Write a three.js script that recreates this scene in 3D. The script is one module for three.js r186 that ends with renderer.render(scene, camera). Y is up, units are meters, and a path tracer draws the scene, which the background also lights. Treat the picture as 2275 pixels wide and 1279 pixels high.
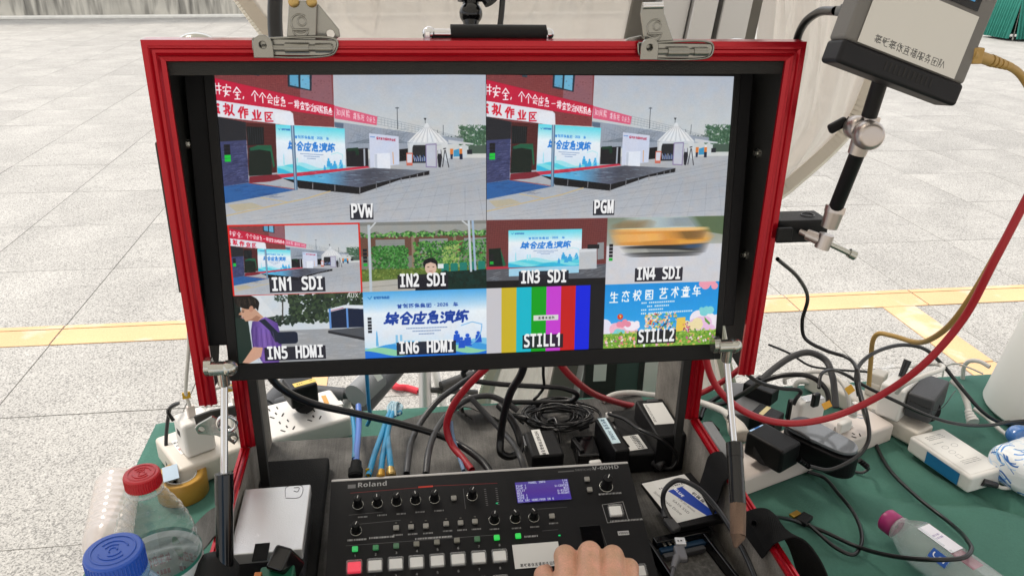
import * as THREE from 'three';
import { RoundedBoxGeometry } from 'three/addons/geometries/RoundedBoxGeometry.js';
import { mergeGeometries } from 'three/addons/utils/BufferGeometryUtils.js';
import { MarchingCubes } from 'three/addons/objects/MarchingCubes.js';

// ---------------------------------------------------------------- camera, sky, sun, exposure
const F = 1775, CX = 1137.5, CY = 639.5, rad = Math.PI / 180;
const scene = new THREE.Scene();
const camera = new THREE.PerspectiveCamera(2 * Math.atan(CY / F) / rad, 1024 / 575, 0.05, 200);
camera.position.set(0, 1.6, 0);
camera.rotation.set(-23.519 * rad, -8.449 * rad, 1.146 * rad, 'YXZ');
camera.updateMatrixWorld(true);
const renderer = new THREE.WebGLRenderer({ antialias: true });
renderer.toneMapping = THREE.LinearToneMapping;
renderer.toneMappingExposure = 1.75;
renderer.shadowMap.enabled = true;
{ // overcast sky: brighter overhead, a little brighter round the veiled sun
  const W = 128, H = 64, d = new Float32Array(W * H * 4);
  const s = new THREE.Vector3(-0.35, 0.8, -0.5).normalize();
  for (let j = 0; j < H; j++) for (let i = 0; i < W; i++) {
    const el = ((j + 0.5) / H - 0.5) * Math.PI, az = ((i + 0.5) / W - 0.5) * 2 * Math.PI, y = Math.sin(el);
    const x = Math.cos(az) * Math.cos(el), z = Math.sin(az) * Math.cos(el);
    const c = Math.max(0, x * s.x + y * s.y + z * s.z), b = 0.62 + 0.38 * Math.max(0, y) + 0.5 * c * c * c * c, o = (j * W + i) * 4;
    d[o] = b * 0.985; d[o + 1] = b; d[o + 2] = b * 1.035; d[o + 3] = 1;
  }
  const t = new THREE.DataTexture(d, W, H, THREE.RGBAFormat, THREE.FloatType);
  t.mapping = THREE.EquirectangularReflectionMapping; t.magFilter = THREE.LinearFilter; t.needsUpdate = true;
  scene.background = t; scene.environment = t;
}
const sun = new THREE.DirectionalLight(0xfff4e6, 1.4);
sun.position.set(-3.5, 8, -5); sun.target.position.set(0, 0.7, -1);
sun.castShadow = true; sun.shadow.radius = 22; sun.shadow.mapSize.set(2048, 2048);
Object.assign(sun.shadow.camera, { left: -8, right: 8, top: 8, bottom: -8, near: 0.5, far: 40 });
scene.add(sun, sun.target);

// ---------------------------------------------------------------- helpers
let seed = 7;
const rnd = () => { seed = (seed * 1664525 + 1013904223) >>> 0; return seed / 4294967296; };
const V = (x, y, z) => new THREE.Vector3(x, y, z);
const ray = (u, v) => V((u - CX) / F, -(v - CY) / F, -1).applyQuaternion(camera.quaternion);
const at = (r, k) => camera.position.clone().addScaledVector(r, k);
const PY = (u, v, y) => { const r = ray(u, v); return at(r, (y - 1.6) / r.y); };
const PZ = (u, v, z) => { const r = ray(u, v); return at(r, z / r.z); };
const PX = (u, v, x) => { const r = ray(u, v); return at(r, x / r.x); };
const PD = (u, v, d) => at(ray(u, v), d);
const PP = (u, v, q, n) => { const r = ray(u, v); return at(r, q.clone().sub(camera.position).dot(n) / r.dot(n)); };
const names = {};
const numbered = (n) => { names[n] = (names[n] ?? -1) + 1; return names[n] ? n + '_' + String(names[n]).padStart(3, '0') : n; };
function tag(o, label, category, group) { Object.assign(o.userData, { label, category }); if (group) o.userData.group = group; return o; }
function thing(name, label, category, group, p = V(0, 0, 0)) {
  const o = new THREE.Group(); o.name = numbered(name); o.position.copy(p); scene.add(o); return tag(o, label, category, group);
}
// a part whose geometry is given in world coordinates
function part(parent, name, geo, mat, label) {
  const g = Array.isArray(geo) ? merge(geo) : geo, m = new THREE.Mesh(g, mat);
  let off = V(0, 0, 0); for (let p = parent; p && p !== scene; p = p.parent) off.add(p.position);
  g.translate(-off.x, -off.y, -off.z);
  m.name = name; m.castShadow = m.receiveShadow = true; if (label) m.userData.label = label;
  parent.add(m); return m;
}
// a part with shared geometry, placed at a world point
function inst(parent, name, geo, mat, p, q, label) {
  const m = new THREE.Mesh(geo, mat); m.name = name; m.position.copy(p).sub(parent.position); if (parent.parent !== scene) m.position.sub(parent.parent.position);
  if (q) m.quaternion.copy(q); m.castShadow = m.receiveShadow = true; if (label) m.userData.label = label; parent.add(m); return m;
}
function solo(name, geo, mat, label, category, group) {
  const g = Array.isArray(geo) ? merge(geo) : geo; g.computeBoundingBox();
  const b = g.boundingBox, p = V((b.min.x + b.max.x) / 2, b.min.y, (b.min.z + b.max.z) / 2); g.translate(-p.x, -p.y, -p.z);
  const m = new THREE.Mesh(g, mat); m.position.copy(p); m.name = numbered(name); m.castShadow = m.receiveShadow = true; scene.add(m); return tag(m, label, category, group);
}
function struct(name, geo, mat) { const m = new THREE.Mesh(Array.isArray(geo) ? merge(geo) : geo, mat); m.name = name; m.userData.kind = 'structure'; m.receiveShadow = m.castShadow = true; scene.add(m); return m; }
function merge(list) {
  return mergeGeometries(list.map((g) => { const n = g.index ? g.toNonIndexed() : g; for (const k of Object.keys(n.attributes)) if (!['position', 'normal', 'uv'].includes(k)) n.deleteAttribute(k); return n; }));
}
const rbox = (w, h, d, r = 0.002, s = 2) => new RoundedBoxGeometry(w, h, d, s, Math.min(r, w / 2.01, h / 2.01, d / 2.01));
const bbox = (x0, x1, y0, y1, z0, z1, r = 0) => (r ? rbox(x1 - x0, y1 - y0, z1 - z0, r) : new THREE.BoxGeometry(x1 - x0, y1 - y0, z1 - z0)).translate((x0 + x1) / 2, (y0 + y1) / 2, (z0 + z1) / 2);
function basis(e1, e2, e3, p) { return new THREE.Matrix4().makeBasis(e1, e2, e3).setPosition(p); }
// a box whose top face has the corner p0 and runs from it to p1 and (made square) towards p2; h is its height, measured down
function obox(p0, p1, p2, h, r = 0.003, up = null) {
  const a = p1.clone().sub(p0), w = a.length(); a.normalize();
  const b = p2.clone().sub(p0); b.addScaledVector(a, -b.dot(a)); const d = b.length(); b.normalize();
  const n = V(0, 0, 0).crossVectors(b, a); if (n.y < 0) n.negate();
  const c = p0.clone().addScaledVector(a, w / 2).addScaledVector(b, d / 2).addScaledVector(n, -h / 2);
  const z = V(0, 0, 0).crossVectors(a, n);
  return rbox(w, h, d, r).applyMatrix4(basis(a, n, z, c));
}
// a flat sheet: top left, top right, bottom left, lifted off along its normal
function sheet(tl, tr, bl, lift = 0.0006) {
  const a = tr.clone().sub(tl), b = bl.clone().sub(tl), n = V(0, 0, 0).crossVectors(b, a).normalize().multiplyScalar(lift);
  const c = tl.clone().addScaledVector(a, 0.5).addScaledVector(b, 0.5).add(n), w = a.length(), h = b.length();
  const ex = a.normalize(), ez = n.normalize(), ey = V(0, 0, 0).crossVectors(ez, ex);
  return new THREE.BoxGeometry(w, h, Math.abs(lift) * 0.8).applyMatrix4(basis(ex, ey, ez, c));
}
function rod(a, b, r, r2 = r, seg = 20) {
  const d = b.clone().sub(a), l = d.length();
  return new THREE.CylinderGeometry(r2, r, l, seg).applyQuaternion(new THREE.Quaternion().setFromUnitVectors(V(0, 1, 0), d.normalize())).translate((a.x + b.x) / 2, (a.y + b.y) / 2, (a.z + b.z) / 2);
}
function lathe(pts, a, b, seg = 40) { // profile [radius, along] turned about the axis from a towards b
  const d = b.clone().sub(a).normalize();
  return new THREE.LatheGeometry(pts.map(([r, y]) => new THREE.Vector2(Math.max(r, 1e-5), y)), seg).applyQuaternion(new THREE.Quaternion().setFromUnitVectors(V(0, 1, 0), d)).translate(a.x, a.y, a.z);
}
const tube = (pts, r, seg, rs = 10) => new THREE.TubeGeometry(new THREE.CatmullRomCurve3(pts, false, 'centripetal'), seg ?? Math.max(24, pts.length * 9), r, rs);
function uvm(g, k = 1) { // uv in metres by the main direction of each face
  if (g.index) g = g.toNonIndexed();
  const p = g.attributes.position, n = g.attributes.normal, uv = new Float32Array(p.count * 2);
  for (let i = 0; i < p.count; i += 3) {
    let ax = 0, ay = 0, az = 0; for (let j = 0; j < 3; j++) { ax += n.getX(i + j); ay += n.getY(i + j); az += n.getZ(i + j); }
    ax = Math.abs(ax); ay = Math.abs(ay); az = Math.abs(az);
    for (let j = 0; j < 3; j++) {
      const x = p.getX(i + j), y = p.getY(i + j), z = p.getZ(i + j);
      const q = ay >= ax && ay >= az ? [x, z] : ax >= az ? [z, y] : [x, y];
      uv[(i + j) * 2] = q[0] * k; uv[(i + j) * 2 + 1] = q[1] * k;
    }
  }
  g.setAttribute('uv', new THREE.BufferAttribute(uv, 2)); return g;
}
// a profile [a, b] swept from p0 to p1; a runs along e1, b along e2; m0, m1 mitre the ends
function prism(prof, p0, p1, e1, e2, m0 = 0, m1 = 0) {
  const d = p1.clone().sub(p0).normalize(), n = prof.length, pos = [];
  const A = prof.map(([a, b]) => p0.clone().addScaledVector(e1, a).addScaledVector(e2, b).addScaledVector(d, a * m0));
  const B = prof.map(([a, b]) => p1.clone().addScaledVector(e1, a).addScaledVector(e2, b).addScaledVector(d, -a * m1));
  const tri = (...v) => v.forEach((q) => pos.push(q.x, q.y, q.z));
  const flip = V(0, 0, 0).crossVectors(e1, e2).dot(d) < 0;
  for (let i = 0; i < n; i++) { const j = (i + 1) % n; if (flip) { tri(A[i], A[j], B[j]); tri(A[i], B[j], B[i]); } else { tri(A[i], B[j], A[j]); tri(A[i], B[i], B[j]); } }
  const c2 = prof.map(([a, b]) => new THREE.Vector2(a, b));
  for (const t of THREE.ShapeUtils.triangulateShape(c2, [])) { tri(A[t[0]], A[t[1]], A[t[2]]); tri(B[t[2]], B[t[1]], B[t[0]]); }
  const g = new THREE.BufferGeometry(); g.setAttribute('position', new THREE.Float32BufferAttribute(pos, 3)); g.computeVertexNormals();
  g.setAttribute('uv', new THREE.Float32BufferAttribute(new Float32Array(pos.length / 3 * 2), 2)); return g;
}
// a plate cut out in a plane of constant z, its outline read off at that distance
function plate(px, z, th, holes = [], bev = 0.0006) {
  const P = (q) => q.map(([u, v]) => { const p = PZ(u, v, z); return new THREE.Vector2(p.x, p.y); });
  const s = new THREE.Shape(P(px)); for (const h of holes) { const c = PZ(h[0], h[1], z), path = new THREE.Path(); path.absarc(c.x, c.y, h[2], 0, 7, true); s.holes.push(path); }
  return new THREE.ExtrudeGeometry(s, { depth: th, bevelEnabled: true, bevelSize: bev, bevelThickness: bev, bevelSegments: 1, curveSegments: 10 }).translate(0, 0, z - th / 2);
}

// ---------------------------------------------------------------- textures
const hash = (x, y, s) => { let h = Math.imul(x, 374761393) + Math.imul(y, 668265263) + Math.imul(s, 974634773); h = Math.imul(h ^ (h >>> 13), 1274126177); return ((h ^ (h >>> 16)) >>> 0) / 4294967296; };
function vnoise(x, y, per, s) { // tileable value noise with period per
  const i = Math.floor(x), j = Math.floor(y), f = x - i, g = y - j, a = f * f * (3 - 2 * f), b = g * g * (3 - 2 * g), m = (q) => ((q % per) + per) % per;
  const h = (p, q) => hash(m(p), m(q), s);
  return (h(i, j) * (1 - a) + h(i + 1, j) * a) * (1 - b) + (h(i, j + 1) * (1 - a) + h(i + 1, j + 1) * a) * b;
}
function fbm(u, v, per, s, oct = 4) { let r = 0, a = 0.5, t = 0; for (let o = 0; o < oct; o++) { r += a * vnoise(u * per, v * per, per, s + o); t += a; a *= 0.5; per *= 2; } return r / t; }
function dtex(n, fn, rx = 1, ry = rx, srgb = false) {
  const d = new Uint8Array(n * n * 4);
  for (let j = 0; j < n; j++) for (let i = 0; i < n; i++) { const c = fn(i / n, j / n, i, j), o = (j * n + i) * 4, q = typeof c === 'number' ? [c, c, c] : c; for (let k = 0; k < 3; k++) d[o + k] = Math.max(0, Math.min(255, q[k] * 255)); d[o + 3] = 255; }
  const t = new THREE.DataTexture(d, n, n, THREE.RGBAFormat); t.wrapS = t.wrapT = THREE.RepeatWrapping; t.magFilter = t.minFilter = THREE.LinearFilter; t.repeat.set(rx, ry); if (srgb) t.colorSpace = THREE.SRGBColorSpace; t.needsUpdate = true; return t;
}
function ctex(w, h, draw) {
  const c = document.createElement('canvas'); c.width = w; c.height = h; const x = c.getContext('2d'); draw(x, w, h);
  const t = new THREE.CanvasTexture(c); t.colorSpace = THREE.SRGBColorSpace; t.magFilter = THREE.LinearFilter; return t;
}
const tGran = dtex(2048, (u, v, i, j) => {
  const a = vnoise(u * 340, v * 340, 340, 3), b = vnoise(u * 680, v * 680, 680, 5), c = fbm(u, v, 4, 9, 5), e = hash(i, j, 2);
  const k = 0.63 + (a > 0.68 ? -0.13 : a < 0.24 ? 0.06 : 0) + (b > 0.78 ? -0.12 : b < 0.2 ? 0.07 : 0) + (c - 0.5) * 0.15 + (e - 0.5) * 0.10;
  return [k * 1.015, k, k * 0.972];
}, 1 / 1.44, 1 / 1.44, true);
const tConc = dtex(512, (u, v) => { const st = Math.pow(fbm(u, v * 0.12 + 0.3, 40, 4, 3), 1.5), c = fbm(u, v, 6, 2, 5); const k = 0.76 - 0.5 * Math.max(0, st - 0.25) * (0.5 + c) + (c - 0.5) * 0.2; return [k, k * 0.985, k * 0.95]; }, 0.35, 0.35, true);
const tWeave = dtex(256, (u, v, i, j) => 0.5 + 0.25 * Math.sin(i * Math.PI / 4) * (((j >> 2) & 1) ? 1 : -1) + 0.2 * (hash(i, j, 1) - 0.5) + 0.3 * (fbm(u, v, 8, 3, 3) - 0.5), 30);
const tCloth = dtex(512, (u, v) => { const k = 0.9 + 0.25 * (fbm(u, v, 5, 8, 5) - 0.5) + 0.10 * (vnoise(u * 200, v * 200, 200, 2) - 0.5); return [k, k, k]; }, 2.2, 2.2);
const tFelt = dtex(512, (u, v, i, j) => { const c = fbm(u, v, 7, 6, 6), g = vnoise(u * 256, v * 10, 256, 4); const k = 0.55 + 0.4 * (c - 0.5) + 0.16 * (hash(i, j, 5) - 0.5) + 0.08 * (g - 0.5); return [k, k * 0.99, k * 0.98]; }, 3, 3, true);
const tFine = dtex(256, (u, v, i, j) => 0.5 + 0.5 * (hash(i, j, 8) - 0.5) + 0.5 * (vnoise(u * 64, v * 64, 64, 3) - 0.5), 14);
const tSmudge = dtex(512, (u, v, i, j) => { const k = 0.5 + 0.75 * (fbm(u, v, 5, 21, 5) - 0.5) + 0.15 * (hash(i, j, 6) - 0.5); return [k, k, k]; }, 4);
const tBrush = dtex(256, (u, v, i, j) => 0.55 + 0.4 * (vnoise(u * 6, v * 128, 128, 7) - 0.5) + 0.2 * (hash(i >> 4, j, 3) - 0.5), 6);
const tWorn = dtex(512, (u, v, i, j) => { const w = fbm(u, v, 9, 51, 6), g = hash(i, j, 4), k = w > 0.6 ? Math.min(1, (w - 0.6) * 7) * 0.6 : 0, m = 1 + (g - 0.5) * 0.1 + (fbm(u, v, 4, 57, 3) - 0.5) * 0.12; return [(0.83 * (1 - k) + 0.78 * k) * m, (0.675 * (1 - k) + 0.75 * k) * m, (0.50 * (1 - k) + 0.70 * k) * m]; }, 0.9, 0.9, true);
const tSkin = dtex(512, (u, v, i, j) => { const c = fbm(u, v, 9, 31, 4), e = vnoise(u * 170, v * 170, 170, 5); const k = 1 + 0.22 * (c - 0.5) + 0.09 * (e - 0.5); return [0.845 * k, 0.645 * k * (1 - 0.1 * (c - 0.5)), 0.535 * k]; }, 6, 6, true);
const tPore = dtex(256, (u, v) => vnoise(u * 90, v * 90, 90, 5) * 0.6 + vnoise(u * 30, v * 60, 60, 9) * 0.4, 18);

// ---------------------------------------------------------------- materials
const S = (color, roughness = 0.6, o = {}) => new THREE.MeshStandardMaterial({ color, roughness, ...o });
const K = (color, roughness, o = {}) => new THREE.MeshPhysicalMaterial({ color, roughness, specularIntensity: 0.5, ...o });
const Ph = (color, roughness, o) => new THREE.MeshPhysicalMaterial({ color, roughness, ...o });
const M = {
  granite: [0.93, 0.965, 1, 1.03, 1.06].map((k) => S(new THREE.Color(0.965 * k, 0.95 * k, 0.922 * k), 0.78, { map: tGran, bumpMap: tGran, bumpScale: 0.0012 })),
  joint: S(0xbdb5a8, 0.95), conc: S(0xf4f1ea, 0.9, { map: tConc, bumpMap: tConc, bumpScale: 0.004 }), whiteStone: S(0xe6e2d8, 0.8, { map: tCloth }),
  yellow: S(0xffffff, 0.85, { map: tWorn, bumpMap: tFine, bumpScale: 0.0006 }),
  cloth: S(0x4d8072, 0.92, { map: tCloth, bumpMap: tWeave, bumpScale: 0.0008 }), skirt: S(0x2f8070, 0.9, { map: tCloth }),
  tent: Ph(0xece6df, 0.62, { bumpMap: tSmudge, bumpScale: 0.004, transmission: 0.4, thickness: 0, side: THREE.DoubleSide }), tape: S(0xe0d4c4, 0.85, { bumpMap: tWeave, bumpScale: 0.001 }),
  tooth: S(0xe6e0d4, 0.45), mesh: S(0x8f8a82, 0.9, { bumpMap: tWeave, bumpScale: 0.002 }),
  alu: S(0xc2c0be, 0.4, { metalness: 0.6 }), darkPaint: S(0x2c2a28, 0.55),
  red: S(0xa80f20, 0.3, { metalness: 0.4, roughnessMap: tBrush, bumpMap: tFine, bumpScale: 0.0001 }), caseBlack: K(0x2b2b2a, 0.7, { bumpMap: tFine, bumpScale: 0.0004 }), ply: S(0xd6d0c6, 0.85, { map: tFelt, bumpMap: tFelt, bumpScale: 0.0008 }),
  felt: S(0xa9a8a5, 0.95, { map: tFelt, bumpMap: tFelt, bumpScale: 0.001 }), foam: K(0x222222, 0.95, { bumpMap: tFine, bumpScale: 0.001 }),
  steel: S(0xb5b5ae, 0.3, { metalness: 0.9, roughnessMap: tBrush }), latch: S(0x8e8d87, 0.27, { metalness: 0.92 }), chrome: S(0xd2d2d4, 0.12, { metalness: 1 }), brass: S(0xb59a62, 0.4, { metalness: 0.8 }),
  rubber: K(0x121314, 0.55, { bumpMap: tFine, bumpScale: 0.0002 }), black: K(0x0f0f11, 0.4, { bumpMap: tFine, bumpScale: 0.00012 }), gloss: S(0x0b0b0d, 0.14), darkgrey: S(0x3b3c3f, 0.5, { bumpMap: tFine, bumpScale: 0.0002 }),
  panel: K(0x0d0d0e, 0.42, { bumpMap: tFine, bumpScale: 0.00015 }), bezel: K(0x0a0a0b, 0.42, { bumpMap: tFine, bumpScale: 0.00012 }),
  white: S(0xdcdad6, 0.42, { bumpMap: tFine, bumpScale: 0.00012 }), cream: S(0xcfc9bf, 0.5), warm: S(0xd5cbc4, 0.45), slot: S(0x1c1b1a, 0.8), grey: S(0x77797c, 0.5),
  cBlack: S(0x111113, 0.33), cGrey: S(0x38383a, 0.36), cRed: S(0xa31a26, 0.42), cDkRed: S(0x7a141d, 0.42), cCyan: S(0x1586b4, 0.35), cBlue: S(0x4a73c4, 0.4), cWhite: S(0xc9c7c2, 0.45), cBrown: S(0xa58548, 0.55), cPink: S(0xc94a5c, 0.45),
  silver: S(0xdcdddf, 0.36, { metalness: 0.4, bumpMap: tFine, bumpScale: 0.0002, roughnessMap: tSmudge }), knurl: S(0xb8b0ab, 0.32, { metalness: 0.85 }),
  capRed: S(0xb4121f, 0.34, { bumpMap: tFine, bumpScale: 0.0001 }), capBlue: S(0x1d4dae, 0.36), capPurple: S(0x9c2a68, 0.36),
  pet: Ph(0xf7f9f9, 0.06, { transmission: 0.95, thickness: 0, ior: 1.45 }), petBlue: Ph(0xb5d6ee, 0.12, { transmission: 0.75, thickness: 0, ior: 1.4 }), petRib: Ph(0xf0eae7, 0.16, { transmission: 0.62, thickness: 0, ior: 1.45 }), petFrost: Ph(0xf0f4f4, 0.2, { transmission: 0.78, thickness: 0, ior: 1.4 }),
  water: Ph(0xf2f6f6, 0.03, { transmission: 0.96, thickness: 0, ior: 1.33 }), paper: S(0xd6d6d2, 0.6), tapeYellow: S(0xb58a37, 0.4), kraft: S(0x8c705c, 0.8, { map: tSmudge }), velcro: K(0x1c1c1d, 1, { bumpMap: tWeave, bumpScale: 0.0015 }),
  roof: Ph(0xd8d4cc, 0.8, { transmission: 0.42, thickness: 0, side: THREE.DoubleSide }),
  skin: Ph(0xffffff, 0.5, { map: tSkin, bumpMap: tPore, bumpScale: 0.0004, sheen: 0.25, sheenRoughness: 0.5, sheenColor: new THREE.Color(0xffd8c8) }), sleeve: S(0x23252b, 0.9),
  clear: Ph(0xffffff, 0.08, { transmission: 0.9, thickness: 0, ior: 1.45 }), gold: S(0xb08a3e, 0.35, { metalness: 0.9 }), pcb: S(0x0f3350, 0.5), redRag: S(0xc8323f, 0.8),
};
const glow = (hex, k) => S(0x101010, 0.4, { emissive: hex, emissiveIntensity: k });
const mapped = (t, r = 0.5, o = {}) => S(0xffffff, r, { map: t, ...o });

// ---------------------------------------------------------------- lettering: strokes on a 10 x 10 grid
const G = {};
for (const line of `个 5014 5094 5359|安 5051 13129293 433778 1595 6529|全 5014 5094 3474 3676 2989 5459|会 5014 5094 3474 2696 462878 6889|应 5051 1292 121609 3547 5357 8467 2989|急 4012 305042 237376 2474 2676 1719 384979 7889|讲 1393 1696 3139 7179|一 1595
排 0232 202718 0635 5059 3252 3454 3656 7079 7292 7494 7696|查 1292 5054 5114 5194 3575783835 3676 1999|整 0141 2044 1232 1434 6052 5282 7295 5354 1696 5659 3739 5777 1999|治 1122 0314 1936 603393 8295 4585894945|风 2181788999 211609 3367 6338|险 1019 103024 243616 6043 6093 5373 4548 6567 8678 4999|隐 1019 103024 243616 5041 507062 437376 4474 4676 3739 576979 7788 8889|患 3161633331 2484862624 5006 5057 1719 384979 7889
知 1022 1242 0545 222609 2648 5393985853|能 2003 0343 3044 0509 0545 4549 0747 5054 5494 8063 5559 5999 8567|防 1019 103024 243616 6061 3393 536639 5586 8689 8979|控 0232 202718 0635 6061 43429293 5445 6485 5585 6569 4999|模 0333 2029 2306 2345 4191 5052 8082 4484874744 4585 3898 6769 6839 6899|拟 0232 202718 0635 414757 5254 817649 7799|作 3004 2329 5035 4292 6269 6494 6696|业 3139 6169 1337 9377 0999|区 9111 1119 1999 3377 7337
首 2132 7162 0393 5345 2474 7479 2429 2676 2777 2979|创 3003 3053 2343 4346 2328 284858 6267 8089 8979|环 0131 0434 0838 2128 4191 7144 6269 6596|保 3004 2329 4171744441 3595 6569 6538 6598|集 3004 2326 5051 2282 2484 2686 5256 0797 5659 5719 5799|团 1191991911 2474 5358 5437|年 3013 2282 2585 2225 0797 5259|综 201332 3216 1636 0837 7071 43429293 5484 4696 6669 5748 8798|合 5014 5094 3464 3676 7679 3639 3979|演 0112 0415 0928 6061 3331 3191 9193 4383874743 4585 6367 4839 8799|练 201332 3216 1636 0837 4191 6044 4484 6469 5547 8597
生 2013 2292 5059 2585 0999|态 1191 5015 5085 4445 1719 384979 7788 8889|校 0333 2029 2306 2345 7071 4191 5243 8293 5489 8449|园 1191991911 3262 2474 4427 5457 5777|艺 0191 3033 6063 2474 7417 1719 1989 8987|术 1292 5059 5217 5287 7081|童 5051 2181 3142 7162 0393 2474 7477 7727 2724 5459 2878 0999|摄 0232 202718 0635 3191 4145 8147 4282 4484 3595 3858 3659 6897 6798|影 1151 5154 1454 1114 1353 0555 2646 3659 9061 9364 9959|像 3004 2329 5042 4292 4284 4484 6244 6469 6937 6498|直 0191 5053 2373 7378 2328 2575 2676 0999|播 0232 202718 0635 8040 4292 6064 6244 6284 4585894945 4787 6569|服 1109 1141 4149 1343 1646 5159 5191 9194 5595 9559 6699|务 4013 3171 7116 3186 2676 7679 7969 5629|队 1019 103024 243616 6149 6198|转 0141 2004 0444 2529 5191 5494 6257 5787 8779|换 0232 202718 0635 5043 5072 4393 4346 9396 3696 6639 6699|器 0131343101 5181845451 0696 5617 5697 0737393707 5787 8789 8959 5957|机 0333 2029 2306 2345 5156 5639 5181 8188 8899|硬 0141 2015 1636 3639 3919 1916 4191 4383874743 4585 6369 4799|盘 4132 2272 2225 7275 1555 2696 2629 5659 7679 0999|用 2119 2171 7179 2474 2676 4149|时 0131383101 0434 4292 7079 5465|临 1119 3039 5042 5090 6364 4696 4649 6669 9699 4999|电 2171767626 2121 2474 404999`.split(/[|\n]/)) { const [c, ...s] = line.trim().split(' '); G[c] = s; }
function han(x, c, px, py, w, h, lw) {
  if (!G[c]) return; x.lineWidth = lw; x.lineCap = x.lineJoin = 'round';
  for (const s of G[c]) { x.beginPath(); for (let i = 0; i + 1 < s.length; i += 2) { const a = px + (+s[i] / 9 - 0.5) * w, b = py + (+s[i + 1] / 9 - 0.5) * h; i ? x.lineTo(a, b) : x.moveTo(a, b); } x.stroke(); }
}
function hanRow(x, text, px, py, step, w, h, lw, dy = 0) { [...text].forEach((c, i) => { if (G[c]) han(x, c, px + i * step, py + i * dy, w, h, lw); else if (c !== ' ') { x.save(); x.fillStyle = x.strokeStyle; x.font = `bold ${h}px sans-serif`; x.textAlign = 'center'; x.fillText(c, px + i * step, py + i * dy + h * 0.36); x.restore(); } }); }

// ---------------------------------------------------------------- the picture on the monitor
const fill = (x, col, pts) => { x.fillStyle = col; x.beginPath(); pts.forEach(([a, b], i) => (i ? x.lineTo(a, b) : x.moveTo(a, b))); x.closePath(); x.fill(); };
const line = (x, col, lw, pts) => { x.strokeStyle = col; x.lineWidth = lw; x.beginPath(); pts.forEach(([a, b], i) => (i ? x.lineTo(a, b) : x.moveTo(a, b))); x.stroke(); };
const grad = (x, y0, y1, ...c) => { const g = x.createLinearGradient(0, y0, 0, y1); c.forEach((k, i) => g.addColorStop(i / (c.length - 1), k)); return g; };
function blobs(x, n, x0, y0, w, h, r0, r1, cols) { for (let i = 0; i < n; i++) { x.fillStyle = cols[Math.floor(rnd() * cols.length)]; x.beginPath(); x.ellipse(x0 + rnd() * w, y0 + rnd() * h, r0 + rnd() * (r1 - r0), (r0 + rnd() * (r1 - r0)) * 0.7, rnd() * 3, 0, 7); x.fill(); } }
function poster(x, w, h, strong) { // the blue banner of the exercise, w x h at the origin
  x.fillStyle = grad(x, 0, h, strong ? '#4fa9e6' : '#5fd8e8', '#e9f3fa', '#dfe9f4', '#c5e6f2'); x.fillRect(0, 0, w, h);
  const a = strong ? '#1a3f9c' : '#2f7fd6';
  x.strokeStyle = a; hanRow(x, '首创环保集团', w * 0.29, h * 0.225, w * 0.047, w * 0.038, h * 0.06, h * 0.009);
  x.fillStyle = a; x.font = `bold ${h * 0.075}px sans-serif`; x.fillText('· 2026', w * 0.57, h * 0.25); x.strokeStyle = a; han(x, '年', w * 0.745, h * 0.225, w * 0.038, h * 0.06, h * 0.009);
  x.save(); x.transform(1, 0, -0.16, 1, h * 0.06, 0); x.strokeStyle = a; hanRow(x, '综合应急演练', w * 0.225, h * 0.41, w * 0.114, w * 0.1, h * 0.165, h * 0.033); x.restore();
  x.fillStyle = '#5a76a8'; for (let r = 0; r < 3; r++) for (let i = 0; i < 26 - r * 8; i++) x.fillRect(w * (0.34 + r * 0.05) + i * w * 0.013, h * (0.56 + r * 0.045), w * 0.009, h * 0.014);
  for (let k = 0; k < 4; k++) { x.fillStyle = strong ? ['#7cc4ee', '#3f9be0', '#8fd0a8', '#1f6fd6'][k] : ['#9fe3ee', '#57cfe2', '#7fdce6', '#35b9dc'][k]; x.beginPath(); x.moveTo(0, h); for (let i = 0; i <= 30; i++) x.lineTo(w * i / 30, h * (0.8 + k * 0.045 + 0.05 * Math.sin(i * 0.35 + k * 1.3 + 1))); x.lineTo(w, h); x.fill(); }
  const b = strong ? '#2257c8' : '#3aa6e0'; x.fillStyle = b;
  for (const [px, py, s] of [[0.75, 0.73, 1], [0.84, 0.79, 1.1], [0.79, 0.82, 0.9], [0.93, 0.74, 0.9], [0.69, 0.84, 0.6]]) { x.beginPath(); x.arc(w * px, h * (py - 0.075 * s), h * 0.028 * s, 0, 7); x.fill(); fill(x, b, [[w * (px - 0.022 * s), h * (py - 0.045 * s)], [w * (px + 0.024 * s), h * (py - 0.05 * s)], [w * (px + 0.034 * s), h * (py + 0.08)], [w * (px - 0.03 * s), h * (py + 0.08)]]); }
  x.strokeStyle = strong ? '#7fb8e8' : '#a6e6ee'; x.lineWidth = h * 0.014; x.beginPath(); x.moveTo(w * 0.79, h * 0.55); x.lineTo(w * 0.88, h * 0.5); x.lineTo(w * 0.96, h * 0.54); x.quadraticCurveTo(w * 0.96, h * 0.76, w * 0.87, h * 0.84); x.stroke();
  fill(x, strong ? '#69b4e2' : '#9fe0ee', [[w * 0.09, h * 0.82], [w * 0.095, h * 0.62], [w * 0.1, h * 0.58], [w * 0.105, h * 0.62], [w * 0.112, h * 0.82]]);
  for (const q of [0.25, 0.285]) { x.fillStyle = strong ? '#8cc6ea' : '#a9e4ee'; x.fillRect(w * q, h * 0.66, w * 0.02, h * 0.16); }
  line(x, '#2f86c4', h * 0.012, [[w * 0.04, h * 0.08], [w * 0.055, h * 0.11], [w * 0.07, h * 0.07]]); x.strokeStyle = '#2f6fb4'; hanRow(x, '首创环保集团', w * 0.095, h * 0.09, w * 0.021, w * 0.018, h * 0.036, h * 0.008);
}
const cellPVW = document.createElement('canvas'); cellPVW.width = 1024; cellPVW.height = 576;
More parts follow.
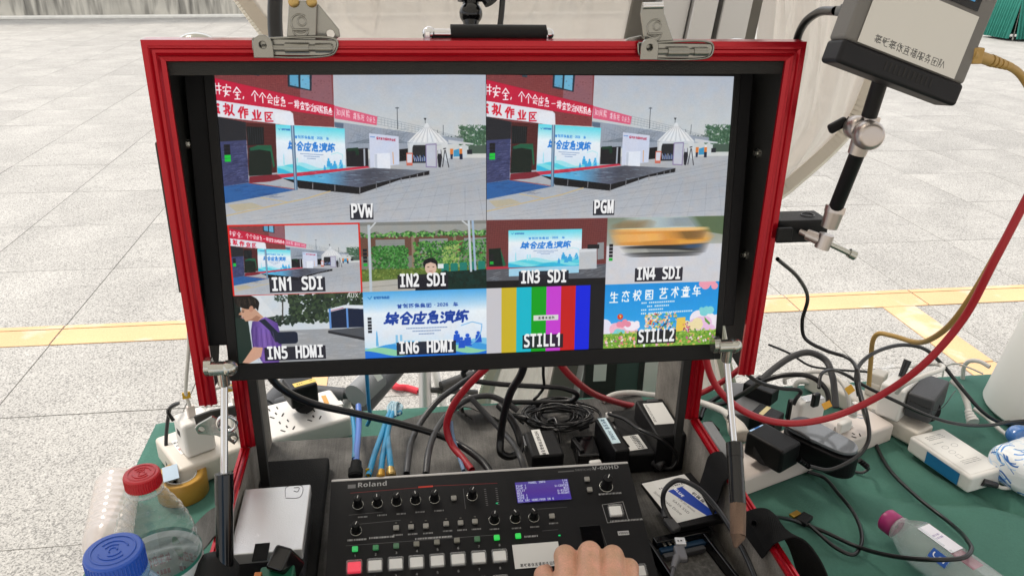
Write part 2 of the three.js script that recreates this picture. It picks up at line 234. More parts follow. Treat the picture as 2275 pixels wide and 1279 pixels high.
{
  const x = cellPVW.getContext('2d');
  const q = (a, b) => { const l = 20 + (b - 50) * 0.0898; return [(a - l) / (2229 - l) * 1024, (b - 52) / 1205 * 576]; };
  const Q = (col, ...n) => { const p = []; for (let i = 0; i < n.length; i += 2) p.push(q(n[i], n[i + 1])); fill(x, col, p); };
  const L = (col, lw, ...n) => { const p = []; for (let i = 0; i < n.length; i += 2) p.push(q(n[i], n[i + 1])); line(x, col, lw, p); };
  x.fillStyle = grad(x, 0, 330, '#b3bac6', '#c3c8cc', '#cfd2d0'); x.fillRect(0, 0, 1024, 576);
  x.fillStyle = grad(x, 300, 576, '#b2b4b8', '#a9adb4', '#b7bac0'); x.fillRect(0, 322, 1024, 260);
  for (let i = 0; i < 1500; i++) { x.fillStyle = rnd() < 0.5 ? 'rgba(90,95,105,0.07)' : 'rgba(225,228,235,0.09)'; x.fillRect(rnd() * 1024, 330 + rnd() * 250, 8 + rnd() * 26, 1.5); }
  for (let i = 0; i < 9; i++) L('rgba(80,85,95,0.35)', 1, 2240, 760 + i * i * 9, 900 - i * 120, 1020 + i * 42);
  for (let i = 0; i < 8; i++) L('rgba(80,85,95,0.3)', 1, 1500 + i * 110, 900 + i * 12, 1250 + i * 160, 1270);
  blobs(x, 130, ...q(2010, 470), 105, 70, 4, 10, ['#3f5f4c', '#46674f', '#38553f']); blobs(x, 700, ...q(1995, 455), 118, 78, 1, 3, ['#3f5f4c', '#587a60', '#2f4a3a', '#6a8a6c', '#4a6a52']); blobs(x, 60, ...q(1900, 545), 60, 24, 2, 5, ['#5b6b64', '#47584f']);
  Q('#4a5c50', 2080, 625, 2230, 620, 2230, 690, 2080, 690);
  Q('#7c3b3d', 0, 40, 960, 40, 972, 470, 0, 420); Q('#8c5e66', 690, 45, 946, 45, 962, 300, 700, 250);
  for (let r = 0; r < 46; r++) L('rgba(190,120,115,0.28)', 1, 10, 40 + r * 9.6, 700, 60 + r * 9.6); for (let r = 0; r < 40; r++) L('rgba(60,20,20,0.22)', 1, 20 + r * 17, 40, 30 + r * 17, 450);
  Q('#22303c', 595, 40, 790, 40, 788, 186, 600, 152); Q('#5fa3c4', 612, 50, 682, 50, 684, 155, 614, 140); Q('#6fb2d2', 698, 50, 772, 50, 774, 176, 700, 160); Q('#31424e', 325, 45, 375, 45, 372, 72, 330, 66);
  Q('#97a0ae', 970, 425, 1050, 435, 1650, 522, 2040, 566, 2035, 600, 1580, 645, 1490, 660, 1060, 645); for (let i = 0; i < 24; i++) L('rgba(120,130,145,0.5)', 1, 1060 + i * 24, 440 + i * 3.4, 1060 + i * 24, 640);
  Q('#5a6a80', 972, 432, 1046, 440, 1046, 480, 976, 470);
  for (const o of [0, 20, 40, 62]) L('#8d949c', 1.3, 1320, 385 + o, 1690, 468 + o * 0.8, 2030, 560 + o * 0.4); for (let i = 0; i < 26; i++) L('#8d949c', 1.1, 1325 + i * 28, 388 + i * 6.9, 1325 + i * 28, 452 + i * 5.4);
  L('#4a5056', 2.4, 1485, 310, 1488, 490); L('#4a5056', 3, 1470, 318, 1500, 318); L('#3e4348', 2, 1716, 400, 1720, 490); Q('#33373b', 1704, 398, 1728, 398, 1718, 420); L('#4a5056', 2, 1868, 455, 1868, 540); L('#4a5056', 1.5, 1818, 495, 1822, 530);
  Q('#1b1b20', 1066, 645, 1245, 640, 1252, 790, 1072, 790); Q('#173425', 1075, 640, 1165, 635, 1175, 690, 1150, 700, 1140, 660, 1080, 665); Q('#aab0ba', 1208, 645, 1222, 644, 1225, 785, 1212, 785); Q('#15161a', 1503, 652, 1575, 645, 1570, 745, 1503, 750);
  // tent
  Q('#c9ccd0', 1910, 575, 2125, 607, 2120, 618, 1912, 605); Q('#26282c', 1612, 596, 1745, 596, 1735, 765, 1610, 765); Q('#dee1e4', 1568, 598, 1640, 525, 1705, 478, 1718, 440, 1740, 440, 1755, 478, 1830, 525, 1908, 598); Q('#cbd0d5', 1568, 598, 1908, 598, 1904, 618, 1572, 618); Q('#d4d8dc', 1572, 598, 1625, 600, 1600, 670, 1575, 680); Q('#cfd4d8', 1850, 600, 1905, 600, 1912, 760, 1880, 740); L('#c2c6ca', 5, 1582, 600, 1578, 770);
  for (let i = 0; i < 12; i++) L(i % 2 ? '#2b55a8' : '#c9d2e6', 2.4, 1620 + i * 9, 700 + (i % 3) * 10, 1630 + i * 8, 752);
  Q('#c96a58', 1560, 680, 1615, 680, 1612, 785, 1562, 785); Q('#d5d5df', 1566, 690, 1608, 690, 1606, 762, 1568, 762);
  Q('#8a7ba0', 1720, 610, 1812, 605, 1814, 805, 1722, 800); Q('#c0c3d0', 1728, 618, 1805, 614, 1806, 796, 1730, 792);
  Q('#23242c', 1822, 660, 1850, 655, 1858, 720, 1846, 805, 1828, 800, 1818, 720); Q('#c8cbd4', 1824, 650, 1846, 650, 1850, 690, 1822, 690); L('#24242a', 3, 1880, 660, 1862, 800); L('#24242a', 3, 1885, 660, 1915, 805); L('#24242a', 4, 1868, 650, 1892, 645);
  Q('#d87a3a', 1925, 650, 1952, 650, 1950, 700, 1926, 700); Q('#2a2f46', 1926, 695, 1950, 695, 1946, 735, 1930, 735); Q('#d87a3a', 2003, 650, 2028, 650, 2028, 695, 2004, 695); Q('#20263c', 2004, 692, 2030, 692, 2030, 738, 2006, 738); Q('#e8e8e8', 2008, 635, 2024, 635, 2024, 650, 2008, 650);
  Q('#3f93c0', 1955, 662, 2000, 650, 2005, 712, 1955, 716); Q('#c9d3da', 2028, 652, 2062, 680, 2066, 715, 2030, 722); Q('#23272e', 2068, 660, 2110, 655, 2112, 695, 2070, 695);
  for (let i = 0; i < 420; i++) { const a = 20 + rnd() * 930, b = 45 + rnd() * 400; if (b < 80 + a * 0.2 || b > 270 + a * 0.13) L(rnd() < 0.5 ? 'rgba(60,18,22,0.35)' : 'rgba(200,130,120,0.22)', 2, a, b, a + 12, b + 0.8); }
  for (let i = 0; i < 60; i++) L('rgba(90,100,115,0.25)', 2, 1070 + rnd() * 560, 470 + rnd() * 130, 1070 + rnd() * 560, 600); for (let i = 0; i < 14; i++) L(i % 2 ? 'rgba(120,128,140,0.45)' : 'rgba(255,255,255,0.5)', 2, 1735 + (i - 7) * 4, 470, 1735 + (i - 7) * 24, 596);
  // backdrop, drawn with its own perspective
  { const [ax, ay] = q(500, 447), [bx, by] = q(1056, 483), [cx, cy] = q(520, 838); x.save(); x.transform((bx - ax) / 400, (by - ay) / 400, (cx - ax) / 200, (cy - ay) / 200, ax, ay); poster(x, 400, 200, false); x.restore(); }
  Q('#cdd4e8', 1254, 520, 1497, 546, 1503, 776, 1264, 800); x.strokeStyle = '#b5405a'; hanRow(x, '临时用电模拟作业区', ...q(1322, 560), 8.4, 7, 9, 1.6, 0.9); L('#5a86c8', 3, ...[1265, 548, 1300, 551]); Q('#e3e8f2', 1296, 686, 1425, 680, 1430, 816, 1300, 814); Q('#c3cad8', 1298, 688, 1320, 688, 1322, 812, 1304, 812); L('#d8a070', 3, 1450, 675, 1455, 770);
  // doorway at the left
  Q('#4a2020', 268, 432, 502, 446, 516, 832, 292, 852); for (let r = 0; r < 30; r++) L('rgba(150,80,75,0.35)', 1, 410, 455 + r * 11, 506, 452 + r * 11); Q('#14171a', 272, 462, 408, 470, 412, 606, 286, 612); for (let r = 0; r < 7; r++) L('#3c4246', 1.2, 285 + r * 18, 470, 292 + r * 18, 600); Q('#17211c', 292, 630, 468, 612, 476, 850, 296, 858); Q('#1f5f43', 300, 634, 360, 612, 470, 612, 498, 780, 485, 795, 462, 660); Q('#205840', 300, 632, 470, 610, 466, 636, 304, 655);
  Q('#c5324a', 300, 868, 1240, 786, 1262, 800, 560, 880); Q('#7a2430', 298, 862, 515, 846, 560, 880, 460, 905, 296, 915);
  // stage
  { const [ax, ay] = q(545, 878), [bx] = q(1750, 830); const g = x.createLinearGradient(ax, ay, bx, ay); g.addColorStop(0, '#4ec7ee'); g.addColorStop(0.3, '#5aa6d4'); g.addColorStop(0.46, '#5c6478'); g.addColorStop(0.6, '#4a4c58'); g.addColorStop(1, '#7c828c'); x.fillStyle = g; Q(g, 545, 878, 1300, 803, 1752, 828, 1180, 962); }
  for (let i = 0; i < 130; i++) { const a = 640 + rnd() * 900, b = 830 + rnd() * 100; if (b < 962 - Math.abs(a - 1180) * 0.23) L(rnd() < 0.5 ? 'rgba(190,225,245,0.3)' : 'rgba(25,30,42,0.35)', 1.4, a, b, a + 20 + rnd() * 45, b + 3); }
  Q('#141418', 560, 880, 1180, 962, 1178, 1018, 690, 962, 660, 920); Q('#17171b', 1180, 962, 1755, 828, 1755, 862, 1500, 905, 1180, 1015); for (const [a, b, c] of [[800, 920, 968], [978, 940, 988], [1180, 962, 1020], [1315, 935, 982], [1425, 910, 952], [1518, 890, 925], [1590, 872, 905], [1652, 858, 885], [1706, 845, 868], [1753, 832, 862]]) L('#8c8c90', 3, a, b, a, c);
  // arch, panel and mat
  Q('#24252b', 45, 385, 268, 430, 275, 575, 62, 585); Q('#3d4269', 62, 582, 273, 570, 294, 912, 98, 940); for (let i = 0; i < 220; i++) { const a = 80 + rnd() * 195, b = 600 + rnd() * 310; L(rnd() < 0.5 ? 'rgba(150,150,200,0.22)' : 'rgba(20,22,45,0.35)', 2, a, b, a + 12 + rnd() * 24, b - 5); }
  Q('#2f609e', 96, 940, 292, 914, 662, 976, 112, 1078); for (let i = 0; i < 40; i++) { const a = 120 + rnd() * 400, b = 930 + rnd() * 110; L('rgba(20,40,90,0.25)', 2, a, b, a + 60, b - 8); }
  L('#9a4a4a', 3, 296, 914, 660, 970); Q('#e2e4ec', 38, 250, 618, 344, 640, 362, 652, 458, 498, 440, 46, 386); Q('#e8ebf2', 498, 360, 620, 346, 650, 460, 500, 442);
  Q('#54708e', 622, 455, 650, 455, 681, 975, 655, 978); Q('#a8c0d4', 630, 455, 640, 455, 668, 975, 662, 975);
  L('#c9b283', 4, 120, 1180, 760, 1045, 940, 990); L('#c9b283', 3, 390, 1035, 600, 1075); Q('rgba(190,170,120,0.5)', 130, 1090, 320, 1075, 410, 1110, 200, 1150);
  Q('#c3203f', 18, 88, 972, 296, 968, 390, 24, 258); Q('#d9607e', 972, 300, 1322, 386, 1316, 456, 976, 402); L('#b01838', 2, 20, 92, 970, 298);
  x.strokeStyle = '#fff'; [['讲', 40, 165, 84], ['安', 115, 184, 84], ['全', 195, 204, 82], ['个', 335, 226, 74], ['个', 396, 240, 72], ['会', 454, 248, 70], ['应', 510, 260, 66], ['急', 562, 270, 64], ['一', 618, 278, 56], ['排', 670, 290, 58], ['查', 713, 299, 56], ['整', 755, 307, 54], ['治', 797, 316, 53], ['风', 833, 323, 52], ['险', 869, 330, 51], ['隐', 905, 337, 50], ['患', 940, 344, 49]].forEach(([c, a, b, s], i) => han(x, c, ...q(a, b), s * (i < 5 ? 0.36 : 0.31), s * 0.52, s * 0.05)); L('#fff', 4, 250, 232, 246, 248);
  x.strokeStyle = '#f5cdd8'; hanRow(x, '知风险', ...q(1005, 350), 18, 14, 26, 2.2, 3.4); hanRow(x, '能防控', ...q(1140, 382), 14.5, 11, 23, 2, 2.8); hanRow(x, '会应急', ...q(1242, 405), 12.5, 9, 20, 1.8, 2.2);
  x.strokeStyle = '#cf1f38'; [['模', 28, 322, 70], ['拟', 134, 330, 84], ['作', 246, 354, 80], ['业', 350, 368, 76], ['区', 446, 384, 72]].forEach(([c, a, b, s]) => han(x, c, ...q(a, b), s * 0.42, s * 0.5, s * 0.075));
  for (let i = 0; i < 5; i++) Q(i > 2 ? '#19c23c' : '#17171c', 96 + i * 2, 605 + i * 28, 144 + i * 2, 603 + i * 28, 146 + i * 2, 629 + i * 28, 98 + i * 2, 631 + i * 28);
}
const tScreen = ctex(2048, 1152, (x) => {
  x.fillStyle = '#0c0c0e'; x.fillRect(0, 0, 2048, 1152);
  x.drawImage(cellPVW, 0, 0, 1024, 576); x.drawImage(cellPVW, 1026, 0, 1022, 576);
  x.drawImage(cellPVW, 4, 580, 504, 284); x.strokeStyle = '#d8261f'; x.lineWidth = 6; x.strokeRect(3, 579, 506, 286);
  const cell = (cx, cy, f) => { x.save(); x.beginPath(); x.rect(cx, cy, 512, 288); x.clip(); x.translate(cx, cy); f(); x.restore(); };
  const meter = (px, py, n, on) => { for (let i = 0; i < n; i++) { x.fillStyle = i >= n - on ? '#1fa838' : '#1c1c20'; x.fillRect(px, py + i * 15, 16, 12); } };
  cell(512, 576, () => { // IN2: garden under an awning
    x.fillStyle = '#7c7d72'; x.fillRect(0, 0, 512, 288); x.fillStyle = '#6b4a3c'; x.fillRect(0, 60, 512, 80); x.fillStyle = '#8b8f8c'; for (const a of [60, 235, 420]) { x.fillRect(a, 72, 118, 60); } for (let r = 0; r < 7; r++) line(x, 'rgba(60,60,60,0.35)', 1, [[0, 72 + r * 9], [512, 70 + r * 9]]);
    for (const a of [205, 375]) { x.fillStyle = '#8d7a66'; x.fillRect(a, 58, 12, 130); }
    blobs(x, 260, 0, 42, 512, 20, 3, 8, ['#3f7d36', '#5b9a48', '#2c5a2a', '#86b86a']);
    blobs(x, 700, 45, 100, 145, 100, 3, 7, ['#2f6a2c', '#3f8038', '#275524', '#56994a']); blobs(x, 600, 215, 85, 180, 110, 3, 8, ['#4a8a3c', '#2f6330', '#6ea552', '#2a5528']); blobs(x, 160, 330, 100, 70, 90, 3, 6, ['#8aa95a', '#a3bb66', '#5f8a44']); blobs(x, 320, 400, 80, 112, 120, 3, 7, ['#3f7d38', '#2b5a2a', '#5f9a4c']);
    x.fillStyle = '#5c7030'; x.fillRect(0, 195, 512, 50); blobs(x, 220, 0, 192, 512, 40, 3, 7, ['#67803a', '#4b6428', '#7d8f44']);
    x.fillStyle = '#b3b0a8'; fill(x, '#b3b0a8', [[0, 245], [250, 232], [250, 288], [0, 288]]); line(x, '#85827c', 2, [[0, 270], [250, 255]]);
    for (let i = 0; i < 5; i++) { x.fillStyle = '#1f7a6c'; x.beginPath(); x.roundRect(325 + i * 38, 178 - i * 2, 30, 50, 6); x.fill(); }
    fill(x, '#0f2a22', [[320, 212], [512, 205], [512, 288], [330, 288]]); blobs(x, 60, 330, 214, 180, 60, 6, 12, ['#10302a', '#0c231d']);
    x.fillStyle = '#16141a'; x.beginPath(); x.ellipse(280, 178, 30, 26, 0, 0, 7); x.fill(); x.fillStyle = '#d8b8a6'; x.beginPath(); x.ellipse(281, 194, 24, 29, 0, 0, 7); x.fill(); fill(x, '#16141a', [[253, 180], [262, 160], [300, 160], [308, 180], [281, 170]]); for (const a of [271, 292]) { x.fillStyle = '#3a2a26'; x.fillRect(a - 4, 189, 8, 2.5); } x.fillStyle = '#b47c72'; x.fillRect(274, 207, 14, 3); x.fillStyle = '#dfe8ea'; x.fillRect(310, 178, 24, 20);
    fill(x, '#17151a', [[225, 235], [340, 235], [350, 288], [215, 288]]);
    x.fillStyle = '#9b9c98'; x.beginPath(); x.moveTo(0, 0); x.lineTo(512, 0); x.lineTo(512, 36); for (let i = 16; i >= 0; i--) x.lineTo(i * 32, 38 + (i % 2) * 12 - i * 0.4); x.fill(); x.fillStyle = '#7f807c'; x.fillRect(0, 0, 512, 14);
    line(x, '#bac4cc', 11, [[36, 10], [34, 288]]); line(x, '#c4ccd2', 9, [[440, 0], [448, 215]]); line(x, '#9fb4cc', 9, [[456, 0], [466, 210]]); line(x, '#c9cdd0', 6, [[36, 30], [64, 0]]); line(x, '#c9cdd0', 6, [[440, 22], [412, 0]]); meter(8, 108, 5, 1);
  });
  cell(1024, 576, () => { // IN3: the stage head on
    x.fillStyle = '#6a3433'; x.fillRect(0, 0, 512, 288); for (let r = 0; r < 40; r++) line(x, 'rgba(180,110,105,0.35)', 1.4, [[0, r * 8], [512, r * 8 - 18]]); for (let r = 0; r < 60; r++) line(x, 'rgba(40,15,15,0.3)', 1.2, [[r * 10, 0], [r * 10 - 20, 220]]);
    fill(x, '#142019', [[10, 120], [60, 118], [70, 205], [12, 210]]); fill(x, '#1d5f40', [[58, 118], [82, 190], [70, 200]]); x.fillStyle = '#b23144'; x.fillRect(0, 196, 512, 14);
    fill(x, '#595b62', [[0, 208], [512, 196], [512, 258], [0, 262]]); fill(x, '#9fd0e8', [[95, 206], [395, 200], [395, 232], [95, 240]]); for (let i = 0; i < 60; i++) { const a = rnd() * 500, b = 212 + rnd() * 45; line(x, 'rgba(210,220,230,0.35)', 1.4, [[a, b], [a + 30, b - 8]]); } x.fillStyle = '#121215'; x.fillRect(0, 258, 512, 30);
    x.save(); x.translate(92, 44); poster(x, 312, 158, false); x.restore();
    fill(x, '#bfc2c6', [[395, 130], [470, 128], [472, 216], [395, 218]]); fill(x, '#d4d6d9', [[395, 130], [470, 128], [468, 142], [396, 144]]); fill(x, '#8c8f92', [[472, 105], [500, 103], [502, 175], [474, 178]]); x.fillStyle = '#1f1f22'; x.fillRect(430, 112, 50, 18); meter(14, 144, 3, 1);
  });
  cell(1536, 576, () => { // IN4: a taxi gone by, smeared by the camera
    x.fillStyle = grad(x, 0, 288, '#7d8a7a', '#a0a49a', '#c8cacc', '#d2d2d6'); x.fillRect(0, 0, 512, 288); fill(x, '#5c6e50', [[350, 0], [512, 0], [512, 80], [400, 60]]); x.fillStyle = '#cfcfd4'; x.fillRect(0, 120, 512, 170);
    for (let k = -16; k <= 16; k++) { x.globalAlpha = 0.085; const o = k * 3.6; fill(x, '#b7c6c4', [[130 + o, 0], [330 + o, 0], [365 + o, 46], [110 + o, 44]]); fill(x, '#6a7f84', [[235 + o, 4], [320 + o, 4], [350 + o, 42], [240 + o, 40]]); fill(x, '#8a6a4a', [[70 + o, 30], [130 + o, 8], [160 + o, 20], [150 + o, 44], [70 + o, 46]]); fill(x, '#e2a24a', [[60 + o, 50], [390 + o, 46], [425 + o, 88], [400 + o, 116], [300 + o, 124], [80 + o, 118]]); fill(x, '#f6e2b8', [[90 + o, 46], [395 + o, 46], [400 + o, 58], [90 + o, 60]]); fill(x, '#f0c27c', [[70 + o, 74], [190 + o, 70], [200 + o, 100], [90 + o, 108]]); fill(x, '#b9762c', [[100 + o, 104], [260 + o, 98], [270 + o, 122], [110 + o, 120]]); fill(x, '#232323', [[270 + o, 64], [385 + o, 62], [372 + o, 100], [300 + o, 102]]); fill(x, '#e9a040', [[262 + o, 96], [410 + o, 92], [402 + o, 108], [268 + o, 112]]); fill(x, '#26262a', [[110 + o, 124], [400 + o, 116], [385 + o, 158], [140 + o, 158]]); fill(x, '#3f6fb0', [[300 + o, 122], [370 + o, 120], [368 + o, 136], [302 + o, 138]]); fill(x, '#e4e4e0', [[110 + o, 134], [260 + o, 142], [380 + o, 154], [120 + o, 152]]); fill(x, '#55565a', [[120 + o, 158], [380 + o, 156], [360 + o, 172], [160 + o, 172]]); }
    x.globalAlpha = 1; meter(12, 112, 5, 1);
  });
  cell(0, 864, () => { // IN5: a person passing with a bag
    x.fillStyle = '#cfd6dc'; x.fillRect(0, 0, 512, 288); blobs(x, 900, 215, 0, 300, 120, 4, 12, ['#26342a', '#1c2a20', '#33452f', '#3f5038']); blobs(x, 200, 110, 90, 120, 40, 3, 8, ['#2b3a30', '#3b4a3c', '#1f2c24']); blobs(x, 60, 160, 0, 50, 30, 2, 5, ['#45564a', '#33443a']); line(x, '#3b3a34', 5, [[192, 20], [186, 110]]);
    fill(x, '#d9dde0', [[70, 20], [100, 0], [160, 90], [80, 100]]); x.fillStyle = '#9b9da0'; x.fillRect(120, 152, 400, 140); for (let i = 0; i < 120; i++) { x.fillStyle = 'rgba(220,222,226,0.2)'; x.fillRect(140 + rnd() * 370, 160 + rnd() * 120, 30, 2); }
    fill(x, '#14203a', [[372, 72], [512, 60], [512, 150], [375, 150]]); fill(x, '#dfe3ea', [[368, 68], [440, 52], [512, 56], [512, 72], [440, 66], [370, 82]]); x.strokeStyle = '#b0607a'; x.lineWidth = 3; x.beginPath(); x.moveTo(378, 76); x.lineTo(432, 64); x.stroke(); for (const a of [372, 442]) { x.fillStyle = '#5f8fd0'; x.fillRect(a, 66, 8, 86); } fill(x, '#4f5258', [[365, 158], [512, 150], [512, 200], [380, 168]]); fill(x, '#2a2b30', [[365, 160], [512, 196], [512, 208], [365, 170]]);
    fill(x, '#16201c', [[0, 0], [20, 0], [40, 288], [0, 288]]); fill(x, '#20302a', [[0, 90], [50, 100], [60, 270], [0, 288]]);
    { const g = x.createLinearGradient(55, 0, 180, 0); g.addColorStop(0, '#4a3474'); g.addColorStop(0.4, '#7d5cae'); g.addColorStop(1, '#553b85'); x.fillStyle = g; } fill(x, x.fillStyle, [[66, 110], [120, 92], [165, 120], [178, 200], [160, 288], [95, 288], [60, 220], [58, 150]]); fill(x, '#1e2436', [[92, 106], [116, 100], [166, 160], [190, 165], [192, 200], [150, 200], [132, 150]]); x.fillStyle = '#1b2336'; x.beginPath(); x.roundRect(160, 158, 82, 52, 14); x.fill();
    for (let i = 0; i < 9; i++) line(x, i % 2 ? 'rgba(60,40,100,0.5)' : 'rgba(160,130,200,0.35)', 3, [[72 + i * 9, 130 + i * 3], [66 + i * 11, 200 + i * 5], [80 + i * 10, 280]]);
    fill(x, '#c79a80', [[28, 52], [70, 42], [98, 78], [112, 92], [88, 110], [60, 106], [40, 108], [24, 80]]); x.fillStyle = '#1c1714'; x.beginPath(); x.ellipse(50, 26, 50, 30, 0.25, 0, 7); x.fill(); for (let i = 0; i < 70; i++) { const a = (rnd() - 0.5) * 80; line(x, rnd() < 0.4 ? 'rgba(90,75,65,0.5)' : '#15110f', 2, [[50 + a, 8 + rnd() * 14], [50 + a * 1.1, 30 + rnd() * 18 + Math.max(0, a) * 0.3]]); } fill(x, 'rgba(120,75,60,0.45)', [[40, 106], [60, 104], [88, 110], [100, 92], [84, 84], [66, 98]]); fill(x, '#b9866c', [[24, 66], [14, 78], [22, 82], [26, 80]]); x.fillStyle = '#3a2822'; x.fillRect(27, 60, 12, 3); x.fillRect(30, 66, 7, 3); fill(x, '#9a5a50', [[20, 90], [36, 90], [34, 94], [22, 94]]); fill(x, '#1c1714', [[70, 30], [98, 40], [92, 66], [78, 44]]); x.fillStyle = '#b98872'; x.beginPath(); x.ellipse(66, 56, 9, 13, 0.2, 0, 7); x.fill();
    fill(x, '#cf9f86', [[62, 218], [100, 222], [90, 262], [40, 288], [14, 284]]); x.font = '26px monospace'; x.fillStyle = '#f0f0f0'; x.fillText('AUX', 448, 22); x.fillRect(460, -2, 30, 4);
  });
  cell(512, 864, () => { poster(x, 512, 288, true); for (let i = 0; i < 5; i++) { x.fillStyle = '#20242c'; x.fillRect(16, 110 + i * 14, 16, 11); } });
  cell(1024, 864, () => { ['#c9c7cc', '#cbb32a', '#12b8cc', '#0da01c', '#c83fd0', '#c41c1c', '#0c22dc', '#17171a'].forEach((c, i) => { x.fillStyle = c; x.fillRect(i * 64, 0, 65, 288); }); x.fillStyle = '#d9dad8'; x.fillRect(202, 126, 108, 24); x.strokeStyle = '#333'; hanRow(x, '直播用团队', 228, 138, 15, 10, 10, 1.4); });
  cell(1536, 864, () => { // STILL2: meadow poster
    x.fillStyle = grad(x, 0, 288, '#1d8fdc', '#2a9fe6', '#6fbdf0'); x.fillRect(0, 0, 512, 288);
    const cloud = (a, b, r, c) => { x.fillStyle = c; for (let i = 0; i < 9; i++) { x.beginPath(); x.arc(a + (rnd() - 0.5) * r * 2.6, b + (rnd() - 0.3) * r, r * (0.5 + rnd() * 0.4), 0, 7); x.fill(); } };
    cloud(20, 190, 46, '#e9e4f4'); cloud(90, 205, 34, '#f0b8cc'); cloud(60, 222, 22, '#7fd0d8'); cloud(120, 180, 24, '#f6eef6'); cloud(470, 170, 44, '#f1e9f2'); cloud(440, 200, 38, '#e8c0e4'); cloud(400, 190, 28, '#f0e0b0'); cloud(455, 130, 20, '#7fd4dc'); cloud(470, 2, 28, '#ef9fb4'); cloud(90, 175, 16, '#ea8fa6');
    x.fillStyle = '#d8452c'; x.beginPath(); x.arc(72, 146, 13, 0, 7); x.fill(); fill(x, '#f0c060', [[66, 138], [78, 140], [74, 154]]); fill(x, '#5a9a3a', [[455, 160], [485, 190], [480, 198], [460, 180]]);
    x.fillStyle = '#78a83c'; x.fillRect(0, 222, 512, 70); blobs(x, 500, 0, 215, 512, 80, 2, 7, ['#6a9c34', '#8fba48', '#587f2c', '#a9c85a', '#d8c46a']); blobs(x, 60, 10, 238, 490, 44, 3, 9, ['#f0b4c0', '#f2d9e0', '#e89a6a', '#f4f0e4', '#c86a8a']);
    line(x, '#4a3a58', 6, [[262, 245], [258, 205], [240, 175]]); line(x, '#4a3a58', 4, [[258, 205], [290, 180]]); blobs(x, 170, 186, 138, 140, 74, 3, 8, ['#e8d8c0', '#d84a3a', '#f0c050', '#3a9aa0', '#f4b0a0', '#4a4a66', '#8fc46a', '#f6e6d0']); fill(x, '#ecc95a', [[330, 160], [368, 158], [372, 220], [326, 224]]); blobs(x, 20, 360, 185, 30, 45, 2, 6, ['#c84a7a', '#e8b0c8', '#7a3a5a']);
    x.strokeStyle = '#fff'; hanRow(x, '生态校园', 40, 58, 52, 34, 44, 5.2, -3); hanRow(x, '艺术童年', 262, 46, 50, 36, 46, 5.2, -2);
    x.fillStyle = 'rgba(255,255,255,0.85)'; for (let r = 0; r < 4; r++) for (let i = 0; i < [18, 12, 12, 28][r]; i++) if (i !== 3) x.fillRect(165 + i * 8.4 + (r === 1 ? 26 : 0), 84 + r * 16 - i * 0.2, 6, 7);
  });
  // what a camera and a panel make of it: soft edges, grain, mottled surfaces
  { const W = 2048, H = 1152, half = document.createElement('canvas'); half.width = W * 0.55; half.height = H * 0.55; const hx = half.getContext('2d'); hx.imageSmoothingEnabled = true; hx.imageSmoothingQuality = 'high'; hx.drawImage(x.canvas, 0, 0, half.width, half.height); x.imageSmoothingEnabled = true; x.imageSmoothingQuality = 'high'; x.drawImage(half, 0, 0, W, H);
    const im = x.getImageData(0, 0, W, H), d = im.data; for (let j = 0; j < H; j++) for (let i = 0; i < W; i++) { const o = (j * W + i) * 4, flat = j > 864 && i > 1024 && i < 1536 ? 0.25 : 1, k = 1 + flat * (0.03 * (fbm(i / W, j / W, 60, 71, 4) - 0.5) + 0.025 * (vnoise(i / 5, j / 5, 900, 73) - 0.5) + 0.035 * (hash(i, j, 75) - 0.5)), t = 0.03 * flat * (vnoise(i / 26, j / 26, 900, 77) - 0.5); d[o] = Math.min(255, d[o] * (k + t)); d[o + 1] = Math.min(255, d[o + 1] * k); d[o + 2] = Math.min(255, d[o + 2] * (k - t)); } x.putImageData(im, 0, 0); }
  // captions
  const cap = (t, cx, cy, w, h) => { x.fillStyle = 'rgba(28,28,38,0.9)'; x.fillRect(cx - w / 2, cy - h / 2, w, h); x.save(); x.translate(cx, cy + h * 0.34); x.font = '100px monospace'; const tw = x.measureText(t).width; x.scale(w * 0.94 / tw, h * 0.92 / 75); x.fillStyle = x.strokeStyle = '#f4f4f4'; x.lineWidth = 7; x.lineJoin = 'round'; x.textAlign = 'center'; x.fillText(t, 0, 0); x.strokeText(t, 0, 0); x.restore(); };
  cap('PVW', 522, 534, 92, 60); cap('PGM', 1518, 534, 92, 60); cap('IN1 SDI', 254, 826, 220, 60); cap('IN2 SDI', 760, 826, 208, 60); cap('IN3 SDI', 1268, 826, 214, 60); cap('IN4 SDI', 1772, 826, 214, 60); cap('IN5 HDMI', 228, 1116, 246, 58); cap('IN6 HDMI', 768, 1116, 250, 58); cap('STILL1', 1268, 1108, 178, 62); cap('STILL2', 1776, 1108, 178, 62);
});

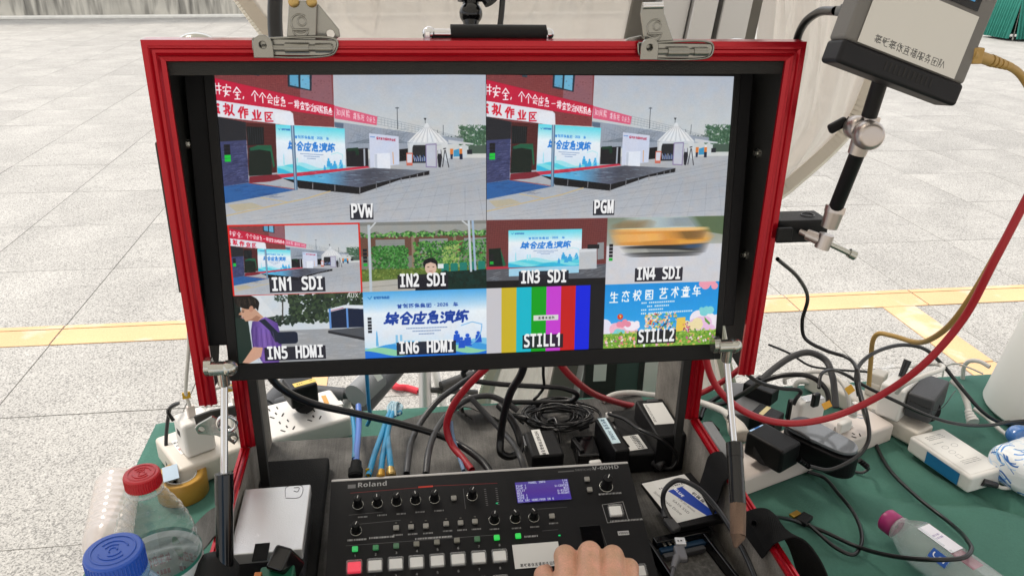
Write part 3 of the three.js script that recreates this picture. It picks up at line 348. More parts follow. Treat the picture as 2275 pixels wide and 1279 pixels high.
// ---------------------------------------------------------------- the ground: a dark bed with a granite slab in every cell
const ground = struct('ground', uvm(new THREE.PlaneGeometry(160, 160).rotateX(-Math.PI / 2).translate(0, -0.0065, -10)), M.joint);
{
  const sx = 0.672, sz = 0.715, x0 = 3.217 - sx * 9, z0 = -1.944, gap = 0.0034, cells = [], far = [];
  for (let j = -1; j < 40; j++) {
    const zf = z0 - j * sz, zc = zf - sz / 2, half = 2.0 + Math.abs(zc) * 0.78;
    for (let i = -40; i < 52; i++) { const xc = x0 + (i + 0.5) * sx; if (Math.abs(xc - Math.abs(zc) * 0.15) > half) continue; (cells.length < 300 && zc > -9.2 ? cells : far).push([xc, zc]); }
  }
  const geos = []; for (let k = 0; k < 8; k++) { let g = uvm(rbox(sx - gap, 0.03, sz - gap, 0.0016, 1)); const uv = g.attributes.uv, ox = rnd() * 3, oy = rnd() * 3; for (let n = 0; n < uv.count; n++) uv.setXY(n, uv.getX(n) + ox, uv.getY(n) + oy); geos.push(g); }
  const slab = (p, k) => { const m = new THREE.Mesh(geos[k % 8], M.granite[(k >> 3) % 5]); m.position.set(p[0], -0.0156 + rnd() * 0.0009, p[1]); m.rotation.set((rnd() - 0.5) * 0.0022, Math.floor(rnd() * 2) * Math.PI, (rnd() - 0.5) * 0.0022); m.receiveShadow = true; m.updateMatrix(); return m; };
  cells.forEach((p) => { const tone = Math.max(0, Math.min(4, Math.round(2 + 7 * (fbm(p[0] * 0.06 + 4, p[1] * 0.06 + 9, 8, 91, 3) - 0.5) + (rnd() - 0.5) * 1.2))), m = slab(p, Math.floor(rnd() * 8) + 8 * tone); m.name = 'paving_slab'; ground.add(m); });
  const toneOf = (p) => Math.max(0, Math.min(4, Math.round(2 + 7 * (fbm(p[0] * 0.06 + 4, p[1] * 0.06 + 9, 8, 91, 3) - 0.5)))); for (let c = 0; c < 5; c++) { const list = far.filter((p) => toneOf(p) === c); if (!list.length) continue; const geo = list.map((p) => { const m = slab(p, Math.floor(rnd() * 8)); return m.geometry.clone().applyMatrix4(m.matrix); }); const m = new THREE.Mesh(merge(geo), M.granite[c]); m.name = 'paving_slabs'; m.userData.kind = 'stuff'; m.receiveShadow = true; ground.add(m); }
  // yellow paint, laid slab by slab so that the joints stay open
  const paint = (ax, bx, az, bz) => { const out = []; for (let i = -12; i < 20; i++) for (let j = -3; j < 6; j++) { const cx = x0 + i * sx, cz = z0 - j * sz, a = Math.max(ax, cx + 0.004), b = Math.min(bx, cx + sx - 0.004), c = Math.max(az, cz - sz + 0.004), d = Math.min(bz, cz - 0.004); if (b > a && d > c) out.push(uvm(bbox(a, b, 0.0003, 0.0042, c, d))); } return out; };
  struct('painted_line', paint(-7, 9, -3.41, -3.225), M.yellow); struct('painted_line_001', paint(2.3, 2.465, -3.221, -0.9), M.yellow); struct('painted_line_002', paint(-0.44, -0.31, -3.221, -2.72), M.yellow);
}
{ // wall across the yard
  const g = new THREE.Group(); g.name = 'concrete_wall'; g.position.set(-6, 0, -18.0); g.rotation.y = Math.atan2(1.44, 4.37) * 0.55; scene.add(g); tag(g, 'stained concrete wall across the far side of the paved yard', 'wall');
  const w = new THREE.Mesh(uvm(new THREE.BoxGeometry(26, 2.2, 0.3).translate(0, 1.1, -0.3)), M.conc); w.name = 'wall_face'; w.castShadow = w.receiveShadow = true; g.add(w);
  const k = new THREE.Mesh(uvm(rbox(26, 0.05, 0.3, 0.01).translate(0, 0.025, 0)), M.whiteStone); k.name = 'kerb'; k.receiveShadow = true; g.add(k);
}
function skirtTable(p, w, d, label) {
  const t = thing('draped_table', label, 'table', null, p), pts = [], n = 150, h = 0.7;
  const per = 2 * (w + d), pos = [], idx = [], uv = [];
  for (let i = 0; i <= n * 2; i++) {
    let s = (i / (n * 2)) * per, x, z, nx, nz; if (s < w) [x, z, nx, nz] = [s - w / 2, d / 2, 0, 1]; else if ((s -= w) < d) [x, z, nx, nz] = [w / 2, d / 2 - s, 1, 0]; else if ((s -= d) < w) [x, z, nx, nz] = [w / 2 - s, -d / 2, 0, -1]; else [x, z, nx, nz] = [-w / 2, s - w - d / 2, -1, 0];
    for (let j = 0; j < 5; j++) { const f = j / 4, o = (0.012 + 0.03 * f) * Math.sin(i * 1.25 + 0.6 * Math.sin(i * 0.37)) + 0.1 * f; pos.push(x + nx * o, 0.745 - f * h + (f < 0.01 ? 0 : 0), z + nz * o); uv.push(i / 20, f); }
  }
  for (let i = 0; i < n * 2; i++) for (let j = 0; j < 4; j++) { const a = i * 5 + j; idx.push(a, a + 1, a + 5, a + 1, a + 6, a + 5); }
  const g = new THREE.BufferGeometry(); g.setAttribute('position', new THREE.Float32BufferAttribute(pos, 3)); g.setAttribute('uv', new THREE.Float32BufferAttribute(uv, 2)); g.setIndex(idx); g.computeVertexNormals(); g.translate(p.x, p.y, p.z);
  const m = M.skirt.clone(); m.side = THREE.DoubleSide; part(t, 'skirt', g, m); part(t, 'tabletop', bbox(p.x - w / 2, p.x + w / 2, 0.735, 0.752, p.z - d / 2, p.z + d / 2, 0.004), M.skirt);
  for (const [a, b] of [[-1, 1], [1, 1], [-1, -1], [1, -1]]) part(t, 'leg', rod(V(p.x + a * (w / 2 - 0.06), 0, p.z + b * (d / 2 - 0.06)), V(p.x + a * (w / 2 - 0.06), 0.735, p.z + b * (d / 2 - 0.06)), 0.016), M.steel);
}
{ const a = PY(2232, 20, 0), b = PY(2243, 92, 0); skirtTable(V(a.x + 0.35, 0, a.z - 0.4), 2.4, 0.7, 'far table with a turquoise pleated skirt, behind the tablet, farther of two'); skirtTable(V(b.x + 0.76, 0, b.z - 0.42), 1.3, 0.7, 'green skirted table at the right border, nearer of the two far tables'); }

// ---------------------------------------------------------------- the tent at the back of the desk
const ZT = -1.72;
{ // left curtain: hangs from above, is gathered to the post, then spreads again
  const lerp = (a, b, t) => a + (b - a) * t;
  function curtain(name, label, L, R, folds, amp, phase) {
    const t = thing(name, label, 'curtain', null, V(L[0].x, 0, ZT)), n = 160, m = 110, pos = [], idx = [], uv = [];
    const cl = new THREE.CatmullRomCurve3(L, false, 'centripetal'), cr = new THREE.CatmullRomCurve3(R, false, 'centripetal');
    const P = (s, f) => { const a = cl.getPoint(f), b = cr.getPoint(f), w = Math.abs(b.x - a.x), k = Math.pow(s, 0.92), q = Math.sin(s * folds * 6.283 + phase + 0.9 * Math.sin(f * 4 + s * 3)) + 0.45 * Math.sin(s * folds * 13.1 + f * 5); return V(lerp(a.x, b.x, k), lerp(a.y, b.y, k), lerp(a.z, b.z, k) + (amp * q + 0.02 * Math.pow(1 - Math.abs(2 * fbm(s * 1.7 + f * 1.1 + 2, f * 0.8 - s * 0.5 + 3, 5, 83, 3) - 1), 6)) * Math.min(1, 0.25 + w * 0.8) * Math.min(1, s * 8)); };
    for (let i = 0; i <= n; i++) for (let j = 0; j <= m; j++) { const p = P(i / n, j / m); pos.push(p.x, p.y, p.z); uv.push(i / n * 2, j / m * 2); }
    for (let i = 0; i < n; i++) for (let j = 0; j < m; j++) { const a = i * (m + 1) + j; idx.push(a, a + 1, a + m + 1, a + 1, a + m + 2, a + m + 1); }
    const g = new THREE.BufferGeometry(); g.setAttribute('position', new THREE.Float32BufferAttribute(pos, 3)); g.setAttribute('uv', new THREE.Float32BufferAttribute(uv, 2)); g.setIndex(idx); g.computeVertexNormals();
    part(t, 'fabric', g, M.tent);
    const zl = [], teeth = [], e = cl.getSpacedPoints(150), sgn = Math.sign(R[0].x - L[0].x);
    for (let i = 0; i < 150; i++) { const d = e[i + 1].clone().sub(e[i]), l = d.length(), nrm = V(-d.y, d.x, 0).normalize(); if (nrm.x * sgn > 0) nrm.negate(); const q = new THREE.Matrix4().makeBasis(d.clone().normalize(), nrm, V(0, 0, 1).multiplyScalar(d.clone().normalize().cross(nrm).z)).setPosition(e[i].clone().addScaledVector(d, 0.5).add(V(0, 0, 0.004)));
      zl.push(new THREE.BoxGeometry(l * 1.02, 0.03, 0.002).translate(0, -0.013, 0).applyMatrix4(q)); for (let k = 0; k < 2; k++) teeth.push(rbox(0.0068, 0.008, 0.005, 0.002, 1).translate((k - 0.5) * l * 0.5, 0.005, 0).applyMatrix4(q)); }
    part(t, 'zip_tape', uvm(merge(zl)), M.tape); part(t, 'zip_teeth', teeth, M.tooth).userData.kind = 'stuff';
  }
  const Z = (u, v, dz = 0) => PZ(u, v, ZT + dz);
  const floorL = PZ(1000, 1500, ZT), floorR = PZ(1290, 1500, ZT);
  curtain('tent_curtain', 'beige tent curtain left of the aluminium post, zip along its slanting left edge', [Z(370, -260), Z(530, 0), Z(640, 140), Z(860, 390), Z(1180, 560), Z(1130, 700), Z(1062, 900), V(floorL.x, 0.02, ZT)], [Z(1480, -260), Z(1460, 0), Z(1440, 140), Z(1410, 390), Z(1300, 560), Z(1330, 700), Z(1318, 900), V(floorR.x, 0.02, ZT)], 4.5, 0.016, 0.5);
  curtain('tent_curtain', 'grey white tent curtain right of the aluminium post, zip along its curved right edge', [Z(2010, -240), Z(1990, 0), Z(1940, 190), Z(1890, 290), Z(1760, 415), Z(1600, 540), Z(1600, 700), Z(1640, 900), V(PZ(1660, 1500, ZT).x, 0.02, ZT)], [Z(1700, -240), Z(1690, 0), Z(1670, 190), Z(1650, 290), Z(1600, 415), Z(1520, 540), Z(1505, 700), Z(1500, 900), V(PZ(1500, 1500, ZT).x, 0.02, ZT)], 3.2, 0.022, 2.2);
  // aluminium post with its grooves and keder strips
  const t = thing('tent_post', 'grooved aluminium tent post between the two curtains, behind the case', 'post', null, V(PZ(1570, 50, -1.66).x, 0, -1.66));
  const bar = (u0, u1, z, d, mat, name, v0 = -230, v1 = 1500) => { const k = -0.215, A = [[u0 + k * v0, v0], [u1 + k * v0, v0], [u1 + k * v1, v1], [u0 + k * v1, v1]].map(([a, b]) => PZ(a, b, z)), sh = new THREE.Shape(A.map((p) => new THREE.Vector2(p.x, p.y))); part(t, name, uvm(new THREE.ExtrudeGeometry(sh, { depth: d, bevelEnabled: true, bevelSize: 0.002, bevelThickness: 0.002, bevelSegments: 1 }).translate(0, 0, z - d)), mat); };
  bar(1474, 1534, -1.645, 0.07, M.alu, 'flange'); bar(1546, 1596, -1.63, 0.09, M.alu, 'centre_rib'); bar(1611, 1672, -1.645, 0.07, M.alu, 'flange'); bar(1530, 1616, -1.72, 0.03, M.alu, 'groove'); bar(1408, 1474, -1.69, 0.006, M.mesh, 'mesh_strip'); bar(1672, 1694, -1.69, 0.006, M.mesh, 'mesh_strip');
  const W = (u0, u1, v0, v1, z, d) => { const a = PZ(u0, v0, z), b = PZ(u1, v1, z); return bbox(a.x, b.x, b.y, a.y, z - d, z, 0.002); };
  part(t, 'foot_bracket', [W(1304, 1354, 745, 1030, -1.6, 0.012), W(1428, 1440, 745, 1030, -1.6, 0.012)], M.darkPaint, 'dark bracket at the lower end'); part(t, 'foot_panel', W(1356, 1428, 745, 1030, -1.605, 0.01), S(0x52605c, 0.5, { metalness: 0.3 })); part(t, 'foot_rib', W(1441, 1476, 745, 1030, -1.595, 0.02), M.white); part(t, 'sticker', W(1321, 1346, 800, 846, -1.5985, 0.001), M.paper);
}
// things standing and lying behind the desk
{
  const t = thing('light_stand', 'two thin silver stand legs on the paving below the monitor', 'stand', null, PY(940, 905, 0));
  part(t, 'leg', rod(PD(942, 760, 2.2), PD(946, 960, 2.2), 0.0175), M.alu); part(t, 'leg', rod(PD(950, 760, 2.25), PD(1000, 960, 2.2), 0.011), M.white); part(t, 'brace', [rod(PD(980, 858, 2.2), PD(1050, 832, 2.25), 0.014), rod(PD(955, 866, 2.2), PD(1060, 872, 2.25), 0.008)], M.darkPaint);
  const f = thing('tripod', 'dark grey tripod leg with a white label behind the left power strip', 'tripod', null, PY(800, 890, 0));
  part(f, 'leg', rod(PD(715, 945, 1.85), PD(880, 770, 2.05), 0.021, 0.019), M.alu); part(f, 'leg_clamp', rod(PD(800, 905, 1.86), PD(905, 790, 2.0), 0.026, 0.022), M.darkgrey); part(f, 'leg_section', rod(PD(790, 880, 1.84), PD(835, 838, 1.9), 0.03), M.grey); part(f, 'label_plate', sheet(PD(838, 828, 1.86), PD(850, 820, 1.86), PD(828, 848, 1.86)), M.paper);
  const g = thing('tripod_spreader', 'black tripod spreader under the black adapter on the left power strip', 'tripod part', null, PD(640, 890, 1.9));
  part(g, 'arm', [rod(PD(590, 905, 1.8), PD(640, 850, 1.95), 0.02), rod(PD(590, 908, 1.8), PD(690, 880, 1.9), 0.018), rod(PD(690, 872, 1.9), PD(765, 880, 1.9), 0.02), rod(PD(735, 896, 1.9), PD(770, 872, 1.9), 0.016)], M.darkgrey);
  solo('red_ribbon', [tube([PY(868, 850, 0.012), PY(884, 860, 0.02), PY(902, 861, 0.012), PY(930, 869, 0.01)], 0.014, 30, 6)], M.redRag, 'crumpled red ribbon lying on the paving behind the desk', 'ribbon');
}

// ---------------------------------------------------------------- desk and its green cloth
const T = 0.73, EX0 = -0.48, EX1 = 1.75, EZ0 = -1.39, EZ1 = -0.25;
{
  const t = thing('desk', 'long desk under a dark green cloth, carrying the flight case', 'table', null, V(0.6, 0, -0.85));
  const nx = 400, nz = 250, r = 0.02, pos = [], uv = [], idx = [], lx = EX1 - EX0, lz = EZ1 - EZ0, drop = 0.66;
  const wr = (x, z) => 0.007 * (fbm(x * 0.9 + 3, z * 0.9 + 2, 3, 44, 4) - 0.5) * 2 + 0.007 * Math.pow(Math.max(0, Math.sin((x * 0.8 + z * 1.5) * 5 + 2 * fbm(x, z, 2, 3, 2))), 10) * (x > 0.8 ? 1 : 0.3) + 0.006 * Math.pow(Math.max(0, Math.sin((x * 1.9 - z * 0.6) * 4 + 1.2)), 14) * (x > 0.7 ? 1 : 0.2);
  const cr = []; for (let i = 0; i < 34; i++) { const a = rnd() * 3.14, r = i < 24 ? 1 : 0; cr.push([r ? 0.95 + rnd() * 0.7 : -0.0 + rnd() * 0.9, rnd() * 0.9 + 0.1, Math.cos(a), Math.sin(a), 0.05 + rnd() * 0.16, 0.008 + rnd() * 0.014, (0.005 + rnd() * 0.008) * (rnd() < 0.75 ? -1 : 0.25)]); }
  const crease = (x, z) => { let h = 0; for (const c of cr) { const dx = x - c[0], dz = z - c[1], l = dx * c[2] + dz * c[3], d = -dx * c[3] + dz * c[2] + 0.02 * Math.sin(l * 14); h += c[6] * Math.exp(-(d * d) / (c[5] * c[5]) - (l * l) / (c[4] * c[4])); } return h; };
  const fold = (s, l) => { if (s < 0) return [0, -s]; if (s > l) return [l, s - l]; return [s, 0]; };
  for (let i = 0; i <= nx; i++) for (let j = 0; j <= nz; j++) {
    const s = -drop + (lx + 2 * drop) * i / nx, q = -drop + (lz + 2 * drop) * j / nz, [x, dx] = fold(s, lx), [z, dz] = fold(q, lz), d = Math.max(dx, dz);
    const ox = dx > 0 ? Math.sign(s) * (0.006 + 0.03 * (d / drop) * (1 + Math.sin(q * 26))) : 0, oz = dz > 0 ? Math.sign(q) * (0.006 + 0.03 * (d / drop) * (1 + Math.sin(s * 24))) : 0;
    pos.push(EX0 + x + ox, T - d + (d > 0 ? 0 : Math.min(0.0025, wr(x, z) + crease(x, z) - 0.003)), EZ0 + z + oz); uv.push(s, q);
  }
  for (let i = 0; i < nx; i++) for (let j = 0; j < nz; j++) { const a = i * (nz + 1) + j; idx.push(a, a + 1, a + nz + 1, a + 1, a + nz + 2, a + nz + 1); }
  const g = new THREE.BufferGeometry(); g.setAttribute('position', new THREE.Float32BufferAttribute(pos, 3)); g.setAttribute('uv', new THREE.Float32BufferAttribute(uv, 2)); g.setIndex(idx); g.computeVertexNormals();
  const m = M.cloth.clone(); m.side = THREE.DoubleSide; part(t, 'cloth', g, m);
  part(t, 'board', bbox(EX0 + 0.01, EX1 - 0.01, T - 0.05, T - 0.03, EZ0 + 0.01, EZ1 - 0.01), M.white);
  for (const [x, z] of [[EX0 + 0.08, EZ0 + 0.08], [EX1 - 0.08, EZ0 + 0.08], [EX0 + 0.08, EZ1 - 0.08], [EX1 - 0.08, EZ1 - 0.08]]) part(t, 'leg', rod(V(x, 0, z), V(x, T - 0.05, z), 0.018), M.steel);
}

// ---------------------------------------------------------------- the flight case
const X0 = -0.246, X1 = 0.456, RIM = 0.908, FL = 0.80, ZU = -1.03, ZB = -1.2, ZFR = -0.5, ZL = -0.875;
const lidL = -0.251, lidR = 0.458, lidT = 1.502, lidB = 1.076;
const flightCase = thing('flight_case', 'black flight case with red metal edges, its lid raised around the monitor', 'case', null, V(0.1, T, -0.9));
const TRIM = [[0, -0.02], [0, 0.0015], [0.0055, 0.0015], [0.0075, 0.0042], [0.0095, 0.0012], [0.0125, 0.0012], [0.0145, 0.0042], [0.0165, 0.001], [0.021, 0], [0.021, -0.004], [0.003, -0.006], [0.003, -0.02]];
{
  const fc = flightCase, w = 0.0105;
  // base: floor, sides with tall shoulders at the back, front wall
  const side = (x) => { const s = new THREE.Shape([[-ZFR, FL - 0.07], [-ZFR, RIM], [-ZU, RIM], [-ZU, 1.13], [-ZU + 0.02, 1.15], [-ZB, 1.15], [-ZB, FL - 0.07]].map(([a, b]) => new THREE.Vector2(a, b))); return uvm(new THREE.ExtrudeGeometry(s, { depth: w, bevelEnabled: false }).applyMatrix4(new THREE.Matrix4().makeBasis(V(0, 0, -1), V(0, 1, 0), V(1, 0, 0))).translate(x, 0, 0)); };
  part(fc, 'side_wall', side(X0 + 0.001), M.ply); part(fc, 'side_wall', side(X1 - w - 0.001), M.ply);
  const fs = new THREE.Shape([[X0 + w, 0.55], [X0 + w, -ZB], [-0.047, -ZB], [-0.03, 1.235], [0.03, 1.262], [X1 - w, 1.285], [X1 - w, 0.55]].map(([a, b]) => new THREE.Vector2(a, b)));
  part(fc, 'floor', uvm(new THREE.ExtrudeGeometry(fs, { depth: 0.012, bevelEnabled: true, bevelSize: 0.001, bevelThickness: 0.001, bevelSegments: 1 }).applyMatrix4(new THREE.Matrix4().makeBasis(V(1, 0, 0), V(0, 0, -1), V(0, 1, 0))).translate(0, FL - 0.013, 0)), M.felt);
  part(fc, 'bottom_board', uvm(bbox(X0 + 0.012, X1 - 0.012, T + 0.001, FL - 0.016, ZB + 0.012, ZFR - 0.002)), M.caseBlack);
  part(fc, 'front_wall', uvm(bbox(X0 + 0.012, X1 - 0.012, FL - 0.06, RIM, ZFR, ZFR + 0.011)), M.caseBlack);
  part(fc, 'foam_panel', uvm(bbox(X0 + 0.013, -0.131, FL + 0.001, FL + 0.022, -1.115, -0.52, 0.004)), M.foam);
  const e = (x, s) => { // red edges of one side: along the rim, up the shoulder, and their black inner lining
    const y = (v) => V(x, v, 0); part(fc, 'rim_edge', uvm(prism(TRIM.map(([a, b]) => [a * 0.66 - 0.0005, b]), V(x, RIM, ZFR), V(x, RIM, ZU + 0.004), V(s, 0, 0), V(0, 1, 0))), M.red);
    part(fc, 'shoulder_edge', uvm(prism(TRIM.map(([a, b]) => [a - 0.0005, b]), V(x, RIM, ZU), V(x, 1.16, ZU), V(s, 0, 0), V(0, 0, 1))), M.red);
    part(fc, 'shoulder_lining', uvm(bbox(Math.min(x + s * 0.021, x + s * 0.033), Math.max(x + s * 0.021, x + s * 0.033), FL + 0.02, 1.13, ZU - 0.012, ZU - 0.001)), M.caseBlack);
  };
  e(X0, 1); e(X1, -1);
  // lid: top, sides, back
  const TILT = 0.165, drop = (z) => (ZL - z) * TILT; // the lid top falls away towards the back
  part(fc, 'lid_top', uvm(bbox(lidL + 0.002, lidR - 0.002, -0.011, 0, -0.115, -0.003).rotateX(-Math.atan(TILT)).translate(0, lidT - 0.002, ZL)), M.caseBlack);
  const ls = (x) => { const s = new THREE.Shape([[-ZL + 0.003, lidB + 0.008], [-ZL + 0.003, lidT - 0.014], [-ZL + 0.113, lidT - 0.014 - 0.113 * TILT], [-ZL + 0.113, lidB + 0.07], [-ZL + 0.05, lidB + 0.004]].map(([a, b]) => new THREE.Vector2(a, b))); return uvm(new THREE.ExtrudeGeometry(s, { depth: 0.011, bevelEnabled: false }).applyMatrix4(new THREE.Matrix4().makeBasis(V(0, 0, -1), V(0, 1, 0), V(1, 0, 0))).translate(x, 0, 0)); };
  part(fc, 'lid_side', ls(lidL + 0.002), M.caseBlack); part(fc, 'lid_side', ls(lidR - 0.013), M.caseBlack);
  part(fc, 'lid_back', uvm(bbox(lidL + 0.002, lidR - 0.002, lidB + 0.07, lidT - 0.034, ZL - 0.124, ZL - 0.1145)), M.caseBlack);
  part(fc, 'lid_lining', uvm(bbox(lidL + 0.0135, lidR - 0.0135, lidT - 0.036, lidT - 0.0225, ZL - 0.05, ZL - 0.006)), M.caseBlack);
  const z0 = V(0, 0, 1);
  part(fc, 'lid_edge', uvm(prism(TRIM, V(lidL, lidT, ZL), V(lidR, lidT, ZL), V(0, -1, 0), z0, 1, 1)), M.red);
  part(fc, 'lid_edge', uvm(prism(TRIM, V(lidL, lidB, ZL), V(lidL, lidT, ZL), V(1, 0, 0), z0, 0, 1)), M.red); part(fc, 'lid_edge', uvm(prism(TRIM, V(lidR, lidB, ZL), V(lidR, lidT, ZL), V(-1, 0, 0), z0, 0, 1)), M.red);
  part(fc, 'side_plate', bbox(lidL - 0.006, lidL - 0.001, 1.22, 1.395, ZL - 0.05, ZL - 0.012, 0.001), M.darkPaint);
  { const top = (u, z) => V(PZ(u, 82, z).x, lidT - 0.003 - drop(z), z), cap = (r, k) => new THREE.SphereGeometry(r, 24, 16, 0, 7, 0, Math.PI / 2).scale(1, k, 0.8), put = (g, p) => g.translate(p.x, p.y, p.z);
    part(fc, 'corner_ball', put(cap(0.022, 0.62), top(434, -0.93)), M.steel); part(fc, 'corner_ball', put(cap(0.018, 0.5), top(1640, -0.92)), M.steel); for (const u of [352, 385, 1690]) part(fc, 'rivet', put(cap(0.008, 0.8), top(u, -0.9)), M.steel); }
  // screws on the insides of the lid
  for (const [u, v, x] of [[415, 320, lidL + 0.013], [450, 576, lidL + 0.013], [1688, 340, lidR - 0.013], [1660, 566, lidR - 0.013]]) { const p = PX(u, v, x), s = Math.sign(-x + 0.1); part(fc, 'screw', [rod(p.clone().add(V(-s * 0.002, 0, 0)), p.clone().add(V(s * 0.004, 0, 0)), 0.0065, 0.0055, 16), rod(p.clone().add(V(s * 0.002, 0, 0)), p.clone().add(V(s * 0.0075, 0, 0)), 0.0035, 0.003, 6)], M.steel); }
  // gas struts
  const strut = (u, v, rodEnd, cyl, side) => {
    const A = PZ(u, v, ZL + 0.02), s = part(fc, 'gas_strut', [rod(A.clone().add(V(0, 0.004, 0)), A.clone().add(V(0, -0.022, 0)), 0.0072, 0.0066)], M.steel), E = PZ(rodEnd[0], rodEnd[1], -0.80), C1 = PZ(cyl[0], cyl[1], -0.74);
    part(s, 'pivot', [rod(A.clone().add(V(-0.014, 0, 0)), A.clone().add(V(0.012, 0, 0)), 0.0085, 0.0085), new THREE.SphereGeometry(0.0098, 20, 14).translate(A.x + 0.008, A.y, A.z), rod(A.clone().add(V(-0.02, 0.001, -0.004)), A.clone().add(V(-0.012, 0.001, -0.004)), 0.011, 0.011, 6)], M.steel);
    part(s, 'piston_rod', rod(A.clone().add(V(0, -0.02, 0)), E.clone().lerp(C1, 0.1), 0.0042), M.chrome);
    const k = E.clone().lerp(C1, 0.24); part(s, 'cylinder', [rod(E, k, 0.0105, 0.0105), rod(k, C1, 0.0098, 0.0098), rod(E.clone().lerp(k, -0.02), E, 0.0088, 0.0098)], M.gloss);
    return [E, C1, s];
  };
  strut(493, 818, [497, 1052], [500, 1330]);
  const [, C2, st] = strut(1619, 768, [1632, 985], [1640, 1120]);
  part(st, 'kraft_tip', [rod(C2, C2.clone().lerp(PZ(1640, 1190, -0.71), 1), 0.0098, 0.0092, 14), rod(PZ(1640, 1190, -0.71), PZ(1634, 1216, -0.70), 0.0092, 0.002, 14)].map((g) => uvm(g)), M.kraft, 'brown wrapped lower end');
  // butterfly hinge on the left shoulder
  const zh = -0.985; part(fc, 'hinge_plate', plate([[433, 950], [440, 942], [470, 925], [492, 935], [522, 960], [528, 975], [520, 985], [505, 975], [480, 965], [440, 962]], zh, 0.003, [[447, 952, 0.0045], [519, 972, 0.0045]]), M.steel); part(fc, 'hinge_arm', plate([[432, 925], [466, 913], [520, 902], [524, 922], [470, 936], [436, 940]], zh - 0.02, 0.004), M.darkPaint); part(fc, 'hinge_barrel', new THREE.TorusGeometry(0.012, 0.0028, 10, 28).translate(PZ(505, 935, zh).x, PZ(505, 935, zh).y, zh + 0.006), M.chrome);
  // handle on the lid
  const zk = ZL - 0.03, hy = PZ(1105, 75, zk).y; const H = (u) => V(PZ(u, 75, zk).x, hy, zk);
  part(fc, 'handle', rod(H(1001), H(1212), 0.0098, 0.0098, 28), M.rubber); part(fc, 'handle_bar', [rod(H(950), H(1218), 0.005, 0.005), new THREE.SphereGeometry(0.006, 16, 12).translate(H(1219).x, hy, zk), new THREE.SphereGeometry(0.0075, 16, 12).translate(H(953).x, hy, zk), bbox(H(942).x, H(956).x, lidT - 0.004, hy + 0.004, zk - 0.008, zk + 0.008, 0.002), bbox(H(1206).x, H(1218).x, lidT - 0.004, hy, zk - 0.008, zk + 0.006, 0.002), bbox(H(940).x, H(962).x, lidT - 0.008, lidT - 0.003, zk - 0.012, zk + 0.012, 0.001)], M.chrome);
  // two butterfly latches let into the top edge
  const zl = ZL + 0.0055;
  function latch(name, dish, pltPx, wing, eye, lip, rel) {
    const back = part(fc, name, plate(dish, zl - 0.002, 0.002), M.latch);
    part(back, 'dish_rim', tube([...dish, dish[0]].map(([u, v]) => PZ(u, v, zl)), 0.0013, 90, 8), M.latch);
    const r0 = PZ(dish[1][0] + 18, dish[1][1] - 5, zl + 0.002), r1 = PZ(dish[4][0] - 6, dish[4][1] - 6, zl + 0.002); part(back, 'pivot_pin', [rod(r0, r1, 0.0034, 0.0034), rod(r0.clone().lerp(r1, 0.32), r0.clone().lerp(r1, 0.66), 0.0052, 0.0052), rod(r0.clone().lerp(r1, 0.75), r0.clone().lerp(r1, 0.98), 0.0046, 0.0046)], M.latch);
    const [eu, ev] = eye, es = new THREE.Shape(), ec = PZ(eu, ev, zl); es.absarc(ec.x, ec.y, 0.0092, 0, Math.PI); es.lineTo(ec.x - 0.0092, ec.y - 0.012); es.lineTo(ec.x + 0.0092, ec.y - 0.012); const hole = new THREE.Path(); hole.absarc(ec.x, ec.y, 0.0042, 0, 7, true); es.holes.push(hole); part(back, 'eye_lug', new THREE.ExtrudeGeometry(es, { depth: 0.003, bevelEnabled: true, bevelSize: 0.0006, bevelThickness: 0.0006, bevelSegments: 1 }).translate(0, 0, zl + 0.004), M.latch);
    part(back, 'hasp', plate(pltPx, zl - 0.004, 0.0022), M.latch); if (wing) part(back, 'catch_plate', plate(wing.px, zl - 0.013, 0.0022, [wing.hole]), M.latch);
    const c = PZ(rel[0], rel[1], zl - 0.002); part(back, 'turn_key', [new THREE.TorusGeometry(0.0088, 0.0011, 8, 30, 4.4).rotateZ(0.9).translate(c.x, c.y, zl - 0.0026), new THREE.TorusGeometry(0.0042, 0.001, 8, 20).translate(c.x + 0.002, c.y + 0.002, zl - 0.0026), rbox(0.017, 0.0022, 0.003, 0.001).rotateZ(0.05).translate(c.x, c.y - 0.006, zl - 0.002), new THREE.TorusGeometry(0.0075, 0.0011, 8, 24, 3.1).rotateZ(3.2).translate(c.x, c.y - 0.006, zl - 0.0026)], M.latch);
    if (lip) part(back, 'lip', rod(PZ(lip[0], lip[1], zl - 0.002), PZ(lip[2], lip[3], zl - 0.002), 0.0036, 0.0036), M.chrome);
  }
  latch('latch', [[561, 86], [564, 112], [574, 121], [733, 122], [745, 113], [747, 90]], [[637, 92], [643, 8], [652, 2], [694, 2], [702, 10], [700, 92]], { px: [[700, 12], [706, 10], [752, 66], [754, 80], [742, 88], [700, 88]], hole: [734, 75, 0.0042] }, [585, 98], null, [666, 52]);
  latch('latch', [[1418, 96], [1421, 120], [1431, 127], [1570, 128], [1581, 121], [1583, 98]], [[1432, 90], [1424, 30], [1428, 8], [1473, 8], [1474, 30], [1496, 92]], { px: [[1382, 95], [1396, 86], [1424, 80], [1432, 92], [1428, 97]], hole: [1414, 91, 0.0012] }, [1440, 104], [1428, 13, 1473, 12], [1456, 62]);
  for (const u of [652, 692]) part(fc, 'rivet', new THREE.SphereGeometry(0.0055, 14, 10).scale(1, 1, 0.6).translate(PZ(u, 4, zl).x, PZ(u, 4, zl).y, zl + 0.001), M.brass);
}
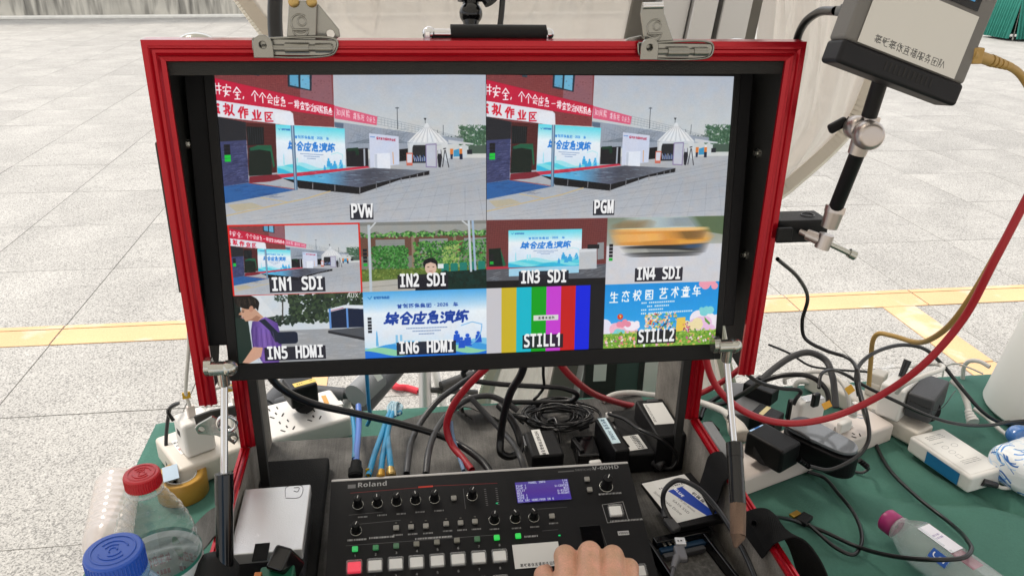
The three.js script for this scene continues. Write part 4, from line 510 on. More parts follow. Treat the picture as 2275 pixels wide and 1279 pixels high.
// ---------------------------------------------------------------- the monitor in the lid
{
  const B = V(-0.199, 1.1285, -0.878), ex = V(0.597, -0.0055, 0).normalize(), n0 = V(0, 0.158, 0.9874), ey = V(0, 0, 0).crossVectors(n0, ex).normalize(), n = V(0, 0, 0).crossVectors(ex, ey), w = 0.598, h = 0.3365;
  const t = thing('monitor', 'flat black monitor in the raised lid, showing a grid of camera pictures', 'monitor', null, V(0.1, 1.1, -0.9));
  const P = (a, b, c = 0) => B.clone().addScaledVector(ex, a).addScaledVector(ey, b).addScaledVector(n, c), R = basis(ex, ey, n, V(0, 0, 0));
  const blk = (x0, x1, y0, y1, z0, z1, r) => { const c = P((x0 + x1) / 2, (y0 + y1) / 2, (z0 + z1) / 2); return rbox(x1 - x0, y1 - y0, z1 - z0, r).applyMatrix4(R.clone().setPosition(c)); };
  const sg = new THREE.PlaneGeometry(w, h).applyMatrix4(R.clone().setPosition(P(w / 2, h / 2, 0)));
  part(t, 'screen', sg, K(0x040405, 0.5, { emissive: 0xffffff, emissiveMap: tScreen, emissiveIntensity: 0.54 }));
  part(t, 'bezel', [blk(-0.012, 0, -0.021, h + 0.009, -0.02, 0.0022, 0.0015), blk(w, w + 0.009, -0.021, h + 0.009, -0.02, 0.0022, 0.0015), blk(-0.001, w + 0.001, h, h + 0.009, -0.02, 0.002, 0.001), blk(-0.001, w + 0.001, -0.021, 0, -0.02, 0.0025, 0.0015)], M.bezel);
  part(t, 'back_shell', blk(-0.011, w + 0.008, -0.02, h + 0.008, -0.045, -0.004, 0.006), M.black);
  part(t, 'mounting_board', blk(-0.035, -0.0125, 0.02, h + 0.008, -0.03, -0.012, 0.001), M.black); part(t, 'mounting_board', blk(w + 0.0095, w + 0.03, 0.02, h + 0.008, -0.03, -0.012, 0.001), M.black);
}

// ---------------------------------------------------------------- the video switcher
const label = (w, h, draw) => ctex(w, h, (x) => { x.fillStyle = '#d9d9d6'; x.fillRect(0, 0, w, h); draw(x, w, h); });
const ticks = (x, x0, y0, n, st, h, rows, rs, col = '#444') => { x.fillStyle = col; for (let r = 0; r < rows; r++) for (let i = 0; i < n; i++) x.fillRect(x0 + i * st, y0 + r * rs, st * (0.4 + 0.45 * rnd()), h); };
const SW = {};
{
  const p0 = V(-0.113, 0.885, -0.962), ex = V(0.4365, 0, 0.006).normalize(), ez = V(0, -0.045, 0.136); ez.addScaledVector(ex, -ez.dot(ex)).normalize();
  const n = V(0, 0, 0).crossVectors(ez, ex).normalize(), W = 0.4365, D = 0.212;
  const R = basis(ex, n, ez, V(0, 0, 0)), Q = new THREE.Quaternion().setFromRotationMatrix(R);
  const on = (u, v, h = 0) => PP(u, v, p0.clone().addScaledVector(n, h), n);
  const loc = (u, v, h = 0) => { const d = on(u, v, h).sub(p0); return [d.dot(ex), d.dot(ez)]; };
  const L = (a, b, h = 0) => p0.clone().addScaledVector(ex, a).addScaledVector(ez, b).addScaledVector(n, h);
  Object.assign(SW, { on, L, n, ex, ez, Q });
  const t = thing('video_switcher', 'black video switcher with knobs, lit buttons and a small display in the case', 'video switcher', null, V(0.1, FL, -0.86));
  const tPanel = ctex(2048, 995, (x, w, h) => {
    x.fillStyle = '#101012'; x.fillRect(0, 0, w, h); const k = w / W, q = (u, v) => { const [a, b] = loc(u, v); return [a * k, b * k]; };
    const l = (col, lw, ...m) => { const p = []; for (let i = 0; i < m.length; i += 2) p.push(q(m[i], m[i + 1])); line(x, col, lw, p); };
    fill(x, '#0f0f11', [q(768, 1093), q(1108, 1070), q(1125, 1128), q(770, 1152)]); fill(x, '#0c0c0e', [q(1124, 1063), q(1370, 1043), q(1392, 1118), q(1133, 1134)]);
    l('#8d2a2a', 3, 778, 1095, 928, 1083); l('#c23a2c', 12, 929, 1082, 962, 1079.5); l('#8d2a2a', 3, 964, 1079, 1105, 1073); l('#6a6a6a', 2.5, 1029, 1085, 1034, 1130); l('#777', 2, 774, 1144, 850, 1137); l('#777', 2, 776, 1166, 890, 1155); l('#777', 2, 768, 1212, 1110, 1187); l('#6d6d6d', 2, 1190, 1131, 1260, 1126); l('#6d6d6d', 2, 1205, 1179, 1240, 1176);
    const txt = (s, u, v, size, col = '#c9c9c9', bold = false, sp = 1) => { const [a, b] = q(u, v); x.save(); x.translate(a, b); x.scale(sp, 1); x.font = `${bold ? 'bold ' : ''}${size}px sans-serif`; x.fillStyle = col; x.fillText(s, 0, 0); x.restore(); };
    x.fillStyle = '#6d6d6d'; { const [a, b] = q(772, 1084); x.fillRect(a, b - 26, 52, 30); } txt('Roland', 793, 1082.5, 50, '#9c9c9c', true, 1.2); txt('V-60HD', 1317, 1044, 44, '#8a8a8a', true, 1.25); txt('SWITCHER', 1278, 1046.5, 22, '#7f7f7f', false, 1.3); l('#5a5a5a', 10, 1240, 1048, 1276, 1045.5);
    for (const [u, v] of [[873, 1187], [906, 1185], [940, 1183], [984, 1178], [1016, 1176], [1048, 1174], [1220, 1161], [795, 1147], [838, 1143], [881, 1140], [923, 1136], [965, 1133], [1088, 1174], [1137, 1172], [1178, 1169]]) { const [a, b] = q(u, v); ticks(x, a, b, 7, 9, 11, 1, 0, '#8b8b8b'); }
    for (const [u, v, m] of [[772, 1198, 12], [820, 1193, 16], [922, 1195, 24], [1165, 1190, 9], [1330, 1096, 16], [1356, 1156, 22]]) { const [a, b] = q(u, v); ticks(x, a, b, m, 10, 13, 1, 0, '#a9a9a9'); }
    l('#a9a9a9', 3, 1338, 1121, 1384, 1114, 1397, 1156, 1350, 1161, 1338, 1121); for (let i = 0; i < 8; i++) { txt(String(i + 1), 786 + i * 46, 1237 - i * 3.4, 22, '#bbb'); txt(String(i + 1), 784 + i * 46.5, 1288 - i * 3.4, 22, '#bbb'); }
    { const [a, b] = q(1372, 1180); x.fillStyle = '#b9b9b9'; x.fillRect(a, b, 74, 30); x.fillStyle = '#222'; x.font = 'bold 22px sans-serif'; x.fillText('VIDEO', a + 5, b + 23); }
    l('#6c6c6c', 2, 1335, 1172, 1350, 1215); for (const u of [0, 1]) for (let i = 0; i < 9; i++) { const [a, b] = q(1075 + u * 25 + i * 0.6, 1086 + i * 4.4 - u * 2); x.fillStyle = '#666'; x.fillRect(a, b, 14, 5); }
  });
  const top = new THREE.BoxGeometry(W, 0.003, D); { const uv = top.attributes.uv; for (let i = 8; i < 12; i++) uv.setXY(i, top.attributes.position.getX(i) / W + 0.5, 1 - (top.attributes.position.getZ(i) / D + 0.5)); for (let i = 0; i < 24; i++) if (i < 8 || i > 11) uv.setXY(i, 0.001, 0.999); }
  part(t, 'control_panel', top.applyMatrix4(R.clone().setPosition(L(W / 2, D / 2, -0.0015))), K(0xffffff, 0.4, { map: tPanel, bumpMap: tFine, bumpScale: 0.00012 }));
  const bs = new THREE.Shape([[0, 0], [0, p0.y - FL - 0.0045], [D * 0.955, p0.y - FL - 0.0045 - D * 0.316], [D * 0.955, 0]].map(([a, b]) => new THREE.Vector2(a, b)));
  part(t, 'body', uvm(new THREE.ExtrudeGeometry(bs, { depth: W - 0.004, bevelEnabled: false }).applyMatrix4(new THREE.Matrix4().makeBasis(V(0, 0, 1), V(0, 1, 0), V(-1, 0, 0))).translate(p0.x + W - 0.002, FL + 0.001, p0.z)), M.panel);
  part(t, 'rear_lip', rbox(W, 0.006, 0.004, 0.0012).applyMatrix4(R.clone().setPosition(L(W / 2, -0.0022, -0.0028))), M.alu);
  // knobs, all alike but one
  const kn = mergeGeometries([new THREE.LatheGeometry([[0, 0.0165], [0.0045, 0.0165], [0.0052, 0.0155], [0.0056, 0.003], [0.0062, 0.001], [0.0062, 0]].map(([a, b]) => new THREE.Vector2(a, b)), 24)]), ring = new THREE.TorusGeometry(0.0072, 0.0006, 8, 40).rotateX(Math.PI / 2), mark = rbox(0.0009, 0.0007, 0.0046, 0.0002).translate(0, 0.0167, -0.0022);
  const knob = (u, v, s = 1) => { const q = Q.clone().multiply(new THREE.Quaternion().setFromAxisAngle(V(0, 1, 0), (rnd() - 0.5) * 1.6)), m = inst(t, 'knob', kn, M.black, on(u, v), q); m.scale.setScalar(s); for (const [nm, g, mt] of [['dial_ring', ring, M.steel], ['pointer', mark, M.paper]]) { const c = new THREE.Mesh(g, mt); c.name = nm; m.add(c); } };
  for (const [u, v] of [[795, 1121], [838, 1118], [881, 1114], [923, 1111], [965, 1108], [1049, 1102], [791, 1179], [1098, 1155], [1145, 1152], [1186, 1149]]) knob(u, v); knob(1347, 1080, 1.3);
  const sb = rbox(0.0078, 0.004, 0.0072, 0.0012).translate(0, 0.002, 0), off = S(0x8c8a84, 0.5);
  const small = (u, v, m, lb) => inst(t, 'small_button', sb, m, on(u, v), Q, lb);
  for (const [u, v] of [[880, 1174], [913, 1172], [946, 1170], [991, 1165], [1023, 1163], [1055, 1160], [1008, 1108], [1226, 1148], [1304, 1066], [1310, 1089]]) small(u, v, off);
  for (const [u, v, c, k] of [[788.5, 1221, 0x2fe070, 0.3], [834.6, 1218, 0x2fa058, 0.16], [880, 1214, 0x6a9a72, 0.08], [925, 1210, 0, 0], [970.6, 1206, 0, 0], [1015, 1202, 0, 0], [1060, 1199, 0x4c8a58, 0.1], [1103.5, 1195.6, 0x12e04c, 0.42], [1151, 1192, 0x12e04c, 0.42]]) small(u, v, k ? S(0x3f5f48, 0.5, { emissive: c, emissiveIntensity: k }) : S(0x7d7c72, 0.5), k > 0.2 ? 'lit green' : undefined);
  const tiny = rbox(0.003, 0.0012, 0.0018, 0.0004).translate(0, 0.0006, 0); for (const [u, v] of [[880, 1162], [913, 1160], [946, 1157], [991, 1153], [1023, 1151], [1055, 1148]]) inst(t, 'indicator', tiny, S(0x55534e, 0.5), on(u, v), Q);
  inst(t, 'indicator', tiny, glow(0x12d070, 0.5), on(1243, 1189.5), Q, 'lit green'); inst(t, 'indicator', tiny, glow(0x1fd08a, 0.4), on(1104, 1118), Q, 'lit green');
  const bc = rbox(0.0172, 0.0056, 0.0146, 0.0014).translate(0, 0.0028, 0), shell = rbox(0.0212, 0.0092, 0.0182, 0.0026, 3).translate(0, 0.0046, 0), cross = S(0xe6e6e3, 0.55), lit = S(0xd02440, 0.5, { emissive: 0xff1f4a, emissiveIntensity: 0.32 });
  const big = (u, v, m, lb) => { const b = inst(t, 'cross_point_button', bc, m, on(u, v), Q, lb); const c = new THREE.Mesh(shell, M.clear); c.name = 'clear_cap'; b.add(c); };
  for (let i = 0; i < 8; i++) big(787 + i * 46.1, 1263 - i * 3.5, i ? cross : lit, i ? undefined : 'lit red');
  for (let i = 0; i < 8; i++) big(783 + i * 47, 1322 - i * 3.6, cross);
  big(1367, 1138, cross); big(1419, 1272, cross);
  // display
  const tL = ctex(512, 208, (x, w, h) => { x.fillStyle = grad(x, 0, h, '#4f3f9c', '#54309a', '#4a38a8'); x.fillRect(0, 0, w, h); x.fillStyle = '#dfe6ff'; x.font = 'bold 27px monospace'; const r = ['PinP 1', 'PinP 2', 'SPLIT', 'MIX', 'WIPE 1', 'WIPE 2', 'DSK SRC HDMI/RGB IN 6'], e = ['1/4', 'U-CENTER', 'MIX', 'U-RIGHT', 'H-RIGHT', '', '']; x.fillText('PANEL INFO', 130, 22); x.fillText('1/4', 455, 22); r.forEach((s, i) => x.fillText(s, 6, 48 + i * 25.5)); x.textAlign = 'right'; e.forEach((s, i) => x.fillText(s, 506, 48 + i * 25.5)); });
  { const a = on(1142.7, 1073, 0.0006), b = on(1260, 1064.8, 0.0006), c = on(1151, 1117.5, 0.0006); part(t, 'display', sheet(a, b, c, 0.001), S(0x0a0a12, 0.25, { emissive: 0xffffff, emissiveMap: tL, emissiveIntensity: 0.42 })); }
  // paper sticker
  const tS = label(256, 132, (x, w, h) => { x.strokeStyle = '#3a3a3a'; hanRow(x, '摄影摄像直播服务团队', 38, 116, 20, 15, 17, 1.8); });
  part(t, 'sticker', sheet(on(1136, 1211, 0.0004), on(1238, 1203, 0.0004), on(1146, 1264, 0.0004), 0.0005), mapped(tS, 0.6));
  // fader slot and lever
  part(t, 'fader_track', rbox(0.03, 0.002, 0.075, 0.0008).applyMatrix4(R.clone().setPosition(on(1322, 1222, 0.0008))), M.gloss); part(t, 'fader_lever', [rbox(0.055, 0.011, 0.015, 0.005, 3).applyMatrix4(R.clone().setPosition(on(1330, 1262, 0.021))), rbox(0.012, 0.02, 0.006, 0.001).applyMatrix4(R.clone().setPosition(on(1330, 1262, 0.01)))], M.black);
}

// ---------------------------------------------------------------- the operator's hand on the fader
{
  const B = []; // bones: [a, b, ra, rb]
  const bone = (a, b, ra, rb = ra) => B.push([a, b, ra, rb]);
  const mcp = [PY(1262, 1322, 0.895), PY(1312, 1334, 0.905), PY(1362, 1338, 0.903), PY(1402, 1344, 0.894)];
  const pip = [PY(1256, 1236, 0.895), PY(1310, 1228, 0.901), PY(1361, 1236, 0.898), PY(1398, 1262, 0.888)];
  const dip = [PY(1262, 1240, 0.864), PY(1310, 1232, 0.866), PY(1354, 1238, 0.866), PY(1388, 1258, 0.864)];
  const tip = [PY(1276, 1276, 0.856), PY(1322, 1272, 0.857), PY(1362, 1276, 0.857), PY(1390, 1290, 0.857)];
  const wrist = PY(1372, 1530, 0.922), palm = PY(1325, 1420, 0.903), el = PY(1490, 2500, 0.99);
  const rr = [0.0136, 0.0138, 0.0133, 0.0112];
  for (let i = 0; i < 4; i++) { bone(mcp[i], pip[i], rr[i] + 0.0012, rr[i]); bone(pip[i], dip[i], rr[i] - 0.0004, rr[i] - 0.002); bone(dip[i], tip[i], rr[i] - 0.002, rr[i] - 0.003); bone(mcp[i], wrist.clone().lerp(mcp[i], 0.2), rr[i] + 0.0022, 0.014); }
  bone(palm, mcp[1].clone().add(V(0, -0.014, 0)), 0.018, 0.014); bone(palm, mcp[2].clone().add(V(0, -0.014, 0)), 0.018, 0.013); bone(palm, wrist, 0.021, 0.021); bone(wrist.clone().add(V(-0.011, 0, 0)), wrist.clone().lerp(el, 0.4), 0.021, 0.026); bone(wrist.clone().add(V(0.011, 0, 0)), wrist.clone().lerp(el, 0.4), 0.021, 0.026);
  const t1 = PY(1262, 1396, 0.896), t2 = PY(1222, 1312, 0.888), t3 = PY(1208, 1278, 0.878), t4 = PY(1214, 1268, 0.866); bone(palm, t1, 0.018, 0.0155); bone(t1, t2, 0.0162, 0.0135); bone(t2, t3, 0.0135, 0.0118); bone(t2, mcp[0], 0.0125, 0.0135); bone(t3, t4, 0.0102, 0.0085);
  const box = new THREE.Box3(); for (const [a, b] of B) if (a.z < -0.42 && true) { box.expandByPoint(a); if (b.z < -0.42) box.expandByPoint(b); } box.expandByScalar(0.03);
  const c = box.getCenter(V(0, 0, 0)), half = Math.max(box.max.x - box.min.x, box.max.y - box.min.y, box.max.z - box.min.z) / 2;
  const N = 116, mc = new MarchingCubes(N, M.skin, false, false, 300000); mc.isolation = 0;
  const segs = B.map(([a, b, ra, rb]) => { const d = b.clone().sub(a); return [a.x, a.y, a.z, d.x, d.y, d.z, d.lengthSq(), ra, rb - ra]; });
  for (let k = 0; k < N; k++) for (let j = 0; j < N; j++) for (let i = 0; i < N; i++) {
    const x = c.x + (i / (N / 2) - 1) * half, y = c.y + (j / (N / 2) - 1) * half, z = c.z + (k / (N / 2) - 1) * half;
    let acc = 0, mn = 1; for (const s of segs) { const ax = x - s[0], ay = y - s[1], az = z - s[2]; let h = (ax * s[3] + ay * s[4] + az * s[5]) / s[6]; h = h < 0 ? 0 : h > 1 ? 1 : h; const px = ax - s[3] * h, py = ay - s[4] * h, pz = az - s[5] * h, d = Math.sqrt(px * px + py * py + pz * pz) - s[7] - s[8] * h; if (d < mn) mn = d; if (d < 0.03) acc += Math.exp(-d * 560); }
    mc.field[i + j * N + k * N * N] = acc > 0 ? Math.log(acc) / 560 : -mn;
  }
  mc.update(); const cnt = mc.count, g = new THREE.BufferGeometry(), ps = new Float32Array(cnt * 3), nr = new Float32Array(cnt * 3);
  for (let i = 0; i < cnt; i++) for (let k = 0; k < 3; k++) { ps[i * 3 + k] = mc.positionArray[i * 3 + k] * half + c.getComponent(k); nr[i * 3 + k] = mc.normalArray[i * 3 + k]; }
  g.setAttribute('position', new THREE.BufferAttribute(ps, 3)); g.setAttribute('normal', new THREE.BufferAttribute(nr, 3)); const gu = uvm(g);
  const t = thing('person', 'bare hand and forearm of a person, fist closed over the switcher fader', 'person', null, V(c.x, FL, c.z)); part(t, 'body', gu, M.skin);
  const s0 = wrist.clone().lerp(el, 0.36); part(t, 'sleeve', uvm(lathe([[0.036, 0], [0.044, 0.002], [0.05, 0.12], [0.056, 0.26], [0.058, 0.34], [0.03, 0.36], [0, 0.365]], s0, el)), M.sleeve);
}

// ---------------------------------------------------------------- things in the case
const sticker = (w, h, f) => mapped(label(w, h, f), 0.55);
{ // silver drive on the foam
  const t = thing('hard_drive', 'brushed silver external drive on black foam, left of the switcher', 'hard drive', null, V(-0.185, 0.823, -0.88)), y = 0.886;
  const a = PY(543, 1086, y), b = PY(690, 1075, y), c = PY(521, 1232, y); part(t, 'casing', uvm(obox(a, b, c, 0.017, 0.002)), M.silver);
  part(t, 'base_plate', obox(a.clone().add(V(0.002, -0.0172, 0.002)), b.clone().add(V(-0.002, -0.0172, 0.002)), c.clone().add(V(0.002, -0.0172, -0.002)), 0.045, 0.003), M.darkgrey);
  const k = (u, v) => PY(u, v, y + 0.0003); part(t, 'scratched_outline', [tube([k(633, 1104), k(637, 1081), k(670, 1079), k(665, 1104), k(634, 1106)], 0.0003, 30, 5), tube([k(652, 1083), k(664, 1083), k(660, 1092), k(652, 1090)], 0.0004, 20, 5)], M.slot); part(t, 'black_tape', uvm(sheet(k(564, 1209), k(597, 1206), k(561, 1248), 0.0006)), M.velcro);
}
{ // green and black card in front of it
  const t = thing('connector', 'black and green connector shell standing against the silver drive', 'connector', null, PY(620, 1260, 0.85));
  part(t, 'shell', obox(PY(612, 1206, 0.93), PY(648, 1216, 0.93), PY(592, 1262, 0.915), 0.05, 0.004), M.gloss); part(t, 'green_body', [obox(PY(578, 1258, 0.905), PY(655, 1252, 0.905), PY(572, 1290, 0.905), 0.05, 0.003)], S(0x0f5a40, 0.45)); part(t, 'copper_tab', obox(PY(565, 1270, 0.91), PY(582, 1269, 0.91), PY(563, 1290, 0.91), 0.01, 0.001), S(0xa8693c, 0.4, { metalness: 0.8 }));
}
{ // SSD with printed label
  const y = 0.846, t = thing('solid_state_drive', 'flat black drive with a white and blue label, right of the switcher', 'solid state drive', null, V(0.4, 0.83, -0.93));
  const a = PY(1424, 1069, y), b = PY(1535, 1048, y), c = PY(1474, 1180, y); part(t, 'casing', obox(a, b, c, 0.009, 0.0015), M.black);
  const tx = label(512, 480, (x, w, h) => { fill(x, '#123fa6', [[200, 140], [400, 128], [512, 430], [512, 480], [370, 480]]); x.save(); x.translate(276, 150); x.rotate(1.42); x.fillStyle = '#fff'; x.font = 'bold 46px sans-serif'; x.fillText('BLUE', -20, 0); x.restore(); x.fillStyle = '#dcdcda'; x.fillRect(120, 0, 340, 110); ticks(x, 132, 90, 12, 26, 16, 1, 0, '#555'); x.save(); x.translate(400, 150); x.rotate(1.3); x.fillStyle = '#e6e6e4'; x.fillRect(-20, -44, 300, 62); x.strokeStyle = '#222'; hanRow(x, '录机硬盘', 46, -13, 46, 36, 40, 5); x.fillStyle = '#222'; x.font = 'bold 42px sans-serif'; x.fillText('1', 232, 2); x.restore(); x.fillStyle = '#333'; const w2 = (s, a, b2, sz) => { x.save(); x.translate(a, b2); x.rotate(1.3); x.font = `${sz}px sans-serif`; x.fillText(s, 0, 0); x.restore(); }; w2('SATA SSD', 160, 250, 42); w2('1TB 3D NAND', 230, 240, 30); w2('Solid State Drive', 44, 120, 42); });
  part(t, 'printed_label', sheet(PY(1440, 1073, y), PY(1534, 1052, y), PY(1483, 1166, y), 0.0005), mapped(tx, 0.5));
}
{ // drive dock
  const t = thing('drive_dock', 'open black drive dock with blue circuit board, below the labelled drive', 'dock', null, V(0.39, 0.81, -0.83)), y = 0.835;
  const a = PY(1452, 1194, y), b = PY(1575, 1168, y), c = PY(1500, 1320, y), e = b.clone().sub(a).normalize(), f = c.clone().sub(a).normalize();
  const w = b.distanceTo(a), d = 0.11; const bx = (s0, s1, t0, t1, h0, h1, r = 0.001) => rbox(s1 - s0, h1 - h0, t1 - t0, r).applyMatrix4(basis(e, V(0, 1, 0), V(0, 0, 0).crossVectors(e, V(0, 1, 0)), a.clone().addScaledVector(e, (s0 + s1) / 2).addScaledVector(f, (t0 + t1) / 2).add(V(0, (h0 + h1) / 2, 0))));
  part(t, 'frame', [bx(0, 0.005, 0, d, -0.02, 0), bx(w - 0.005, w, 0, d, -0.02, 0), bx(0, w, 0, 0.012, -0.012, 0.001), bx(0, w, d - 0.006, d, -0.02, 0)], M.gloss); part(t, 'bottom', bx(0.005, w - 0.005, 0.012, d - 0.006, -0.021, -0.018), M.felt); part(t, 'circuit_board', [bx(0.006, w - 0.006, 0.013, 0.022, -0.014, -0.008)], M.pcb); part(t, 'connector_strip', [bx(0.008, w - 0.016, 0.026, 0.034, -0.015, -0.007)], M.darkgrey); for (let i = 0; i < 5; i++) part(t, 'contact', bx(0.012 + i * 0.008, 0.016 + i * 0.008, 0.012, 0.016, -0.006, -0.004, 0.0004), M.steel);
}
{ // small black converter with a label strip
  const y = 0.852, t = thing('converter_box', 'small black converter with a white lettered strip, behind the switcher', 'converter', null, V(0.215, FL, -1.09));
  part(t, 'body', obox(PY(1163, 958, y), PY(1232, 952, y), PY(1172, 1016, y), 0.04, 0.005), M.black); part(t, 'side_plug', obox(PY(1160, 968, y - 0.008), PY(1172, 967, y - 0.008), PY(1163, 990, y - 0.008), 0.012, 0.001), M.grey); for (const v of [978, 993]) part(t, 'pin', rod(PY(1158, v, y - 0.014), PY(1172, v, y - 0.014), 0.0018), M.steel);
  const tx = label(64, 224, (x) => { x.save(); x.translate(32, 14); x.rotate(Math.PI / 2); x.fillStyle = '#222'; x.font = 'bold 34px sans-serif'; x.fillText('HDMI', 0, 12); x.strokeStyle = '#222'; hanRow(x, '转换器电用', 108, 0, 24, 20, 24, 3); x.restore(); });
  part(t, 'lettered_strip', sheet(PY(1189, 955.5, y), PY(1208, 953.8, y), PY(1190, 1011, y), 0.0005), mapped(tx, 0.5));
}
{ // HDMI splitter standing on edge
  const y = 0.862, t = thing('splitter_box', 'slim black splitter standing on edge, pale blue strip on top, behind the switcher', 'splitter', null, V(0.34, FL, -1.11));
  part(t, 'body', obox(PY(1322, 930, y), PY(1353, 926, y), PY(1360, 1004, y), 0.055, 0.003), M.black);
  const tx = label(64, 288, (x) => { x.fillStyle = '#c4dbe4'; x.fillRect(0, 0, 64, 288); x.save(); x.translate(30, 14); x.rotate(Math.PI / 2); x.strokeStyle = '#33556e'; hanRow(x, '摄影直播', 14, 0, 30, 24, 30, 3.4); x.fillStyle = '#33556e'; x.font = 'bold 36px sans-serif'; x.fillText('-HDMI', 128, 13); x.restore(); });
  part(t, 'lettered_strip', sheet(PY(1328, 930, y), PY(1346, 928, y), PY(1360, 986, y), 0.0005), mapped(tx, 0.5)); part(t, 'port', obox(PY(1330, 958, y - 0.02), PY(1337, 957, y - 0.02), PY(1333, 970, y - 0.02), 0.008, 0.001), M.steel);
}
{ // receiver with sticker lying behind it
  const y = 0.838, t = thing('receiver_box', 'flat black box with white sticker behind the slim splitter, a cable plugged in', 'receiver', null, V(0.38, FL, -1.13));
  part(t, 'body', obox(PY(1352, 912, y), PY(1420, 908, y), PY(1388, 1012, y), 0.036, 0.003), M.black); const tx = label(128, 96, (x) => { ticks(x, 80, 8, 4, 9, 6, 8, 11); });
  part(t, 'sticker', sheet(PY(1369, 972, y), PY(1420, 965, y), PY(1384, 1004, y), 0.0005), mapped(tx, 0.55)); part(t, 'cable_socket', obox(PY(1345, 916, y + 0.012), PY(1358, 914, y + 0.012), PY(1348, 926, y + 0.012), 0.012, 0.001), M.white);
}
{ // tall black box with sticker
  const y = 0.874, t = thing('battery_box', 'tall black box with white sticker beside the right case wall', 'power box', null, V(0.42, FL, -1.12));
  const a = PY(1412, 889, y), b = PY(1472, 884, y), c = PY(1452, 972, y); part(t, 'body', obox(a, b, c, 0.07, 0.003), M.black);
  const tx = label(128, 160, (x) => { ticks(x, 8, 14, 2, 8, 6, 12, 11); ticks(x, 10, 148, 0, 8, 6, 1, 11); });
  part(t, 'sticker', sheet(PY(1432, 897, y), PY(1476, 894, y), PY(1451, 944, y), 0.0005), mapped(tx, 0.55)); part(t, 'switch', obox(PY(1436, 886, y + 0.003), PY(1460, 884, y + 0.003), PY(1438, 892, y + 0.003), 0.004, 0.001), M.darkgrey); const s = PY(1492, 981, 0.852); part(t, 'antenna_socket', rod(s, s.clone().add(V(0, 0, 0.012)), 0.006, 0.0045), M.steel);
}
{ const y = 0.832, t = thing('cable_clip', 'black folded plug block lying between the converter and the slim splitter', 'plug', null, V(0.29, FL, -1.06)); part(t, 'block', obox(PY(1272, 968, y), PY(1320, 966, y), PY(1290, 1012, y), 0.028, 0.003), M.gloss); part(t, 'jaw', [obox(PY(1268, 972, y + 0.004), PY(1278, 970, y + 0.004), PY(1286, 1002, y + 0.004), 0.02, 0.002)], M.black); solo('white_plug', [obox(PY(1308, 1021, 0.845), PY(1334, 1018, 0.845), PY(1310, 1030, 0.845), 0.012, 0.003)], M.white, 'white plug end peeping over the back edge of the switcher', 'plug'); }

const wrapped = (w, h, f) => { const t = ctex(w, h, f); t.wrapS = t.wrapT = THREE.RepeatWrapping; return t; };
// ---------------------------------------------------------------- power strips, chargers and boxes on the desk
function socketSet(parent, c, ex, ez, n, s = 1) { // five slots: a two pin pair and a three pin group
  const g = (a, b, w, d, r) => rbox(w * s * 1.2, 0.0012, d * s, 0.0003, 1).rotateY(r).applyMatrix4(basis(ex, n, ez, c.clone().addScaledVector(ex, a).addScaledVector(ez, b).addScaledVector(n, 0.0001)));
  part(parent, 'socket', [g(-0.006 * s, -0.011 * s, 0.0016, 0.007, 0), g(0.006 * s, -0.011 * s, 0.0016, 0.007, 0), g(0, 0.004 * s, 0.0018, 0.006, 0), g(-0.008 * s, 0.012 * s, 0.0018, 0.0085, 0.6), g(0.008 * s, 0.012 * s, 0.0018, 0.0085, -0.6)], M.slot);
}
const frame3 = (p0, p1, p2) => { const ex = p1.clone().sub(p0).normalize(), ez = p2.clone().sub(p0); ez.addScaledVector(ex, -ez.dot(ex)).normalize(); return [ex, ez]; };
const UP = V(0, 1, 0);
